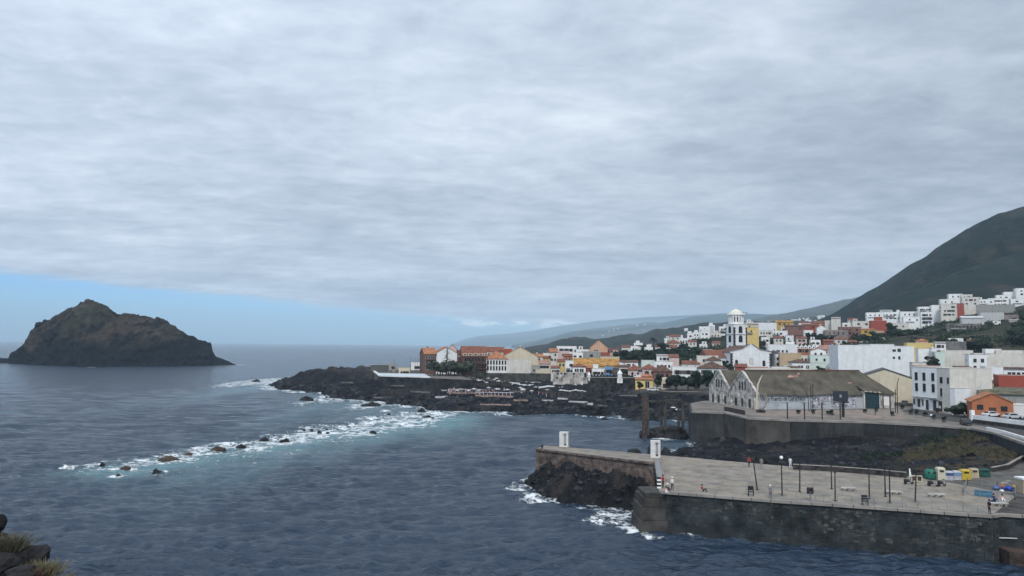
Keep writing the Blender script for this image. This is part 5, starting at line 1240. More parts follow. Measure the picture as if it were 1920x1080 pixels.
H(1555, 1566, 683, 362, 8, WHITE, 'flat', None, (1, 3), 'slim white house with dark shutters beside the huge blank block', wst='d', extra='n')
H(1548, 1563, 694, 345, 6, GREYW, 'mono', RT_PINK, (2, 1), 'small grey-roofed shed at the foot of the huge blank block', rp=2, name='shed', cat='shed')
H(1448, 1480, 688, 340, 8, WHITE, 'flat', None, (2, 1), 'low white wall-topped house behind the warehouse roof', extra='n')
H(1395, 1440, 691, 335, 7, PINK, 'mono', RT_PINK, (3, 1), 'low pink-white house right of the red awning', rp=2)
H(1380, 1400, 688, 332, 6, REDW, 'gx', RT_RED, None, 'dull red canopy roof in front of the church door', rp=5, extra='s', name='canopy', cat='canopy')
# huge blank white block
t_ = H(1574, 1633, 647, 331, 16, WHITE2, 'flat', None, None, 'huge blank bluish-white block, its left half', extra='ns', rot=-10, name='apartment_block', cat='building')
t2 = H(1633, 1674, 645.5, 329, 18, WHITE2, 'flat', None, None, 'huge blank bluish-white block, its middle part rising behind the cream gable', extra='ns', rot=-10, name='apartment_block', cat='building')
t3 = H(1673, 1711, 649, 327.5, 16, WHITE2, 'flat', None, None, 'right part of the huge white block with four small windows', extra='ns', rot=-10, name='apartment_block', cat='building')
Ht = P(1690, 649, 327.5).z - t3.location.z
for xx, zz in ((-3.6, -5.1), (-1.4, -5.1), (-1.4, -1.8), (-3.4, -1.9)): window(t3, xx, Ht + zz, .7 if zz < -2 else 1.2, 1.2 if xx > -2 else .8, 'd')
H(1563, 1576, 652, 345, 10, WHITE, 'flat', None, None, 'white stepped shoulder at the left of the huge block', extra='ns', name='building', cat='building')
# yellow and white behind
H(1704, 1763, 643, 375, 12, YELLOW, 'flat', None, None, 'large yellow building with a small tiled lookout', extra='ns', name='building', cat='building')
H(1720, 1739, 639, 378, 6, SALMON, 'hip', RT_ORANGE, (1, 1), 'small tiled lookout room on top of the yellow building', rp=4, name='lookout_room', cat='room')
H(1723, 1747, 654, 350, 9, WHITE, 'flat', None, None, 'white wall in front of the yellow building', extra='ns')
H(1747, 1756, 653, 345, 9, WHITE2, 'flat', None, (2, 1), 'narrow white house with dark roof terrace door', wst='d')
H(1755, 1772, 643, 370, 7, WHITE, 'mono', FLATR, (2, 1), 'small white house right of the yellow building', rp=2)
H(1765, 1808, 641, 385, 10, mat('wall_slate', (0.17, 0.17, 0.17), .95, .25, .5), 'flat', FLATR, None, 'plain slate-grey building below a small white house', extra='ns', name='building', cat='building')
H(1780, 1804, 634, 410, 8, WHITE, 'flat', None, (3, 1), 'small white house with three dark windows above the slate-grey building', extra='n')
H(1754, 1770, 660, 335, 8, MINT, 'flat', None, [(-.6, 6, 1.4, 1.2)], 'mint-white house with one green-shuttered window', extra='n')
H(1768, 1820, 657, 338, 12, OFFW, 'flat', None, None, 'long blank off-white block in the middle right', extra='n')
H(1819, 1850, 665, 315, 12, WHITE, 'flat', None, (2, 2), 'white block with a small balcony, right of the long off-white block', extra='n', wst='d')
H(1850, 1875, 654, 335, 10, WHITE, 'flat', None, (2, 1), 'white house with a roof room left of the large off-white wall', extra='n')
H(1834, 1914, 663, 322, 12, OFFW, 'flat', None, None, 'broad blank off-white block near the right edge', extra='ns', name='apartment_block', cat='building')
H(1872, 1915, 657, 330, 10, OFFW, 'flat', None, None, 'raised rear part of the broad off-white block', extra='ns', name='building', cat='building')
H(1712, 1735, 680, 262, 8, OFFW, 'flat', None, (1, 1), 'low roof terrace house behind the three-storey white building', extra='n')
H(1735, 1796, 691, 245, 6, OFFW, 'flat', FLATR, (1, 1), 'cream terrace house with potted plants behind the three-storey building', extra='n')
H(1795, 1820, 690, 250, 8, DGREY, 'mono', RT_BROWN, (2, 1), 'dark open shed between white houses', rp=2, name='shed', cat='shed', wst='d')
H(1820, 1846, 697, 240, 9, WHITE2, 'flat', None, (2, 2), 'white house left of the balconied house', extra='n')
t_ = H(1850, 1878, 688, 228, 10, WHITE2, 'flat', None, [(-1.4, 5.2, .8, 1.8), (1.0, 5.2, .8, 1.8), (0.6, 2.2, 1.4, 1.8)], 'white house with dark-railed balconies near the red wall', extra='nb', ww=.9)
H(1877, 1925, 704, 214, 10, REDW, 'flat', FLATR, None, 'long plain brick-red building at the right edge', extra='ns', name='building', cat='building')
H(1886, 1925, 692, 240, 8, WHITE, 'gx', RT_BROWN, (4, 1), 'white house with small windows above the red building', rp=2, ww=.9)
H(1824, 1851, 722, 222, 8, BRICK, 'gx', RT_RED, (2, 1), 'low house with a dull red tiled roof left of the balconied house', rp=8, extra='s')
H(1781, 1850, 713, 218, 10, OFFW, 'flat', None, None, 'long plain off-white wall building above the garden', extra='ns', name='building', cat='building')
H(1846, 1930, 740, 200, 9, GREYW, 'mono', mat('mossy_roof', (0.13, 0.125, 0.085), .95, .35, .5), None, 'long shed with a mossy grey-green roof behind the orange house', rp=10, extra='s', name='shed', cat='shed', zb=8.5)
# orange gabled house
t_ = H(1828, 1893, 754, 184, 9, ORANGE, 'gy', RT_ORANGE, [(-2.6, 2.6, 1.2, 1.0), (2.4, 2.4, 1.2, 1.0)], 'bright orange gabled house beside the white parapet', rp=15.5, extra='s', zb=8.7, wst='d')
MB().box(-.75, .75, -.06, .05, 0, 2.6).build('door', WOODD, t_)
H(1895, 1930, 760, 186, 8, WHITE2, 'flat', FLATR, None, 'low white shed right of the orange gabled house', extra='ns', zb=8.7, name='shed', cat='shed')
# cream gabled warehouse
H(1607, 1711, 711, 236, 16, CREAM, 'gy', mat('sheet_roof_grey', (0.10, 0.10, 0.095), .9, .3), [(8.0, 5.6, .8, .7)], 'cream gabled warehouse with a grey stained gable top', rp=18.5, extra='s', name='warehouse', cat='warehouse', zb=8, rot=-24)
# infill on the slopes
inf = [
 (1428, 1443, 632, 520, WHITE, 'flat', 'white cottage on the grey slope right of the mustard building'), (1452, 1468, 634, 512, OFFW, 'gx', 'cream cottage with red tiles on the grey slope'),
 (1474, 1488, 629, 535, WHITE2, 'flat', 'white cube house under the brick-red house'), (1494, 1512, 634, 515, PINK, 'gx', 'pink cottage with red tiles above the orange row'),
 (1520, 1538, 637, 505, WHITE, 'flat', 'white cottage above the right end of the orange row'), (1545, 1562, 640, 500, REDW, 'gx', 'dark red tiled terrace house above the faded red roof'),
 (1566, 1588, 636, 512, OFFW, 'gx', 'pale house with brown tiles under the grey-brown building'), (1592, 1606, 641, 495, BRICK, 'gx', 'brick cottage left of the huge white block top'),
 (1612, 1628, 640, 500, WHITE, 'flat', 'small white house just above the huge white block'), (1650, 1664, 638, 505, OFFW, 'flat', 'pale cottage above the middle of the huge white block'),
 (1684, 1700, 634, 515, GREYW, 'flat', 'grey cottage on the slope left of the yellow building'), (1640, 1653, 629, 540, TAN, 'gx', 'tan cottage below the brick-red stepped house'),
 (1166, 1182, 651, 540, OFFW, 'gx', 'pale house with red tiles at the left end of the dark belt'), (1209, 1224, 651, 545, WHITE, 'flat', 'white villa wing under the palm'),
 (1291, 1306, 641, 600, OFFW, 'gx', 'cream house with red tiles right of the arcade'), (1312, 1326, 645, 580, WHITE, 'flat', 'small white house on the green slope above the church roof'),
 (1336, 1350, 643, 585, PINK, 'gx', 'pink cottage on the green slope left of the bell tower'), (1756, 1772, 628, 505, WHITE, 'flat', 'white cottage on the slope behind the yellow building'),
 (1815, 1830, 640, 440, OFFW, 'gx', 'pale cottage with red tiles among the slope trees'), (1850, 1864, 628, 470, WHITE, 'flat', 'small white house high among the slope trees'),
 (1884, 1904, 622, 490, WHITE, 'flat', 'white house among trees at the right edge of the slope'), (1868, 1884, 644, 430, GREYW, 'flat', 'grey shed roof among the slope trees'),
 (1480, 1494, 611, 660, WHITE, 'flat', 'white house peeking over the dull brick-red roof'), (1436, 1450, 611, 650, OFFW, 'flat', 'cream top storey behind the broad blank white wall'), (1400, 1412, 603, 640, WHITE, 'flat', 'white roof room beside the bell tower top'),
]
for (x0, x1, yt, D, wm_, rf, lab) in inf: H(x0, x1, yt, D, 8, wm_, rf, RT_RED if rf == 'gx' else None, (2, 2), lab, **({'rp': 3} if rf == 'gx' else {}))
# far village specks on the slopes
rg2 = random.Random(5)
proto = None
for (x0, x1, t0, t1, hn, n_, lab, grp) in [(1400, 1545, .70, .97, 'hills_village', 70, 'tiny pale house of the far village on the slope right of the bell tower', 'houses of the far village'), (1070, 1345, .35, .9, 'hills_coast', 34, 'tiny pale speck of a house on the hazy blue coast', 'houses on the hazy coast'), (1240, 1340, .3, .8, 'hills_headland', 12, 'small white farmhouse on the brown headland hill', 'farmhouses on the headland')]:
    for i in range(n_):
        x_, D, z_ = HILLF[hn](rg2.uniform(x0, x1), rg2.uniform(t0, t1)); s_ = rg2.uniform(4.5, 9) * (1 if D < 4000 else 1.5)
        if proto is None: o = MB().box(-.5, .5, 0, .8, -1.6, .5).build('house', WHITE); proto = o.data
        else: o = put('house', proto)
        o.location = (x_, D, z_ + s_ * .3); o.scale = (s_ * rg2.uniform(.8, 1.7), s_, s_ * .75); tag(o, lab, 'house', grp)
# ------------------------------------------------------------------ church
CZ = 11.5
p0 = P(1370, 685, 385); p1 = P(1447, 690, 384)
A = Vector((p0.x, p0.y, 0)); B = Vector((p1.x, p1.y, 0)); d = B - A; W_ = d.length; hw = W_ / 2; rz = math.atan2(d.y, d.x); Mi = (A + B) / 2
ch = thing('church', 'white church with a stepped gable front, dark corner stones and red tiled nave roof', 'church', (Mi.x, Mi.y, CZ), rz)
eave = P(1409, 659, 385).z - CZ; peak = P(1409, 645, 385).z - CZ
mb = MB(); prof = [(-hw, -3), (hw, -3), (hw, eave), (hw * .45, eave + .9), (0.6, peak), (-.6, peak), (-hw * .42, eave + 1.4), (-hw, eave)]
n_ = len(prof); mb.add([(x, 0, z) for x, z in prof] + [(x, 1.2, z) for x, z in prof], [tuple(range(n_)), tuple(range(2 * n_ - 1, n_ - 1, -1))] + [(i, n_ + i, n_ + (i + 1) % n_, (i + 1) % n_) for i in range(n_)])
mb.box(-hw + .02, hw - .02, 1.2, 34, -3, eave - .3)
mb.build('wall', WHITE2, ch)
for sx in (-1, 1):
    for k in range(15):
        z_ = k * .72; ln = .9 if k % 2 else 1.25
        MB().box(*( (-hw - .06, -hw + ln) if sx < 0 else (hw - ln, hw + .06)), -.07, .5, z_, z_ + .66).build('corner_stone', QUOIN, ch)
def gablebar(a, b_): MB().bar((a[0], -.12, a[1]), (b_[0], -.12, b_[1]), .5, .28).build('coping', CONC, ch)
gablebar((-hw, eave + .1), (-hw * .42, eave + 1.5)); gablebar((-hw * .42, eave + 1.5), (-.5, peak + .1)); gablebar((.5, peak + .1), (hw * .45, eave + 1.0)); gablebar((hw * .45, eave + 1.0), (hw, eave + .1))
def arched(parent, x, z0, w_, h_, m_, name='window', y=-.04, frame=None):
    n_ = 8; pts = [(-w_ / 2, 0), (w_ / 2, 0)] + [(w_ / 2 * math.cos(a), h_ - w_ / 2 + w_ / 2 * math.sin(a)) for a in np.linspace(0, math.pi, n_)]
    k = len(pts); mb = MB().add([(x + a, y, z0 + b_) for a, b_ in pts] + [(x + a, y + .3, z0 + b_) for a, b_ in pts], [tuple(range(k)), tuple(range(2 * k - 1, k - 1, -1))] + [(i, k + i, k + (i + 1) % k, (i + 1) % k) for i in range(k)])
    if frame:
        s_ = 1.0 + .36 / w_; fr = MB().add([(x + a * s_, y + .02, z0 - .15 + b_ * (1 + .35 / h_)) for a, b_ in pts] + [(x + a * s_, y + .3, z0 - .15 + b_ * (1 + .35 / h_)) for a, b_ in pts], [tuple(range(k)), tuple(range(2 * k - 1, k - 1, -1))] + [(i, k + i, k + (i + 1) % k, (i + 1) % k) for i in range(k)])
        o = fr.build(name, frame, parent); mb.build('pane', m_, o); return o
    return mb.build(name, m_, parent)
arched(ch, -hw + 3.0, 4.6, 1.1, 2.6, GLASS, frame=QUOIN); arched(ch, hw - 3.9, 4.4, 1.1, 2.6, GLASS, frame=QUOIN)
arched(ch, 0.1, 5.2, 1.5, 3.0, OFFW, 'niche', frame=CONC); arched(ch, 0.1, 0, 2.4, 3.6, WOODD, 'door', frame=QUOIN)
# nave roof (dark red, ridge running back), side aisle roof
MB().add([(-hw - .4, .9, eave - .4), (0, .9, peak - .7), (hw + .4, .9, eave - .4), (-hw - .4, 34, eave - .4), (0, 34, peak - .7), (hw + .4, 34, eave - .4), (-hw - .4, .9, eave - .7), (hw + .4, .9, eave - .7), (-hw - .4, 34, eave - .7), (hw + .4, 34, eave - .7)], [(0, 1, 4, 3), (1, 2, 5, 4), (6, 8, 9, 7), (0, 3, 8, 6), (2, 7, 9, 5), (3, 4, 5, 9, 8), (0, 6, 7, 2, 1)]).build('roof', RT_BROWN, ch)
# left side nave: wall seen obliquely between the front and the tower
MB().box(-hw - 9.5, -hw - .05, 9, 34, -3, 8.2).build('side_wall', WHITE2, ch)
for k in range(4): arched(ch, -hw - 8.2 + k * 2.2, 4.2, .7, 2.0, GREYW, y=8.9)
MB().add([(-hw - 10, 8.4, 8.2), (-hw + 1, 8.4, 8.2), (-hw + 1, 21, 12.4), (-hw - 10, 21, 12.4), (-hw + 1, 34.5, 8.2), (-hw - 10, 34.5, 8.2)], [(0, 1, 2, 3), (3, 2, 4, 5), (0, 3, 5), (1, 4, 2)]).build('side_roof', RT_RED, ch)
# bell tower
TD = 432
c0 = P(1380.5, 640, TD)
tz = 12.0
tw = thing('bell_tower', 'tall white bell tower with dark stone corners, open belfry and a pale dome', 'tower', (c0.x, c0.y, tz), R(18))
h1 = P(1380, 607, TD).z - tz; h2_ = P(1380, 590, TD).z - tz; h3 = P(1380, 577.5, TD).z - tz
s_ = 4.25
MB().box(-s_, s_, -s_, s_, -3, h1 - .5).build('shaft', WHITE2, tw)
for sx in (-1, 1):
    for sy in (-1, 1):
        for k in range(26):
            z_ = k * .95; 
            if z_ > h1 - 1.4: break
            a = .95 if k % 2 else .72
            MB().box(sx * s_ - (a if sx > 0 else -.0) - (0 if sx > 0 else .06), sx * s_ + (.06 if sx > 0 else a), sy * s_ - (a if sy > 0 else .06), sy * s_ + (.06 if sy > 0 else a), z_, z_ + .9).build('corner_stone', QUOIN, tw)
for z_ in (h1 - .5, h1 - 6.4): MB().box(-s_ - .25, s_ + .25, -s_ - .25, s_ + .25, z_, z_ + .35).build('cornice', WHITE if z_ > h1 - 2 else CONC, tw)
for side in (0, 1):
    for z0 in (h1 - 5.3, h1 - 10.6, h1 - 16.5):
        o = arched(tw, 0, z0, 2.2, 3.7, GLASS, y=-s_ - .05, frame=QUOIN)
        if side: o.rotation_euler = (0, 0, -math.pi / 2)
# belfry: octagon with piers and openings
MB().lathe([(3.0, h1 - .15), (3.0, h2_ - .6)], 8).build('belfry_core', DGREY, tw)
for k in range(16):
    a = k * math.pi / 8 + math.pi / 16; r_ = 3.95
    o = MB().box(-.38, .38, -.38, .38, h1 - .15, h2_ - .6).build('pier', WHITE, tw, loc=(r_ * math.cos(a), r_ * math.sin(a), 0), rz=a)
MB().lathe([(4.2, h1 - .15), (4.2, h1 + .9)], 16).build('belfry_base', WHITE, tw)
MB().lathe([(4.3, h2_ - 1.3), (4.3, h2_ - .5), (5.0, h2_ - .3), (5.0, h2_)], 16).build('belfry_cornice', WHITE, tw)
dr_ = 3.55; dh = h3 - h2_ - 1.3
MB().lathe([(4.0, h2_), (3.8, h2_ + .5)] + [(dr_ * math.cos(a), h2_ + .5 + dh * math.sin(a)) for a in np.linspace(0, 1.45, 9)] + [(.35, h2_ + dh + .6), (.3, h2_ + dh + 1.0), (.05, h2_ + dh + 1.2)], 20).build('dome', mat('dome_cream', (0.72, 0.70, 0.60), .8, .08), tw, smooth=True)
for k in range(8):
    a = k * math.pi / 4; MB().lathe([(.2, h2_), (.28, h2_ + .5), (.12, h2_ + 1.0)], 6, (4.6 * math.cos(a), 4.6 * math.sin(a))).build('finial', WHITE, tw)

# ------------------------------------------------------------------ long warehouse on the plaza
WZ = 8.0
O_ = G(1420, 768, WZ); E_ = G(1677, 765, WZ); d = (E_ - O_); Lw = d.length; rz = math.atan2(d.y, d.x)
wh = thing('warehouse', 'long old warehouse with weathered tile roof and painted white front on the plaza', 'warehouse', (O_.x, O_.y, WZ), rz)
ev = 4.35; rg = 10.4; dp = 15.5
PLB = mat('faded_blue_white_wall', (0.40, 0.43, 0.46), .92, .12, .4, streak=.45)
MB().box(0.5, Lw, 0, .4, -1, ev).build('front_wall', PLB, wh)
MB().box(Lw - .4, Lw, .4, dp, -1, ev).build('end_wall', OFFW, wh)
RUIN = mat('ruin_masonry', (0.50, 0.47, 0.43), .95, .45, .8, bump=.6, bscale=2, streak=.45, col2=(0.15, 0.135, 0.12), det=9)
def gablewall(y0, y1, pk, e0, nm, xo):
    mb = MB(); ym = (y0 + y1) / 2
    # masonry with two attic openings: built as pieces round them
    prof = [(y0, -1), (y1, -1), (y1, e0), (ym, pk), (y0, e0)]
    k = 5; mb.add([(xo, y, z) for y, z in prof] + [(xo + .8, y, z) for y, z in prof], [tuple(range(k)), tuple(range(2 * k - 1, k - 1, -1))] + [(i, k + i, k + (i + 1) % k, (i + 1) % k) for i in range(k)])
    o = mb.build(nm, RUIN, wh)
    for yy, w_ in ((ym - 1.5, .7), (ym, .8), (ym + 1.5, .7)):
        MB().box(xo - .06, xo + .1, yy - w_ / 2, yy + w_ / 2, ev + .6, ev + 3.1).build('opening', DFRAME, wh)
    for yy in (y0 + 1.2, ym - 2.6, ym + 2.4, y1 - 1.2): MB().box(xo - .25, xo, yy - .3, yy + .3, -.5, ev - .3).build('pier', RUIN, wh)
    for yy in (ym - 3.8, ym + .3, ym + 3.9): MB().box(xo - .05, xo + .1, yy - .6, yy + .6, .2, 2.6).build('blocked_door', CONCD, wh)
    for a, b_ in (((xo - .1, y0, e0 + .15), (xo - .1, ym, pk + .15)), ((xo - .1, ym, pk + .15), (xo - .1, y1, e0 + .15))): MB().bar(a, b_, .3, .35).build('verge', RUIN, wh)
gablewall(0, dp, rg, ev, 'gable_wall', 0)
gablewall(dp + .05, dp + 13, rg - .2, ev + .2, 'gable_wall', 0.2)
def roofsheet(pts, m_=RT_OLD, th=.22, name='roof'):
    n_ = len(pts); MB().add([tuple(p) for p in pts] + [(p[0], p[1], p[2] + th) for p in pts], [tuple(range(n_ - 1, -1, -1)), tuple(range(n_, 2 * n_))] + [(i, (i + 1) % n_, n_ + (i + 1) % n_, n_ + i) for i in range(n_)]).build(name, m_, wh)
xr = Lw - 5.6
# front slope in bays so that the old roof sags a little
nb = 9
for k in range(nb):
    a = .8 + (Lw - .8 - 0) * k / nb; b_ = .8 + (Lw - .8) * (k + 1) / nb; s0 = .18 * math.sin(k * 1.7); s1 = .18 * math.sin((k + 1) * 1.7)
    at = min(a, xr); bt = min(b_, xr)
    if k == nb - 1: roofsheet([(a, -.6, ev - .45 + s0), (Lw + .4, -.6, ev - .4), (xr, dp / 2, rg)] if at >= xr - .01 else [(a, -.6, ev - .45 + s0), (Lw + .4, -.6, ev - .4), (xr, dp / 2, rg), (at, dp / 2, rg)])
    else: roofsheet([(a, -.6, ev - .45 + s0), (b_, -.6, ev - .45 + s1), (bt, dp / 2, rg), (at, dp / 2, rg)])
roofsheet([(Lw + .4, -.6, ev - .4), (Lw + .4, dp + .3, ev - .4), (xr, dp / 2, rg)])
roofsheet([(.8, dp, ev + .2), (.8, dp / 2, rg), (xr, dp / 2, rg), (Lw, dp, ev + .2)])
roofsheet([(.9, dp + .1, ev + .3), (Lw - 2, dp + .1, ev + .3), (Lw - 6, dp + 6.5, rg - .3), (.9, dp + 6.5, rg - .3)])
MB().bar((.8, dp / 2, rg + .3), (xr, dp / 2, rg + .3), .5, .35).build('ridge_cap', RT_BROWN, wh)
MB().box(12, 31, dp / 2 + 3.2, dp / 2 + 3.6, rg - 1.6, rg + .35).build('pale_parapet', WHITE, wh)
MB().box(13, 33, dp + 12.6, dp + 13, ev, rg + .3).build('pale_parapet', OFFW, wh)
MB().bar((0.3, 1.2, ev + .4), (0.2, dp * .42, rg - .8), .3, .3).build('pale_flashing', CREAM, wh)
# patches of broken tiles
for (x_, y_, w_, h_) in ((13, 5.2, 3.6, .9), (22.5, 1.0, 2.6, 1.3), (7.5, 2.0, .6, 1.2), (31.5, 3.0, 1.6, .5), (17, 6.2, 1.0, .7)):
    z_ = ev - .4 + (rg - ev + .4) * (y_ + .6) / (dp / 2 + .6) + .25; sl = (rg - ev + .4) / (dp / 2 + .6)
    MB().add([(x_, y_, z_), (x_ + w_, y_ + .2, z_ + .2 * sl), (x_ + w_ * 1.15, y_ + h_, z_ + h_ * sl), (x_ + w_ * .3, y_ + h_, z_ + h_ * sl)], [(0, 1, 2, 3)]).build('roof_patch', CREAM if x_ in (22.5,) else RT_PINK, wh)
# lettering
fc = bpy.data.curves.new('lettering', 'FONT'); fc.body = 'Villa y Puerto de Garachico'; fc.size = 1.55; fc.extrude = 0.03; fc.align_x = 'LEFT'; fc.space_character = 0.92
fc.materials.append(METAL); tx = bpy.data.objects.new('lettering', fc); COL.objects.link(tx); tx.parent = wh; tx.rotation_euler = (math.pi / 2, 0, 0)
bpy.context.view_layer.update(); sc_ = 14.2 / max(tx.dimensions.x, .1); tm = bpy.data.meshes.new_from_object(tx.evaluated_get(bpy.context.evaluated_depsgraph_get())); bpy.data.objects.remove(tx); tx = put('lettering', tm, wh); tx.rotation_euler = (math.pi / 2, 0, 0); tx.scale = (sc_, 1.08, 1); tx.location = (.9, -.06, ev - 1.9)
for z_ in (ev - .35, ev - 2.4): MB().box(.6, 15.6, -.03, .02, z_, z_ + .06).build('painted_band', GREYW, wh)
# right part: painted panels, piers, roller gate rising above the eave
MUR = mat('mural_paint', (0.42, 0.41, 0.43), .9, .5, 1.4, col2=(0.03, 0.03, 0.05), det=3)
for (x0, x1, z0, z1) in ((17.0, 19.8, .4, 3.9), (20.2, 23.2, 2.2, 3.9), (20.2, 21.6, .4, 2.0), (23.6, 26.2, .4, 3.8), (26.6, 29.4, 1.9, 3.8), (26.8, 30.2, .35, 1.8), (30.6, 32.0, .4, 3.6)):
    MB().box(x0, x1, -.05, .02, z0, z1).build('mural_panel', MUR, wh)
xg = Lw - 10.6
MB().box(xg - .3, xg + 5.0, -1.0, 1.4, -.05, ev + .6).build('gate_bay', OFFW, wh)
GG = mat('dark_green_gate', (0.020, 0.050, 0.060), .6, .1, 1)
for k in range(14): MB().box(xg, xg + 4.7, -1.10 - .03 * (k % 2), -1.0, .05 + k * .34, .05 + k * .34 + .32).build('gate_slat', GG, wh)
roofsheet([(xg - .8, -1.6, ev + .55), (xg + 5.5, -1.6, ev + .1), (xg + 5.3, 3, ev + 2.0), (xg - .2, 3, ev + 2.2)], RT_OLD, .15, 'gate_roof')
for k in range(4): MB().bar((xg - .6 + k * 1.5, -1.65, ev + .65 - k * .1), (xg + .3 + k * 1.5, -1.65, ev + .60 - k * .12), .15, .22).build('edge_tile', CREAM, wh)
MB().box(Lw - 4.6, Lw - .1, -.06, .02, 0, ev - .4).build('stained_panel', RUIN, wh)
MB().box(Lw - 3.6, Lw - 1.8, -.12, .02, .8, 3.3).build('poster', WHITE, wh)
MB().box(Lw - 4.0, Lw - 3.7, -.15, .02, 0, 3.6).box(Lw - 1.7, Lw - 1.4, -.15, .02, 0, 3.6).build('door_jamb', WOODD, wh)

# ------------------------------------------------------------------ three-storey white corner house
pa = G(1712, 766, 8.0); pb = G(1758, 771, 8.0); pc = G(1783, 774.5, 8.0)
zt = P(1735, 694, 214).z
f1_ = house2((pa.x, pa.y), (pb.x + .0, pb.y), zt, 12, WHITE2, 'flat', None, None, 'three-storey white corner house with tall narrow dark windows', zb=8.0, extra='ns', name='corner_house')
d = pb - pa; Lf = Vector((d.x, d.y, 0)).length; Hh = zt - 8.0
for r_ in range(2):
    for u_ in (0.18, 0.50, 0.86): window(f1_, -Lf / 2 + Lf * u_, Hh - 1.9 - r_ * 3.1, .85, 2.1, 'd')
for u_, w_, h_ in ((.06, .6, 1.6), (.26, .9, 2.2), (.42, .5, 1.8), (.6, .9, 2.8), (.9, 1.1, 3.0)):
    MB().box(-Lf / 2 + Lf * u_ - w_ / 2, -Lf / 2 + Lf * u_ + w_ / 2, -.08, .04, 2.9 - h_ + .0, 2.9).build('door', DFRAME, f1_)
MB().box(-Lf / 2, Lf / 2, -.35, 0, 3.45, 3.6).build('string_course', GREYW, f1_)
for u_ in (.3, .9): MB().box(-Lf / 2 + Lf * u_ - 1.2, -Lf / 2 + Lf * u_ + 1.2, -.9, 0, 3.05, 3.2).build('awning', DGREY if u_ > .5 else GREYW, f1_)
f2_ = house2((pb.x + .1, pb.y - .05), (pc.x, pc.y), zt, 12, OFFW, 'flat', None, None, 'cream-white continuation of the corner house with two square windows', zb=8.0, extra='ns', name='corner_house')
d = pc - pb; L2 = Vector((d.x, d.y, 0)).length
for u_, w_ in ((.34, 1.0), (.86, .6)): window(f2_, -L2 / 2 + L2 * u_, Hh - 2.6, w_, 1.5, 'd')
window(f2_, -L2 / 2 + L2 * .32, Hh - 6.0, 1.1, 2.3, 'w')
MB().box(-L2 / 2 + .5, -L2 / 2 + 2.0, -.08, .04, 0, 2.9).build('door', DFRAME, f2_)
MB().box(-L2 / 2 + .8, -L2 / 2 + 1.4, -.14, -.05, .9, 1.6).build('notice', WHITE, f2_)
pd = G(1796, 776, 8.0)
MB().add([(0, 0, 0), (1, 0, 0), (1, 0, 1), (0, 0, 1)], [(0, 1, 2, 3)])
house2((pc.x + .1, pc.y), (pd.x, pd.y + 1), 8 + 6.0, 9, WHITE2, 'flat', None, None, 'plain white stub wing at the right foot of the corner house', zb=8.0, extra='ns', name='wing')
H(1720, 1760, 689, 235, 5, OFFW, 'mono', RT_PINK, (2, 1), 'faded tiled lean-to on the roof behind the corner house', rp=2, extra='s', name='lean_to', cat='room')

# ------------------------------------------------------------------ parapet terrace with parked cars
tp = [G(a, b, 9.0) for a, b in [(1823, 785), (1920, 797), (2040, 812), (2040, 770), (1840, 772)]]
o = MB().prism([(p.x, p.y) for p in tp], 6.5, 9.0).build('car_terrace', CONCD); tag(o, kind='structure')
t_ = thing('parapet', 'white parapet along the dark terrace wall in front of the orange house', 'wall', (0, 0, 0))
a = G(1823, 785, 9.0); b_ = G(2040, 812, 9.0); dd = b_ - a
for k in range(12):
    p = a + dd * (k / 12 + .001); e = a + dd * ((k + 1) / 12 - .001); MB().bar((p.x, p.y, 9.45), (e.x, e.y, 9.45), .4, 1.0).build('parapet_panel', WHITE, t_)
MB().bar((a.x, a.y - .25, 8.0), (b_.x, b_.y - .25, 8.0), .45, 1.9).build('dark_wall', STONE, t_)
MB().box(a.x - .4, a.x + .4, a.y - .4, a.y + .4, 8.6, 11.0).build('end_pillar', WHITE, t_)
def car(loc, rz, col, label, cat='car'):
    t_ = thing('parked_car', label, cat, loc, rz, 'parked cars')
    pm_ = mat('car_paint_' + col[0], col[1], .3, .03, 1, spec=.5)
    n_ = 10; prof = [(-2.1, .35), (-2.1, .75), (-1.7, .95), (-1.1, 1.38), (.35, 1.42), (1.0, .98), (1.95, .85), (2.1, .6), (2.1, .35)]
    mb = MB(); k = len(prof)
    mb.add([(x, -.85, z) for x, z in prof] + [(x, .85, z) for x, z in prof], [tuple(range(k - 1, -1, -1)), tuple(range(k, 2 * k))] + [(i, (i + 1) % k, k + (i + 1) % k, k + i) for i in range(k)])
    mb.build('body', pm_, t_)
    gl = MB(); gp = [(-1.45, .98), (-1.02, 1.30), (.28, 1.33), (.80, .98)]
    gl.add([(x, -.865, z) for x, z in gp] + [(x, .865, z) for x, z in gp], [(3, 2, 1, 0), (4, 5, 6, 7)]); gl.add([(.42, -.7, 1.38), (.98, -.72, 1.02), (.98, .72, 1.02), (.42, .7, 1.38)], [(0, 1, 2, 3)]); gl.add([(-1.18, -.7, 1.36), (-1.66, -.72, 1.0), (-1.66, .72, 1.0), (-1.18, .7, 1.36)], [(3, 2, 1, 0)])
    gl.build('window', GLASS, t_)
    for sx in (-1.3, 1.3):
        for sy in (-.8, .8):
            w_ = MB().lathe([(.05, -.1), (.31, -.1), (.33, 0), (.31, .1), (.05, .1)], 14).build('wheel', METAL, t_, loc=(sx, sy, .33)); w_.rotation_euler = (math.pi / 2, 0, 0)
    for sy in (-.6, .6):
        MB().box(2.06, 2.12, sy - .2, sy + .2, .6, .74).build('headlight', FRAME, t_)
    return t_
c1 = G(1867, 783, 9.0); c2 = G(1908, 787, 9.0); c3 = G(1844, 779, 9.0)
car((c1.x, c1.y + 1.6, 9.0), R(8), ('white', (.7, .7, .7)), 'white car parked behind the parapet in front of the orange house')
car((c2.x, c2.y + 1.8, 9.0), R(5), ('silver', (.5, .52, .54)), 'silver car parked in front of the low white shed, at the right edge')
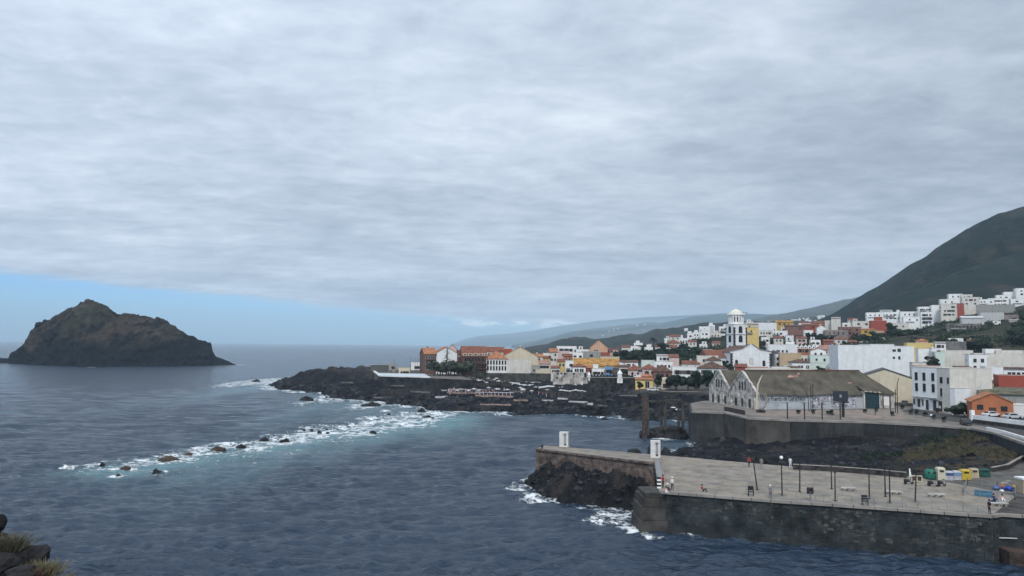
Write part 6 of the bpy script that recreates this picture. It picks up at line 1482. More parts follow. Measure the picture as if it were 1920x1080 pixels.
car((c3.x, c3.y + 2.5, 9.0), R(100), ('darkred', (.15, .03, .03)), 'dark red car nose-on by the left corner of the orange house')
a = G(1228, 733.5, 8.0)
car((a.x - .9, a.y, 8.0), R(2), ('white', (.7, .7, .7)), 'white car parked in front of the little yellow house')
a = G(1237, 731, 8.0); car((a.x + .3, a.y + 3, 8.0), R(-20), ('white', (.7, .7, .7)), 'second white car, close to the round tree by the little yellow house')
a = G(1813, 797, 8.03); car((a.x, a.y + .5, 8.04), R(70), ('black', (.02, .02, .022)), 'black car on the road at the left end of the dark terrace wall')
a = G(1697, 759, 8.0); car((a.x, a.y, 8.0), R(60), ('greydark', (.06, .06, .07)), 'dark grey car at the street corner by the three-storey house')
a = G(1788, 771, 8.0); car((a.x, a.y + .6, 8.0), R(-60), ('black', (.02, .02, .022)), 'black car at the right foot of the three-storey house')

# ------------------------------------------------------------------ ruined loading frame on its rock
fr = G(1247, 800, 3.2)
rk = rock_mesh(77, .5); rk.materials.clear(); rk.materials.append(LAVA)
c_ = G(1254, 822, 0); o = put('rock', rk, None, (c_.x, c_.y + 4.5, .6), 0); o.scale = (6.6, 4.2, 5.0); tag(o, 'big black rock mound carrying the ruined loading frame', 'rock')
c_ = G(1225, 822, 0); o = put('rock', RM[2], None, (c_.x, c_.y + 3.0, .3), .4); o.scale = (3.2, 2.6, 2.0); tag(o, 'smaller black rock at the left foot of the ruined loading frame', 'rock')
lf = thing('loading_frame', 'ruined rusty concrete loading frame with tall pillars on a black rock', 'frame', (0, 0, 0))
DF = 209.0
def fp(px, py, dd=0): return P(px, py, DF + dd)
for (x0, yt, yb, w_, dd, nm) in [(1208, 744, 819, 1.15, 0, 'pillar'), (1214.5, 752, 806, .5, 0, 'pillar'), (1240, 752, 797, .55, 3.5, 'pillar'), (1247, 750, 795, .6, 0, 'pillar'), (1280, 752, 795, .6, 0, 'pillar'), (1272, 753, 795, .5, 3.5, 'pillar')]:
    a = fp(x0, yt, dd); b_ = fp(x0, yb, dd); MB().bar((a.x, a.y, b_.z - 1.5), a, w_, w_).build(nm, RUST if x0 < 1210 else CONCD, lf)
for (a, b_, w_) in [((1213, 752.5, 0), (1250, 751.5, 0), .55), ((1247, 751, 0), (1258, 749.5, 0), .5), ((1258, 749.5, 0), (1276, 750, 0), .5), ((1276, 750, 0), (1282, 756, 0), .5), ((1240, 755, 3.5), (1274, 755, 3.5), .5), ((1247, 752, 0), (1240, 754, 3.5), .4), ((1280, 754, 0), (1272, 755, 3.5), .4), ((1208, 760, 0), (1215, 753, 0), .3)]:
    MB().bar(fp(*a), fp(*b_), w_, w_).build('beam', CONCD, lf)
MB().bar(fp(1208, 744), fp(1208, 741), 1.7, .3).build('cap', CONCD, lf)
m_ = MB()
for k in range(4): m_.bar(fp(1206 + 0 * k, 742.5 + k * 3), fp(1215, 743.5 + k * 3), .18)
for xx in (1206.2, 1210.5, 1214.8): m_.bar(fp(xx, 742), fp(xx, 753), .2)
m_.build('lattice', RUST, lf)
# ruined fragments behind
for i, (px, py, w_) in enumerate([(1300, 757, 10), (1312, 762, 9), (1253, 757, 5), (1262, 764, 8), (1270, 768, 4), (1313, 769, 12)]):
    p = G(px, py, 3.8); o = put('rubble_block', RM[i % 5], None, (p.x, p.y, 3.8), i); o.data = o.data.copy(); o.data.materials.clear(); o.data.materials.append(WHITE2); o.scale = (w_ / FPX * p.y / 2, .8, .5)
    tag(o, ['pale rubble strip on the lava shore left of the ruined facade', 'pale slab fragment below the bay wall', 'small white fragment seen through the loading frame', 'long white fragment seen low through the loading frame', 'white chip of rubble low in the loading frame', 'flat white fragment nearest to the end of the sea wall'][i], 'rubble')

# ------------------------------------------------------------------ lighthouse-like white slabs on the quay
def slab(px, pb_, pt, wpx, label, seed):
    c_ = G(px, pb_, DECKZ); D = c_.y; w_ = wpx / FPX * D; h_ = (pb_ - pt) / FPX * D
    t_ = thing('monument_slab', label, 'monument', (c_.x, c_.y + .3, DECKZ), R(-14), 'white slabs on the quay')
    w2 = w_ * .52; dpt = 1.3
    m_ = MB(); 
    m_.box(-w2, w2, 0, dpt, 0, h_ * .14).box(-w2, w2, 0, dpt, h_ * .90, h_).box(-w2, -w2 * .02, 0, dpt, h_ * .14, h_ * .90).box(w2 * .62, w2, 0, dpt, h_ * .14, h_ * .90).box(-w2 * .02, w2 * .62, .35, dpt, h_ * .14, h_ * .90)
    m_.build('body', mat('slab_white', (.62, .62, .60), .8, .1, 1.0, streak=.2), t_)
    MB().box(w2 * .12, w2 * .46, .30, .345, h_ * .2, h_ * .84).build('slot', GREYW, t_)
    MB().box(w2 * .1, w2 * .5, .27, .345, h_ * .15, h_ * .24).build('hatch', METAL, t_)
    MB().box(-w2 - .25, w2 + .25, -.25, dpt + .25, -.05, .14).build('plinth', CONC, t_)
    return t_
slab(1057, 840, 811.5, 15.5, 'smaller white upright slab near the tip of the quay', 1)
slab(1229.5, 861, 828, 17, 'larger white upright slab with a slot, at the bend of the quay', 2)
p = G(1016.5, 841, DECKZ); o = MB().lathe([(.16, 0), (.16, .5), (.24, .55), (.24, .7), (.1, .75)], 10).build('bollard', METAL, None, loc=p); tag(o, 'black mooring bollard at the very tip of the quay', 'bollard')
# ramp strip below the slab
t_ = thing('ramp', 'narrow grey ramp strip running down from the larger slab along the quay edge', 'ramp', (0, 0, 0))
a = G(1232, 862, DECKZ); b_ = G(1240, 905, DECKZ)
MB().bar((a.x, a.y, 5.55), (b_.x, b_.y, 5.55), 1.0, .14).build('surface', GMETAL, t_)
for s_ in (-.5, .5): MB().bar((a.x + s_, a.y, 5.72), (b_.x + s_, b_.y, 5.72), .12, .34).build('curb', CONC, t_)
mk = G(1236, 916, DECKZ)
t_ = thing('marker_post', 'black-and-white banded marker at the corner of the quay', 'marker', (mk.x, mk.y + .2, DECKZ))
for k in range(6): MB().box(-.26, .26, -.2, .2, k * .26, k * .26 + .25).build('band', WHITE if k % 2 == 0 else METAL, t_)

# ------------------------------------------------------------------ masts, benches, chairs, rail
masts = [(1412.5, 864, 1420, 919, 'leaning thin mast left of the globe lamp'), (1465, 861, 1466.5, 929, 'tall dark mast topped by a white globe'), (1499.5, 867, 1499.5, 922, 'dark mast right of the globe lamp'), (1558, 863, 1559.5, 917, 'dark mast at the back, behind the double pair'), (1565.5, 886, 1566, 939, 'dark mast near the quay edge, left of the first bench'), (1629, 873, 1630, 935, 'dark mast with a small crossbar right of the first bench'), (1658.5, 872, 1660, 931, 'dark mast just left of the second bench'), (1667.5, 880, 1668.5, 943, 'dark mast in front of the second bench'), (1718, 883, 1716, 940, 'dark mast between the second and third bench')]
for i, (xt, yt, xb, yb, lab) in enumerate(masts):
    b_ = G(xb, yb, DECKZ); t0 = P(xt, yt, b_.y)
    t_ = thing('deck_mast', lab, 'mast', (b_.x, b_.y, DECKZ), 0, 'masts on the quay deck')
    v = t0 - b_; MB().tube([(0, 0, 0), v * .5, v], [.10, .085, .07], 8).build('pole', METAL, t_)
    MB().lathe([(.22, 0), (.22, .06), (.14, .1)], 8).build('foot', METAL, t_)
    if i == 1: MB().lathe([(.05, v.z - .05), (.2, v.z + .08), (.24, v.z + .22), (.18, v.z + .38), (.04, v.z + .45)], 12, (v.x, v.y)).build('globe', WHITE, t_, smooth=True)
    elif i == 5: MB().box(v.x - .5, v.x + .4, v.y - .06, v.y + .06, v.z + .02, v.z + .12).build('crossbar', METAL, t_)
    else: MB().box(v.x - .16, v.x + .16, v.y - .1, v.y + .1, v.z, v.z + .18).build('lamp_head', METAL, t_)
benches = [(1591, 920, 27, 'long pale stone bench between the masts, the leftmost of four'), (1676, 927, 28, 'long pale stone bench behind the mast pair'), (1755, 932, 30, 'long pale stone bench left of the fenced patch'), (1872, 949, 32, 'long pale stone bench where two people rest')]
BM = []
for px, py, wp, lab in benches:
    c_ = G(px, py, DECKZ); L_ = wp / FPX * c_.y
    t_ = thing('stone_bench', lab, 'bench', (c_.x, c_.y, DECKZ), R(-6), 'stone benches on the quay'); BM.append(t_)
    MB().box(-L_ / 2, L_ / 2, -.28, .28, .32, .46).build('seat', mat('bench_stone', (.42, .41, .39), .85, .1, 1.0), t_)
    for sx in (-.75, 0, .75): MB().box(sx * L_ / 2 - .16, sx * L_ / 2 + .16, -.2, .2, 0, .317).build('leg', CONC, t_)
def frame_chair(px, py, label):
    c_ = G(px, py, DECKZ); t_ = thing('frame_rack', label, 'rack', (c_.x, c_.y, DECKZ), R(-10), 'dark frame racks at the quay edge')
    for sx in (-.32, .32):
        for sy in (-.25, .25): MB().bar((sx, sy, 0), (sx, sy, 1.25 if sy > 0 else .95), .07).build('leg', METAL, t_)
    MB().box(-.36, .36, -.29, .29, .55, .61).build('shelf', METAL, t_); MB().box(-.36, .36, .2, .29, .72, 1.28).build('panel', METAL, t_); MB().box(-.36, .36, -.29, -.22, .86, .95).build('rail', METAL, t_)
frame_chair(1408, 930, 'dark metal frame left of the leaning mast at the quay edge'); frame_chair(1622, 948, 'dark metal frame at the quay edge between the mast groups')
rl = thing('quay_railing', 'thin grey railing of paired posts along the quay edge', 'railing', (0, 0, 0))
for (k0, k1) in ((3, 4), (4, 5)):
    A = DECKN[k0] + Vector((0, .35, 0)); B = DECKN[k1] + Vector((0, .35, 0)); L_ = (B - A).length; n_ = int(L_ / 1.65); dd = (B - A).normalized()
    for k in range(n_ + 1):
        p = A + dd * min(k * 1.65, L_)
        for s_ in ((0, .14) if k % 3 == 0 else (0,)):
            q = p + dd * s_; MB().bar((q.x, q.y, DECKZ), (q.x, q.y, DECKZ + 1.0), .045).build('post', GMETAL, rl)
    for z_ in (1.0, .55, .2): MB().bar((A.x, A.y, DECKZ + z_), (B.x, B.y, DECKZ + z_), .035).build('rail', GMETAL, rl)
c_ = G(1519.5, 939, DECKZ)
t_ = thing('lifebuoy_stand', 'life buoy on a short grey post at the quay edge', 'lifebuoy', (c_.x, c_.y, DECKZ))
MB().bar((0, 0, 0), (0, 0, 1.2), .14).build('post', GMETAL, t_)
m_ = MB(); pts = [(.33 * math.cos(a), -.1, 1.3 + .33 * math.sin(a)) for a in np.linspace(0, 2 * math.pi, 17)]; m_.tube(pts, .1, 6); m_.build('ring', mat('ring_dark', (.05, .03, .03), .6, .1), t_)
MB().box(-.42, .42, -.04, .1, .9, 1.72).build('backboard', METAL, t_)

# ------------------------------------------------------------------ recycling bins and clutter of the yard
def binbox(px, py, w_, d_, h_, m_, label, rz=-6, cap=None, name='recycling_bin', cat='container', extra=0):
    c_ = G(px, py, DECKZ); t_ = thing(name, label, cat, (c_.x, c_.y, DECKZ), R(rz), 'containers along the yard wall')
    a, b_ = w_ / 2, d_
    v = [(-a, 0, .08), (a, 0, .08), (a, b_, .08), (-a, b_, .08), (-a * .95, .06, h_ * .86), (a * .95, .06, h_ * .86), (a * .95, b_ - .06, h_ * .86), (-a * .95, b_ - .06, h_ * .86)]
    MB().add(v, BOXF).build('body', m_, t_)
    MB().add([(-a, -.03, h_ * .863), (a, -.03, h_ * .863), (a, b_ + .03, h_ * .863), (-a, b_ + .03, h_ * .863), (-a * .8, .2, h_), (a * .8, .2, h_), (a * .8, b_ - .2, h_), (-a * .8, b_ - .2, h_)], BOXF).build('lid', cap or m_, t_)
    MB().box(-a * .5, a * .5, -.02, .1, h_ * .66, h_ * .8).build('slot', METAL, t_)
    for sx in (-.8, .8): MB().box(sx * a - .08, sx * a + .08, .05, .25, 0, .08).build('foot', METAL, t_)
    return t_
GRN = mat('bin_green', (0.02, 0.14, 0.10), .5, .12, 1.5); DGR = mat('bin_dark_green', (0.015, 0.075, 0.055), .55, .15, 1.5); YEL = mat('bin_yellow', (0.50, 0.36, 0.04), .5, .12, 1.5); CRM = mat('bin_cream', (0.52, 0.49, 0.37), .6, .08, 1.5); TNB = mat('bin_tan', (0.42, 0.34, 0.24), .7, .12, 1.5); GRB = mat('bin_grey', (0.42, 0.42, 0.44), .6, .12, 1.5); BLB = mat('bin_blue_panel', (0.05, 0.08, 0.25), .5, .15, 1.5)
c_ = G(1749, 900, DECKZ); t_ = thing('bottle_bank', 'rounded green bottle bank at the left end of the row of bins', 'container', (c_.x, c_.y + .7, DECKZ), 0, 'containers along the yard wall')
MB().lathe([(.72, .05), (.82, .3), (.84, .9), (.74, 1.3), (.45, 1.52), (.1, 1.6)], 18).build('body', GRN, t_, smooth=True); MB().lathe([(.1, 1.58), (.14, 1.7), (.05, 1.76)], 8).build('lifting_knob', METAL, t_)
for a in (-2.2, -1.4, -.8): MB().box(-.14, .14, -.06, .04, 1.0, 1.2).build('hole', METAL, t_, loc=(.84 * math.cos(a), .84 * math.sin(a), 0), rz=a + math.pi / 2)
binbox(1766.5, 901.5, 1.15, 1.1, 1.95, CRM, 'tall cream clothes bank between the green bottle bank and the grey bins')
t_ = binbox(1781, 902, 1.15, 1.1, 1.42, GRB, 'grey paper bin with dark blue panel, left of the pair'); MB().box(-.5, .5, -.05, .02, .85, 1.15).build('panel', BLB, t_)
t_ = binbox(1796.5, 901.5, 1.1, 1.1, 1.42, GRB, 'grey paper bin with blue panel, right of the pair'); MB().box(-.5, .5, -.05, .02, .85, 1.15).build('panel', BLUEW, t_)
binbox(1813, 901, 1.35, 1.1, 1.6, YEL, 'bright yellow recycling bin'); binbox(1829, 898, 1.15, 1.1, 1.55, TNB, 'tan bin right of the yellow one')
binbox(1848, 895, 1.6, 1.0, 1.25, DGR, 'wide dark green rubbish container at the right end of the row')
c_ = G(1719.5, 904, DECKZ)
t_ = thing('yellow_barrier', 'cream-yellow framed barrier left of the bins', 'barrier', (c_.x, c_.y, DECKZ), R(-4))
for (x0, x1, z0, z1) in ((-.8, .8, .85, .95), (-.8, .8, .05, .15), (-.8, -.68, .15, .85), (.68, .8, .15, .85), (-.06, .06, .15, .85)): MB().box(x0, x1, 0, .3, z0, z1).build('bar', CRM, t_)
for sx in (-.42, .42): MB().box(sx - .22, sx + .22, .1, .2, .2, .8).build('panel', WOODD, t_)
c_ = G(1707, 897, DECKZ); o = MB().add([(-.16, -.1, 0), (.18, -.1, 0), (.18, .1, 0), (-.16, .1, 0), (-.16, -.06, 1.5), (-.02, -.06, 1.5), (-.02, .06, 1.5), (-.16, .06, 1.5)], BOXF).build('white_post', WHITE, None, loc=c_); tag(o, 'white pointed post left of the cream-yellow barrier', 'post')
def scooter(px, py, rz, label):
    c_ = G(px, py, DECKZ); t_ = thing('motor_scooter', label, 'scooter', (c_.x, c_.y, DECKZ), R(rz), 'parked scooters')
    for x in (-.55, .55):
        w_ = MB().lathe([(.05, -.06), (.25, -.06), (.27, 0), (.25, .06), (.05, .06)], 12).build('wheel', METAL, t_, loc=(x, 0, .27)); w_.rotation_euler = (math.pi / 2, 0, 0)
    MB().add([(-.7, -.15, .4), (.1, -.15, .3), (.1, .15, .3), (-.7, .15, .4), (-.75, -.12, .7), (-.05, -.14, .65), (-.05, .14, .65), (-.75, .12, .7)], BOXF).build('body', METAL, t_)
    MB().box(-.7, 0, -.14, .14, .72, .8).build('seat', DFRAME, t_); MB().add([(.25, -.18, .3), (.5, -.18, .3), (.5, .18, .3), (.25, .18, .3), (.2, -.12, .85), (.4, -.12, .85), (.4, .12, .85), (.2, .12, .85)], BOXF).build('front_shield', GREYW, t_)
    MB().bar((.3, -.3, 1.0), (.3, .3, 1.0), .06).bar((.55, 0, .3), (.3, 0, 1.0), .07).build('handlebar', METAL, t_)
scooter(1704, 908, 10, 'black scooter in front of the white pointed post'); scooter(1750, 912, -15, 'black scooter in front of the green bottle bank'); scooter(1766, 912, 20, 'second scooter, in front of the cream clothes bank')
# fenced patch with blue netting
fp_ = [G(a, b, DECKZ) for a, b in [(1806, 929), (1814, 909), (1870, 916), (1905, 922), (1903, 938), (1806, 929)]]
t_ = thing('site_fence', 'grey mesh fence round the patch with blue netting', 'fence', (0, 0, 0))
for i in range(5):
    a, b_ = fp_[i], fp_[i + 1]; L_ = (b_ - a).length; n_ = max(1, int(L_ / 1.8))
    for k in range(n_ + 1): p = a.lerp(b_, k / n_); MB().bar((p.x, p.y, DECKZ), (p.x, p.y, DECKZ + 1.0), .06).build('post', GMETAL, t_)
    for z_ in (.95, .5): MB().bar((a.x, a.y, DECKZ + z_), (b_.x, b_.y, DECKZ + z_), .045).build('rail', GMETAL, t_)
a = G(1828, 930, DECKZ); b_ = G(1862, 934, DECKZ)
BN = mat('blue_netting', (0.07, 0.19, 0.30), .8, .2, 2); MB().bar((a.x, a.y + .1, DECKZ + .45), (b_.x, b_.y + .1, DECKZ + .45), .04, .8).build('netting', BN, t_)
def bag(px, py, r_, m_, label, seed):
    c_ = G(px, py, DECKZ); me = rock_mesh(seed, .8); me.materials.clear(); me.materials.append(m_); o = put('bag', me, None, (c_.x, c_.y, DECKZ + r_ * .45), seed); o.scale = (r_, r_ * .8, r_ * .8); tag(o, label, 'bag', 'heaped bags and nets')
NB = mat('net_blue', (0.03, 0.08, 0.38), .7, .25, 2)
bag(1891, 920, .62, NB, 'large bright blue net bundle by the fenced patch', 31); bag(1869, 918, .55, mat('net_blue_grey', (0.08, 0.13, 0.28), .8, .3, 2), 'blue-grey net bundle left of the bright blue one', 32); bag(1904, 916, .5, mat('net_yellow', (.45, .30, .06), .8, .3, 2), 'yellow net bundle right of the bright blue one', 33); bag(1878, 922, .28, WHITE, 'small white bag between the two blue bundles', 34); bag(1879, 914, .4, mat('net_orange', (.40, .13, .05), .8, .3, 2), 'orange net bundle behind the white bag', 35); bag(1862, 944, .45, mat('net_navy', (0.02, 0.04, 0.14), .8, .3, 2), 'dark blue bag on the ground beside the rightmost bench', 36)
c_ = G(1919, 926, DECKZ); t_ = thing('site_cabin', 'small dark cabin with a white roof at the right edge', 'cabin', (c_.x + .9, c_.y, DECKZ), 0)
MB().box(-.9, .9, 0, 1.6, 0, 1.9).build('wall', TNB, t_); MB().box(-1.0, 1.0, -.1, 1.7, 1.905, 2.15).build('roof', WHITE, t_); MB().box(-.7, -.1, -.04, .02, 0, 1.6).build('door', WOODD, t_)
for i, (px, py) in enumerate([(1882, 906), (1890, 902)]):
    c_ = G(px, py, DECKZ); o = put('rubble_block', RM[i], None, c_, i); o.data = o.data.copy(); o.data.materials.clear(); o.data.materials.append(CONC); o.scale = (.55, .4, .3); tag(o, ['pale broken slab in the yard above the nets', 'pale broken slab behind the other one in the yard'][i], 'rubble')
# ------------------------------------------------------------------ people
SKIN = mat('skin', (.42, .24, .16), .6, .05, 3)
def person_mesh(name, joints, edges, cols):
    """joints: list of (co, radius); one continuous skinned body; cols(z, part) picks the material by height"""
    me = bpy.data.meshes.new(name); me.from_pydata([j[0] for j in joints], edges, [])
    o = put(name, me); sk = o.modifiers.new('s', 'SKIN'); sv_ = me.skin_vertices[0].data
    for i, j in enumerate(joints): sv_[i].radius = j[1] if isinstance(j[1], tuple) else (j[1], j[1])
    sv_[0].use_root = True
    ss = o.modifiers.new('ss', 'SUBSURF'); ss.levels = 1
    dg = bpy.context.evaluated_depsgraph_get(); dg.update(); m2 = bpy.data.meshes.new_from_object(o.evaluated_get(dg)); bpy.data.objects.remove(o)
    m2.name = name; return m2
STAND = ([((0, 0, .95), (.15, .11)), ((0, 0, 1.15), (.145, .10)), ((0, 0, 1.38), (.17, .11)), ((0, 0, 1.50), (.06, .06)), ((0, -.01, 1.60), (.085, .10)), ((0, 0, 1.72), (.07, .08)),
          ((-.2, 0, 1.40), .055), ((-.25, .02, 1.13), .043), ((-.24, -.08, .88), .035), ((-.24, -.12, .80), .04), ((.2, 0, 1.40), .055), ((.25, .02, 1.13), .043), ((.24, -.08, .88), .035), ((.24, -.12, .80), .04),
          ((-.09, 0, .88), .095), ((-.10, -.01, .48), .065), ((-.10, .01, .09), .04), ((-.10, -.14, .04), .038), ((.09, 0, .88), .095), ((.11, -.01, .48), .065), ((.12, .03, .09), .04), ((.13, -.12, .04), .038)],
         [(0, 1), (1, 2), (2, 3), (3, 4), (4, 5), (2, 6), (6, 7), (7, 8), (8, 9), (2, 10), (10, 11), (11, 12), (12, 13), (0, 14), (14, 15), (15, 16), (16, 17), (0, 18), (18, 19), (19, 20), (20, 21)])
SIT = ([((0, 0, .12), (.16, .12)), ((0, .05, .35), (.145, .10)), ((0, .08, .56), (.17, .11)), ((0, .06, .68), (.06, .06)), ((0, .03, .78), (.085, .10)), ((0, .04, .90), (.07, .08)),
        ((-.2, .08, .58), .055), ((-.27, .12, .33), .043), ((-.2, -.08, .25), .035), ((-.18, -.15, .26), .04), ((.2, .08, .58), .055), ((.27, .12, .33), .043), ((.2, -.08, .25), .035), ((.18, -.15, .26), .04),
        ((-.1, -.1, .14), .095), ((-.13, -.42, .42), .065), ((-.13, -.55, .08), .04), ((-.13, -.68, .05), .038), ((.1, -.1, .14), .095), ((.13, -.42, .40), .065), ((.14, -.6, .08), .04), ((.14, -.73, .05), .038)], STAND[1])
PM = {}
def person(pose, loc, rz, shirt, trous, hair, label, hat=False, group=None):
    k = (pose, shirt, trous)
    if k not in PM:
        src = STAND if pose == 'stand' else SIT
        base = PM.get(pose)
        if base is None: base = person_mesh('person', src[0], src[1], None); PM[pose] = base
        me = base.copy(); me.materials.clear()
        for m_ in (SKIN, CLO[shirt], CLO[trous], CLO['shoe']): me.materials.append(m_)
        for pl in me.polygons:
            c_ = pl.center
            if pose == 'stand': i = 3 if c_.z < .09 else 2 if (c_.z < .97 and abs(c_.x) < .2) else 1 if (1.0 > 0 and c_.z < 1.47 and (abs(c_.x) < .2 or c_.z > 1.15)) else 0
            else: i = 3 if c_.z < .1 and c_.y < -.5 else 2 if (c_.y < -.02 and abs(c_.x) < .19 and c_.z < .5) or c_.z < .22 else 1 if c_.z < .65 and (abs(c_.x) < .2 or c_.z > .36) else 0
            pl.material_index = i; pl.use_smooth = True
        PM[k] = me
    t_ = thing('person', label, 'person', loc, rz, group)
    put('body', PM[k], t_)
    hz_ = (0, 0, 1.0) if pose == 'stand' else (0, .045, .18)
    HM = PM.setdefault('hair', MB().lathe([(.098, .60), (.115, .68), (.105, .76), (.06, .81), (.01, .825)], 10).mesh('hair', CLO['hair'], True))
    HT = PM.setdefault('hat', MB().lathe([(.17, .70), (.17, .715), (.11, .72), (.1, .80), (.05, .84), (.01, .845)], 12).mesh('hat', CLO['white'], True))
    put('hat' if hat else 'hair', HT if hat else HM, t_, (0, .012 + hz_[1], hz_[2] + .0))
    return t_
CLO = {'white': mat('cloth_white', (.7, .7, .7), .9, .05), 'red': mat('cloth_red', (.38, .03, .04), .9, .1), 'black': mat('cloth_black', (.02, .02, .025), .9, .1), 'grey': mat('cloth_grey', (.22, .22, .24), .9, .1), 'navy': mat('cloth_navy', (.03, .05, .12), .9, .1), 'shoe': mat('shoe', (.04, .035, .03), .8, .1), 'hair': mat('hair', (.03, .02, .015), .8, .1), 'pinkc': mat('cloth_pink', (.55, .25, .25), .9, .1), 'blue': mat('cloth_blue', (.08, .2, .45), .9, .1)}
def onDeck(px, py): return G(px, py, DECKZ + .01)
person('stand', onDeck(1444.5, 935), R(10), 'grey', 'black', 0, 'person with white cap standing at the quay edge left of the globe lamp', True)
person('stand', onDeck(1243, 914), R(30), 'red', 'black', 0, 'person in red beside the banded marker')
person('stand', onDeck(1260.5, 919), R(-20), 'white', 'black', 0, 'person in a white top and hat standing near the quay corner', True)
person('sit', onDeck(1252, 920), R(10), 'grey', 'black', 0, 'person with white hat sitting at the quay corner', True)
person('sit', onDeck(1249, 925), R(0), 'pinkc', 'white', 0, 'person in pale clothes sitting at the very edge below the hat wearer')
person('stand', onDeck(1404.5, 876), R(150), 'red', 'black', 0, 'person in dark red at the far edge of the deck')
person('stand', onDeck(1428, 878), R(170), 'grey', 'grey', 0, 'person in grey at the far edge, right of the dark red one')
person('stand', onDeck(1482, 877), R(160), 'white', 'white', 0, 'person all in white at the far edge behind the globe lamp')
person('sit', onDeck(1317, 921), R(60), 'red', 'black', 0, 'person in red sitting low on the open deck')
person('stand', onDeck(1855.5, 964), R(-80), 'black', 'black', 0, 'dark-clothed person leaning at the right end of the railing')
c_ = onDeck(1866, 946); person('sit', (c_.x, c_.y + .2, DECKZ + .42), R(0), 'navy', 'navy', 0, 'person in navy sitting on the rightmost bench')
c_ = onDeck(1882, 947); person('sit', (c_.x, c_.y + .2, DECKZ + .42), R(-20), 'pinkc', 'white', 0, 'person in pink sitting on the rightmost bench')
person('stand', G(1712, 758, 8.02), R(100), 'white', 'navy', 0, 'person in white walking at the street corner by the three-storey house')
person('stand', G(1716, 762, 8.02), R(-60), 'grey', 'black', 0, 'person in grey just below the one in white at the street corner')
person('stand', G(1641, 779, 8.07), R(40), 'black', 'black', 0, 'person in black on the pale apron near the roller gate')

# bathing terraces: pale ledges, parasols and bathers on the lava
TER = [(838, 902, 735, 3.6, 3.6, 'long pinkish concrete bathing terrace on the lava'), (890, 962, 741, 3.0, 3.5, 'reddish bathing terrace in front of the pinkish one'), (816, 838, 743, 2.8, 3.0, 'small pale ledge at the left end of the bathing terraces'), (860, 930, 729, 4.4, 3.0, 'thin pale walkway behind the bathing terraces'), (900, 958, 757, 2.0, 1.6, 'low pale ledge below the reddish terrace'), (1015, 1043, 750, 2.6, 3.2, 'bright white slab by the water below the stained facade'), (1066, 1101, 752, 2.6, 3.2, 'long white slab by the water below the fort'), (1101, 1112, 756, 2.2, 2.5, 'short white slab stepping down from the long one'), (700, 726, 744, 3.6, 2.5, 'pale landing on the lava headland'), (770, 806, 733.5, 3.8, 1.8, 'thin pale path below the black headland wall'), (820, 838, 731, 4.2, 2.0, 'short white path piece below the black wall'), (1120, 1138, 759, 2.0, 1.6, 'curved pale slipway edge below the fort'), (870, 890, 707, 7.0, 2.5, 'pale stepped landing left of the terrace wall'), (1160, 1195, 740, 4.6, 1.2, 'grey ledge at the foot of the fort'), (640, 662, 716, 4, 1.5, 'grey ledge on the seaward lava of the headland'), (732, 758, 722, 4, 1.4, 'pale step right under the black headland wall'), (958, 985, 733, 4, 1.8, 'pale walkway piece under the short slanted awning'), (962, 990, 749, 3, 1.8, 'grey ledge right of the reddish terrace'), (1045, 1064, 746, 3, 1.6, 'short ledge between the two white slabs')]
PKC = mat('terrace_pink', (.30, .21, .18), .9, .25, 1.0); PLC = mat('terrace_pale', (.46, .46, .46), .9, .2, 1.0); GLC = mat('terrace_grey', (.15, .145, .14), .9, .3, 1.0)
for i, (x0, x1, y_, z_, dp_, lab) in enumerate(TER):
    m0 = GT((x0 + x1) / 2, y_); z_ = max(m0.z + .5, 1.2); a = G(x0, y_, z_); b_ = G(x1, y_ + (x1 - x0) * .02, z_); w_ = (b_ - a).length
    t_ = thing('terrace_ledge', lab, 'terrace', ((a.x + b_.x) / 2, (a.y + b_.y) / 2, z_), math.atan2(b_.y - a.y, b_.x - a.x), 'ledges on the lava shore')
    n_ = max(2, int(w_ / 3)); m_ = PKC if 'ink' in lab or 'red' in lab else PLC if 'white' in lab or i == 2 else GLC; dp_ *= .6
    for k in range(n_): MB().box(-w_ / 2 + w_ * k / n_ + .02, -w_ / 2 + w_ * (k + 1) / n_ - .02, random.uniform(-.3, .3), dp_, -.45 - random.uniform(0, .3), random.uniform(-.12, .12)).build('step_block', m_, t_)
    if i in (0, 1): 
        for k in range(n_ * 2): MB().box(-w_ / 2 + w_ * k / n_ / 2, -w_ / 2 + w_ * k / n_ / 2 + .18, dp_, dp_ + .2, 0, 1.0).build('post', PLC, t_)
        MB().box(-w_ / 2, w_ / 2, dp_, dp_ + .2, 1.0, 1.25).build('parapet_rail', PLC, t_)
for (x0, x1, y_, hh, lab) in [(838, 960, 728, 2.2, 'dark rough wall behind the bathing terraces'), (960, 1035, 738, 1.8, 'dark wall under the awnings'), (1035, 1100, 744, 1.6, 'dark wall below the parasol row'), (715, 812, 737, 1.4, 'low dark wall beneath the headland wall')]:
    a = GT(x0, y_); b_ = GT(x1, y_); t_ = thing('lava_stone_wall', lab, 'wall', (0, 0, 0), 0, 'dark walls on the lava shore'); n_ = 8
    for k in range(n_): p = a.lerp(b_, k / n_); e = a.lerp(b_, (k + .97) / n_); MB().bar((p.x, p.y, p.z + hh * .3), (e.x, e.y, e.z + hh * .3), .8, hh * 1.6).build('wall_piece', STONE, t_)
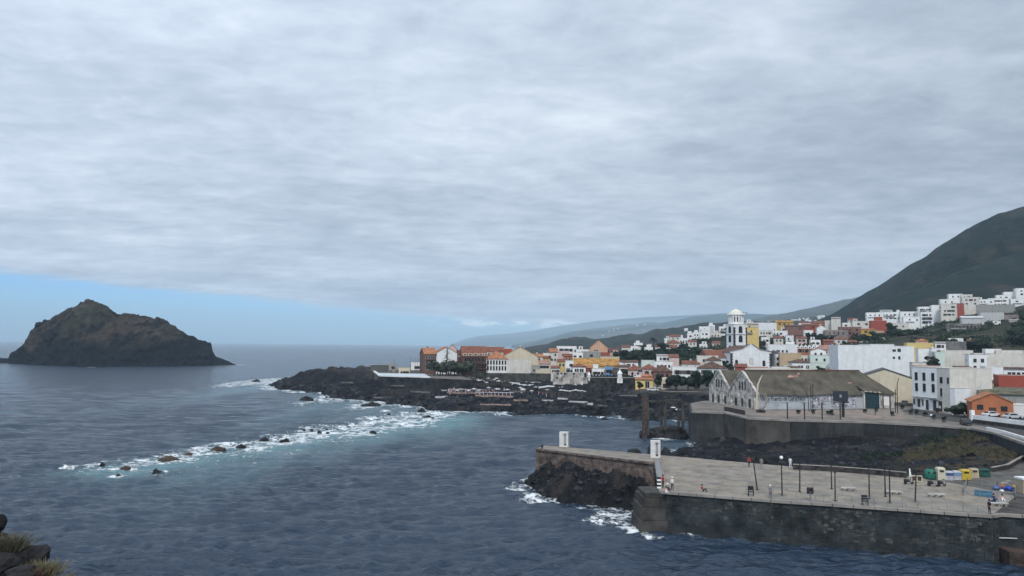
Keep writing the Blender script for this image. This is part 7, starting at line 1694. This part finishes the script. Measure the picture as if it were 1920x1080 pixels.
# awnings
for i, (x0, x1, y_, D, lab) in enumerate([(954, 1030, 721.5, 372, 'long white flat awning in front of the terrace wall'), (1030, 1068, 724.5, 358, 'white awning at the foot of the stained facade'), (1010, 1030, 727, 350, 'short slanted white awning below the long one'), (955, 975, 718, 380, 'small white awning left end'), (985, 1016, 716, 390, 'pale awning against the terrace wall')]):
    a = P(x0, y_, D); b_ = P(x1, y_ + (1.5 if i != 2 else -3), D); w_ = (b_ - a).length
    t_ = thing('awning', lab, 'awning', ((a.x + b_.x) / 2, (a.y + b_.y) / 2, (a.z + b_.z) / 2), math.atan2(b_.y - a.y, b_.x - a.x), 'white awnings')
    s_ = (b_.z - a.z) / 2; MB().add([(-w_ / 2, -1.6, -s_ - .25), (w_ / 2, -1.6, s_ - .25), (w_ / 2, 1.6, s_ + .25), (-w_ / 2, 1.6, -s_ + .25), (-w_ / 2, -1.6, -s_ - .13), (w_ / 2, -1.6, s_ - .13), (w_ / 2, 1.6, s_ + .37), (-w_ / 2, 1.6, -s_ + .37)], BOXF).build('canopy', PLC, t_)
    n_ = int(w_ / 3)
    for k in range(n_ + 1): xx = -w_ / 2 + .1 + (w_ - .2) * k / n_; MB().bar((xx, -1.4, -3.6), (xx, -1.4, -.2), .1).build('pole', GMETAL, t_)
# parasols
pr_ = None; rg3 = random.Random(9)
spots = [(1052 + i * 5.6, 738 + rg3.uniform(-1, 1), 4.2) for i in range(9)] + [(rg3.uniform(845, 960), rg3.uniform(733, 741), 3.8) for _ in range(9)] + [(rg3.uniform(892, 940), rg3.uniform(712, 722), 6.2) for _ in range(9)] + [(rg3.uniform(975, 1030), rg3.uniform(729, 742), 4.0) for _ in range(8)]
for i, (px, py, z_) in enumerate(spots):
    p = GT(px, py + 5); z_ = p.z + .25; lab = ['first','second','third','fourth','fifth','sixth','seventh','eighth','ninth'][i] + ' white parasol from the left in the row below the stained facade' if i < 9 else 'small pale parasol on the bathing terraces' if i < 18 else 'small pale parasol on the upper landing under the white hotel' if i < 27 else 'small pale parasol on the lava below the awnings'
    if pr_ is None:
        pr_ = thing('parasol', lab, 'parasol', (p.x, p.y, z_), 0, 'parasols on the shore')
        MB().lathe([(1.15, 1.95), (1.12, 2.0), (.6, 2.25), (.05, 2.45)], 8).build('canopy', PLC, pr_); MB().bar((0, 0, 0), (0, 0, 2.3), .07).build('pole', GMETAL, pr_); o = pr_
    else: o = dup(pr_, (p.x, p.y, z_), rg3.uniform(0, 3), lab, rg3.uniform(.8, 1.1))
# bathers
for i in range(60):
    if i < 34: px, py, z_, lab = rg3.uniform(840, 960), rg3.uniform(735, 744), 3.5, 'bather standing on the pinkish terraces'
    elif i < 46: px, py, z_, lab = rg3.uniform(885, 950), rg3.uniform(716, 722), 6.6, 'bather on the upper landing under the galleried hotel'
    else: px, py, z_, lab = rg3.uniform(975, 1100), rg3.uniform(738, 748), 3.4, 'bather on the lava ledges below the awnings'
    p = GT(px, py); z_ = p.z + .2
    k = rg3.choice([('stand', 'pinkc', 'black'), ('stand', 'red', 'blue'), ('sit', 'pinkc', 'blue'), ('stand', 'white', 'navy'), ('stand', 'pinkc', 'white')])
    person(k[0], (p.x, p.y, z_ + .02), rg3.uniform(0, 6), k[1], k[2], 0, lab, False, 'bathers on the shore')

# ------------------------------------------------------------------ trees
ORD = ['first', 'second', 'third', 'fourth', 'fifth', 'sixth', 'seventh', 'eighth', 'ninth', 'tenth', 'eleventh', 'twelfth', 'thirteenth', 'fourteenth', 'fifteenth']
def rank(lst, i): return ORD[sorted(range(len(lst)), key=lambda k: lst[k][0]).index(i)]
def crown_mesh(seed, n_, m_, rx=1.0, rz=.8, leaf=.16):
    rs_ = np.random.RandomState(seed); v = []; f = []
    lob = rs_.normal(size=(9, 3)) * np.array((.55, .55, .35)); lr = rs_.uniform(.32, .6, 9)
    c_ = lob[rs_.randint(0, 9, n_)]; dd = rs_.normal(size=(n_, 3)); dd /= np.linalg.norm(dd, axis=1)[:, None]
    r_ = lr[rs_.randint(0, 9, n_)] * rs_.uniform(.55, 1.0, n_) ** .5
    p = (c_ + dd * r_[:, None]) * np.array((rx, rx, rz)); 
    a = rs_.normal(size=(n_, 3)); a -= dd * (a * dd).sum(1)[:, None] * .7; a /= np.linalg.norm(a, axis=1)[:, None]
    b_ = np.cross(dd, a); b_ /= np.linalg.norm(b_, axis=1)[:, None]; s_ = leaf * rs_.uniform(.5, 1.3, n_)[:, None]
    V = np.stack([p - a * s_, p + b_ * s_ * .7, p + a * s_, p - b_ * s_ * .7], 1).reshape(-1, 3)
    me = bpy.data.meshes.new('crown'); me.from_pydata(V.tolist(), [], np.arange(4 * n_).reshape(-1, 4).tolist()); me.materials.append(m_); return me
CRG = [crown_mesh(s, 1500, LEAF) for s in (1, 2)]; CRD = [crown_mesh(s, 1500, LEAFD) for s in (3, 4, 5)]
CRGR = [crown_mesh(6, 900, mat('leaf_grey', (0.07, 0.085, 0.06), .85, .4, 1))]
def tree_meshes(): 
    m_ = MB().tube([(0, 0, -1.5), (.05, 0, -.3), (-.03, .04, .35)], [.1, .075, .05], 6)
    for k in range(4): a = k * 1.6 + .4; m_.tube([(0, 0, -.3), (.3 * math.cos(a), .3 * math.sin(a), .1), (.5 * math.cos(a), .5 * math.sin(a), .35)], [.05, .035, .015], 5)
    return m_.mesh('trunk', TRUNK)
TM = tree_meshes()
def tree(px, D, ytop, r_, kind, label, group=None, z0=None, name='tree'):
    top = P(px, ytop, D); z_ = Tz(top.x, top.y) if z0 is None else z0; hgt = max(top.z - z_, r_ * 1.2)
    cms = {'g': CRG, 'd': CRD + CRG[:1], 'y': CRGR}[kind]; rzc = min(r_ * .9, hgt * .5)
    t_ = thing(name, label, 'tree', (top.x, top.y, z_), random.uniform(0, 6), group)
    c_ = put('crown', random.choice(cms), t_, (0, 0, hgt - rzc * .95)); c_.scale = (r_, r_, rzc * 1.15)
    k = put('trunk', TM, t_, (0, 0, hgt - rzc)); k.scale = (r_, r_, (hgt - rzc) / 1.4)
    return t_
for i, (px, yt, r_, lab) in enumerate([(1232, 702, 2.4, 'round green tree between the yellow house and the cream kiosk'), (1267, 699, 3.1, 'round dark green tree right of the cream kiosk'), (1290, 703, 2.6, 'round dark tree in the middle of the promenade group'), (1304, 700, 3.4, 'broad dark green tree before the long white house'), (1330, 698, 3.2, 'round tree just left of the ruined gable'), (1343, 704, 2.0, 'small tree touching the ruined gable'), (1198.5, 716, 1.3, 'little olive-green tree in front of the little yellow house'), (1256, 712, 1.5, 'small tree behind the cream kiosk')]):
    tree(px, 293 - (8 if i == 6 else 0), yt, r_, 'd' if i not in (0, 6) else 'g', lab, None, 8.0)
random.seed(11)
for i in range(15): tree(1163 + i * 5.2, 470 + (i % 3) * 14, 656 + abs(math.sin(i * 2.1)) * 4, 3.8, 'd', ORD[i] + ' tree from the left in the dense dark belt behind the ochre building and fort', 'dark tree belt in front of the villas')
for i in range(13): tree(1238 + i * 6.2, 485 + (i % 3) * 12, 655 + (i % 4) * 2 + (6 if i < 5 else 0), 3.8, 'd', ORD[i] + ' tree from the left in the dark belt below the white arcade', 'dark tree belt below the arcade')
GTL = [(1208, 645, 3.5), (1216, 648, 4), (1240, 641, 4), (1246, 643, 3.5), (1264, 655, 4), (1276, 650, 4.5), (1285, 646, 4), (1212, 654, 4), (1236, 656, 4), (1246, 658, 4)]
for i, (px, yt, r_) in enumerate(GTL): tree(px, 560 + i, yt, r_ * .7, 'd', rank(GTL, i) + ' garden tree from the left among the red-roofed villas', 'garden trees among the villas')
for i in range(13): tree(814 + i * 5.2 + (i * 5 % 3), 378 + (i * 7 % 4) * 4, 676 + (i * 7 % 5) * 1.6, 2.6 + (i * 5 % 4) * .5, 'y', ORD[i] + ' grey-green tamarisk from the left in front of the white gabled hall', 'tamarisks on the headland', 9.6)
RTL = [(1504, 628, 5, 560), (1516, 622, 5.5, 575), (1526, 624, 6, 570), (1538, 632, 5, 565), (1549, 634, 5, 560), (1560, 636, 4, 560), (1430, 628, 5, 540), (1440, 632, 5, 540), (1424, 634, 4, 520), (1452, 634, 5, 545), (1490, 634, 4, 540), (1478, 637, 4, 530)]
for i, (px, yt, r_, D) in enumerate(RTL): tree(px, D, yt + 2, r_ * .75, 'd', rank(RTL, i) + ' dark tree from the left on the slope below the dull red houses', 'trees below the red houses')
for i, (px, yt, r_, D) in enumerate([(1668, 606, 6.0, 545), (1616, 628, 6, 530), (1628, 630, 5, 525), (1642, 632, 6, 520), (1656, 628, 5, 525), (1676, 620, 5, 530), (1688, 632, 6, 515), (1702, 636, 5, 505), (1718, 632, 5, 510), (1604, 634, 5, 520)]): tree(px, D, yt + 1, r_ * .8, 'd' if i % 3 else 'g', 'dark green tree below the long white row' if i else 'tall dark tree right of the red stepped house', None if i == 0 else 'trees below the long white row')
random.seed(12)
for i in range(46):
    px = 1765 + random.random() * 190; D = random.uniform(395, 520); x_ = (px - 960) / FPX * D; g_z = Tz(x_, D); r_ = random.uniform(3.0, 6.0)
    yt = HZ(px) - (g_z + r_ * 1.7 - CAMH) * FPX / D
    if yt < 604 and px < 1850: continue
    if 1765 < px < 1905 and yt < 625: continue
    tree(px, D, yt, r_, random.choice('ddg'), 'green tree of the leafy slope at the right', 'trees of the leafy slope')
for i, (px, yt, r_, D) in enumerate([(1750, 668, 1.9, 300), (1741, 676, 1.2, 262), (1753, 677, 1.0, 262), (1536, 687, 1.6, 345), (1545, 690, 1.3, 343), (1368, 680, 2.0, 345), (1358, 676, 1.6, 350), (1030, 668, 1.5, 430), (1176, 690, 2.2, 370), (1166, 694, 1.8, 365)]):
    tree(px, D, yt, r_, 'g' if i % 2 else 'd', ['slim dark conifer-like tree on the roof terrace wall', 'potted bush left of the slim tree', 'potted bush right of the slim tree', 'shrub at the foot of the pale-green wall', 'second shrub nearer the huge blank block', 'tree crown in front of the church corner', 'smaller crown left of the church corner tree', 'small bush on the skyline of the old town', 'dark bush behind the fort', 'dark bush right of the white turret'][i], None)
# garden bushes right of the corner house
for i, (px, yt, r_) in enumerate([(1796, 757, 1.8), (1806, 755, 1.9), (1816, 752, 2.0), (1825, 757, 1.6), (1790, 766, 1.4), (1812, 764, 1.6), (1822, 768, 1.4)]): tree(px, 196, yt, r_, 'y' if i % 2 else 'g', 'scrubby bush of the garden left of the orange house', 'garden bushes', None, 'bush')
# palm + araucaria
def palm(px, ytop, D, r_, label, z0=None, spiky=False):
    top = P(px, ytop, D); z_ = Tz(top.x, top.y) if z0 is None else z0; hgt = top.z - z_
    t_ = thing('palm_tree' if not spiky else 'araucaria_tree', label, 'tree', (top.x, top.y, z_))
    MB().tube([(0, 0, 0), (.1, 0, hgt * .5), (0, 0, hgt * (.93 if spiky else .88))], [.28, .22, .15], 7).build('trunk', TRUNK, t_)
    rs_ = random.Random(px); 
    for k in range(26 if not spiky else 30):
        a = rs_.uniform(0, 6.28); 
        if spiky: zc_ = hgt * (.38 + .6 * k / 30); rr_ = r_ * (1.15 - k / 30) ** .6; el = -.15
        else: zc_ = hgt * .9; rr_ = r_; el = rs_.uniform(-.4, 1.2)
        m_ = MB(); pr0 = None
        for j in range(5):
            t2 = j / 4; x_ = rr_ * t2 * math.cos(el * (1 - t2 * .3)); zz = rr_ * (math.sin(el) * t2 - .55 * t2 * t2 * (0 if spiky else 1)); wd = .55 * (1 - t2 * .8) * r_ / 3
            q1 = (x_ * math.cos(a) - wd * math.sin(a), x_ * math.sin(a) + wd * math.cos(a), zc_ + zz - wd * .5); q2 = (x_ * math.cos(a), x_ * math.sin(a), zc_ + zz); q3 = (x_ * math.cos(a) + wd * math.sin(a), x_ * math.sin(a) - wd * math.cos(a), zc_ + zz - wd * .5)
            if pr0: m_.add([pr0[0], pr0[1], q2, q1], [(0, 1, 2, 3)]); m_.add([pr0[1], pr0[2], q3, q2], [(0, 1, 2, 3)])
            pr0 = (q1, q2, q3)
        m_.build('frond' if not spiky else 'branch', LEAFD, t_)
palm(1224.5, 633, 590, 3.6, 'palm standing up against the headland between the villas')
palm(838.5, 650, 392, 3.2, 'dark araucaria in front of the white gabled hall', 9.6, True)
# scrub: dense low vegetation on the slopes (uncountable)
rs_ = np.random.RandomState(21); V = []; nq = 0
def scrub(u0, u1, d0, d1, n_, s0, s1, keep=None):
    u = rs_.uniform(u0, u1, n_); D = rs_.uniform(d0, d1, n_); X = (u - 960) / FPX * D; z = T(X, D)
    m_ = fbm(X, D, 26, 3, 88) > (-.05 if keep is None else keep); X, D, z = X[m_], D[m_], z[m_]; k = len(X)
    out = []
    for j in range(14):
        s_ = rs_.uniform(s0, s1, k); d = rs_.normal(size=(k, 3)) * .55 * s_[:, None]; d[:, 2] = np.abs(d[:, 2]) * .7
        c_ = np.stack([X, D, z], 1) + d; a = rs_.normal(size=(k, 3)); a /= np.linalg.norm(a, axis=1)[:, None]; b_ = np.cross(a, rs_.normal(size=(k, 3))); b_ /= np.linalg.norm(b_, axis=1)[:, None]
        l_ = .42 * s_[:, None]; out.append(np.stack([c_ - a * l_, c_ + b_ * l_ * .7, c_ + a * l_, c_ - b_ * l_ * .7], 1))
    return np.concatenate(out).reshape(-1, 3)
def stuffmesh(name, V_, m_, kind='stuff'):
    me = bpy.data.meshes.new(name); n_ = len(V_) // 4
    me.vertices.add(len(V_)); me.vertices.foreach_set('co', V_.astype(np.float32).ravel()); me.loops.add(n_ * 4); me.polygons.add(n_)
    me.loops.foreach_set('vertex_index', np.arange(n_ * 4, dtype=np.int32)); me.polygons.foreach_set('loop_start', np.arange(0, n_ * 4, 4, dtype=np.int32)); me.polygons.foreach_set('loop_total', np.full(n_, 4, dtype=np.int32)); me.update(calc_edges=True); me.materials.append(m_)
    o = put(name, me); tag(o, kind=kind); return o
stuffmesh('hillside_scrub', np.concatenate([scrub(1270, 1620, 440, 640, 1200, .9, 2.4), scrub(1600, 2300, 400, 640, 2200, .9, 2.4), scrub(1150, 1340, 500, 640, 700, 1.2, 3)]), LEAF)
def gscrub(n_, lo, hi, poly, s0, s1, ck):
    xs = [p[0] for p in poly]; ys = [p[1] for p in poly]; X = rs_.uniform(min(xs), max(xs), n_); Y = rs_.uniform(min(ys), max(ys), n_)
    m_ = (sdist(X, Y, poly) > .5) & (sdist(X, Y, DECK) < -.8) & (sdist(X, Y, PLAZA) < -.7) & (fbm(X, Y, 8, 3, 5) > ck); X, Y = X[m_], Y[m_]; z, _, _ = land_height(X, Y); k = len(X); out = []
    for j in range(16):
        s_ = rs_.uniform(s0, s1, k); b0 = np.stack([X, Y, z - .05], 1) + rs_.normal(size=(k, 3)) * .18 * np.array((1, 1, 0)); t2 = b0 + np.stack([rs_.normal(size=k) * .35 * s_, rs_.normal(size=k) * .35 * s_, s_], 1)
        wv = rs_.normal(size=(k, 3)) * np.array((1, 1, 0)); wv /= np.linalg.norm(wv, axis=1)[:, None] + 1e-6; wv *= .09 * s_[:, None]
        out.append(np.stack([b0 - wv, b0 + wv, t2 + wv * .3, t2 - wv * .3], 1))
    return np.concatenate(out).reshape(-1, 3)
gpoly = [(G(a, b, 5).x, G(a, b, 5).y) for a, b in [(1690, 845), (1780, 836), (1900, 830), (1990, 840), (1990, 850), (1900, 870), (1780, 880), (1700, 872)]]
DRY = mat('dry_grass', (0.115, 0.10, 0.062), .95, .35, 1.5)
stuffmesh('dry_grass', gscrub(9500, 0, 9, gpoly, .25, .65, -.1), DRY)
stuffmesh('garden_scrub', gscrub(1400, 0, 9, [(G(a, b, 4).x, G(a, b, 4).y) for a, b in [(1400, 850), (1960, 830), (1960, 870), (1500, 872)]], .5, 1.0, .15), LEAF)

# ------------------------------------------------------------------ plaza furniture
def mast2(pts_px, D, z0, label, r_=.09, name='plaza_mast', cat='mast', group='masts on the plaza'):
    p = [P(a, b, D) for a, b in pts_px]; b0 = p[-1]; t_ = thing(name, label, cat, (b0.x, b0.y, z0), 0, group)
    MB().tube([(q.x - b0.x, 0, max(q.z - z0, 0)) for q in p[::-1]], r_, 6).build('pole', METAL, t_); return t_
pz_D = 188.0
mast2([(1511, 733), (1515, 745), (1517, 772)], pz_D, 8, 'mast with a bent tip, leftmost of the three before the lettering')
mast2([(1520, 723), (1520.5, 745), (1520.5, 772)], pz_D, 8, 'straight tall mast, middle of the three before the lettering')
mast2([(1524, 719), (1524, 745), (1524, 774)], pz_D, 8, 'tallest mast, rightmost of the three before the lettering')
mast2([(1685, 709), (1682, 722), (1683, 776)], pz_D, 8, 'tall thin mast before the cream gabled warehouse')
mast2([(1679, 730), (1679, 774)], pz_D, 8, 'short mast with a small board before the cream gabled warehouse')
mast2([(1669, 742), (1670, 774)], pz_D, 8, 'leaning mast by the warehouse corner')
for i, (xa, xb) in enumerate([(1476, 1508), (1541, 1575)]):
    a = P(xa, 755, 184.5); b_ = P(xb, 757, 184.5); t_ = thing('pergola_frame', ['slender arched frame in front of the lettering', 'slender arched frame under the dark signboard'][i], 'frame', ((a.x + b_.x) / 2, a.y, 8.0), 0, 'arched frames on the plaza'); hw = (b_.x - a.x) / 2; h_ = a.z - 8
    for s_ in (-hw, hw): MB().bar((s_, 0, 0), (s_, 0, h_), .22).build('post', METAL, t_)
    MB().tube([(-hw * 1.3 + hw * 2.6 * k / 8, 0, h_ + .55 * math.sin(math.pi * k / 8) - .2) for k in range(9)], .07, 6).build('arch', GMETAL, t_)
    MB().tube([(-hw * 1.3 + hw * 2.6 * k / 8, 1.6, h_ + .55 * math.sin(math.pi * k / 8) - .2) for k in range(9)], .07, 6).build('arch', GMETAL, t_)
a = P(1576, 743, 190); t_ = thing('signboard', 'large dark signboard on a thick dark post before the warehouse', 'signboard', (a.x, a.y, 8.0)); h_ = a.z - 8
MB().box(-1.85, 1.85, -.12, .12, h_ - 1.2, h_ + 1.3).build('panel', mat('board_dark', (0.03, 0.035, 0.05), .6, .1), t_); MB().box(.4, 1.0, .125, .5, 0, h_ + .5).build('post', METAL, t_)
MB().box(-.3, .2, -.14, -.121, h_ - .3, h_ + .4).build('emblem', GREYW, t_); MB().box(-1.6, 1.9, -.5, .3, h_ - 1.65, h_ - 1.25).build('lower_bracket', METAL, t_)
# whale-rib arc and the curved grey pillar
a = P(1419, 745, 203); t_ = thing('rib_sculpture', 'slender cream curved rib rising before the ruined gable', 'sculpture', (a.x, a.y, 8)); MB().tube([(0, 0, 0), (-.1, 0, 2.0)] + [(q.x - a.x, 0, q.z - 8) for q in (P(1419.5, 735, 203), P(1421, 722, 203), P(1425, 711, 203), P(1429, 704, 203))], [.26, .25, .24, .22, .18, .1], 8).build('rib', CREAM, t_)
a = P(1431, 766, 201); t_ = thing('curved_pillar', 'curved grey concrete pillar left of the lettering', 'sculpture', (a.x, a.y, 8)); MB().tube([(q.x - a.x, 0, q.z - 8) for q in (P(1427, 768, 201), P(1434, 759, 201), P(1437, 750, 201), P(1433.5, 738, 201))], [.5, .42, .4, .45], 4).build('pillar', CONC, t_)
def slats(px0, py0, px1, py1, z_, h_, label, n_, nm='screen_fence'):
    a = G(px0, py0, z_); b_ = G(px1, py1, z_); t_ = thing(nm, label, 'fence', (0, 0, 0))
    for k in range(n_): p = a.lerp(b_, k / n_ + .004); e = a.lerp(b_, (k + 1) / n_ - .004); MB().bar((p.x, p.y, z_ + h_ / 2), (e.x, e.y, z_ + h_ / 2), .12, h_).build('panel', DFRAME, t_)
slats(1358, 770, 1397, 778, 8.0, 1.15, 'dark panelled screen at the left corner of the plaza', 8)
slats(1418, 773, 1435, 774.5, 8.0, .8, 'short dark panelled screen below the curved pillar', 3)
for i, (px, py, h_) in enumerate([(1497, 776, 1.0), (1525, 776, 1.0), (1560, 778, 1.1), (1622, 774, .9), (1643, 772, 1.1), (1674, 780, .9), (1692, 767, 1.2), (1708, 777, 1.1), (1720, 778, 1.1), (1735, 781, 1.2), (1770, 791, 1.2), (1752, 786, .8), (1553, 777, .8)]):
    p = G(px, py, 8.05); t_ = thing('street_planter', ['dark planter near the first arched frame', 'dark planter near the mast trio', 'dark planter under the dark signboard', 'dark planter left of the roller gate foot', 'dark planter right of the roller gate', 'small planter before the cream gable', 'tall planter at the street mouth', 'planter on the road edge below the corner house', 'second planter on the road edge below the corner house', 'third planter on the road edge, with bushier top', 'last planter down the road edge', 'low planter by the white stone on the road edge', 'low planter beside the one under the signboard'][i], 'planter', p, 0, 'planters on the plaza')
    MB().add([(-.3, -.3, 0), (.3, -.3, 0), (.3, .3, 0), (-.3, .3, 0), (-.38, -.38, .5), (.38, -.38, .5), (.38, .38, .5), (-.38, .38, .5)], BOXF).build('pot', DGREY, t_); c_ = put('plant', CRD[i % 3], t_, (0, 0, .5 + h_ * .3)); c_.scale = (.45, .45, h_ * .5)
for i, (px, py) in enumerate([(1747, 779), (1788, 777)]):
    p = G(px, py, 8.1); o = put('white_stone', RM[i + 2], None, p, i); o.data = o.data.copy(); o.data.materials.clear(); o.data.materials.append(WHITE); o.scale = (.45, .35, .45); tag(o, ['round white stone on the road edge between planters', 'round white stone by the stub wing'][i], 'stone')
p = G(1757.5, 773, 8.03); t_ = thing('litter_bin', 'black litter bin at the door of the corner house', 'bin', p); MB().lathe([(.35, 0), (.4, 1.0)], 10).build('body', METAL, t_); MB().lathe([(.43, 1.003), (.43, 1.12), (.2, 1.2)], 10).build('lid', METAL, t_)
# street lamp pole at parapet
p = G(1832, 776, 9.0); t_ = thing('street_lamp', 'thin tall lamp pole beside the left corner of the orange house', 'lamp', (p.x, p.y, 9.0)); MB().tube([(0, 0, 0), (0, 0, 6.3), (.5, 0, 6.6)], .06, 6).build('pole', GMETAL, t_); MB().box(.4, .9, -.1, .1, 6.55, 6.65).build('lamp_head', GMETAL, t_)
# small things on the sea
# ------------------------------------------------------------------ near-left outcrop with boulders and tufts
u = np.linspace(-420, 150, 150); rows_ = np.linspace(0, 1, 90)
U, Tt = np.meshgrid(u, rows_)
crest = np.interp(U, [-420, -200, -60, -10, 10, 40, 70, 95, 118, 135, 150], [900, 950, 985, 1008, 1016, 1036, 1052, 1068, 1082, 1110, 1200])
Dn = 13.0 + Tt * 0
Zc = CAMH + (HZ(U) - crest) / FPX * 13.5
fallD = np.where(Tt < .5, 13.5 - (0.5 - Tt) * 9, 13.5 + (Tt - .5) * 7)
X = (U - 960) / FPX * 13.5 + .0 * fallD; Y = fallD
Z = Zc - np.where(Tt < .5, (0.5 - Tt) ** 1.3 * 6.0, (Tt - .5) ** 1.1 * 42) 
nn = .35 * (cell(X + .3 * fbm(X, Y + Z, .7, 2, 4), Y + Z * .6, .8, 5)[1] - .5) + .25 * fbm(X, Y + Z * .7, .5, 4, 6)
Z = Z + nn; Y = Y + .4 * fbm(X, Z, .9, 4, 9) ; X = X + .25 * fbm(Y, Z, .6, 3, 11)
o = grid_mesh('outcrop', X, Y, Z, LAVA); tag(o, kind='structure')
def boulder(px, py, rpx, hpx, D, label, seed):
    p = P(px, py, D); me = rock_mesh(seed, .85); o = put('boulder', me, None, p, seed); s_ = rpx / FPX * D; o.scale = (s_, s_ * .9, hpx / FPX * D); tag(o, label, 'boulder', 'boulders on the near outcrop')
boulder(64, 1043, 30, 20, 13.2, 'dark lava boulder between the two dry tufts', 41); boulder(38, 1048, 26, 22, 13.0, 'dark boulder left of the one between the tufts', 42); boulder(-4, 984, 14, 22, 13.6, 'dark round boulder cut by the left edge of the photo', 43); boulder(12, 1062, 30, 26, 12.6, 'low boulder in the bottom corner', 44); boulder(44, 1078, 34, 18, 12.4, 'flat boulder at the bottom edge', 45); boulder(4, 1012, 12, 16, 13.5, 'small stone under the round boulder', 46)
def tuft(px, py, D, hpx, wpx, m_, label, seed, n_=420):
    p = P(px, py, D); rt = np.random.RandomState(seed); h_ = hpx / FPX * D; w_ = wpx / FPX * D
    b0 = np.stack([rt.normal(size=n_) * w_ * .28, rt.normal(size=n_) * w_ * .25, np.zeros(n_)], 1); t2 = b0 * 1.7 + np.stack([rt.normal(size=n_) * w_ * .12, rt.normal(size=n_) * w_ * .12, h_ * rt.uniform(.45, 1.05, n_)], 1)
    wv = rt.normal(size=(n_, 3)) * np.array((1, 1, 0)); wv /= np.linalg.norm(wv, axis=1)[:, None]; wv *= .006
    V_ = np.stack([b0 - wv, b0 + wv, t2 + wv * .3, t2 - wv * .3], 1).reshape(-1, 3) ; me = bpy.data.meshes.new('grass_tuft'); me.from_pydata(V_.tolist(), [], np.arange(4 * n_).reshape(-1, 4).tolist()); me.materials.append(m_)
    o = put('grass_tuft', me, None, (p.x, p.y, p.z)); tag(o, label, 'tuft', 'dry grass tufts')
DRY2 = mat('dry_tuft', (0.20, 0.18, 0.11), .9, .3, 20); DRY3 = mat('dry_tuft_grey', (0.12, 0.115, 0.08), .9, .4, 20)
tuft(12, 1032, 13.0, 28, 46, DRY3, 'grey-green dry tuft above the near boulder', 1, 900); tuft(82, 1080, 12.6, 26, 34, DRY2, 'pale yellow dry tuft right below the near boulder', 2, 900); tuft(124, 1092, 12.6, 14, 22, DRY2, 'tip of a pale tuft at the bottom edge', 3, 300); tuft(62, 1082, 12.4, 14, 26, mat('dry_tuft_red', (.17, .09, .07), .9, .3, 20), 'reddish dry tuft under the pale yellow one', 4, 400)
# ------------------------------------------------------------------ haze
hm = bpy.data.materials.new('haze_air'); hm.use_nodes = True; t = hm.node_tree
for n_ in list(t.nodes):
    if n_.type != 'OUTPUT_MATERIAL': t.nodes.remove(n_)
pv = t.nodes.new('ShaderNodeVolumePrincipled'); pv.inputs['Color'].default_value = (0.64, 0.84, 1.0, 1); pv.inputs['Density'].default_value = 0.00008
pv.inputs['Anisotropy'].default_value = -0.3
t.links.new(pv.outputs[0], t.nodes['Material Output'].inputs['Volume'])
hb = MB().box(-52000, 52000, -60, 19600, -5.0, 520).build('haze', hm); tag(hb, kind='stuff')
hb.visible_shadow = True
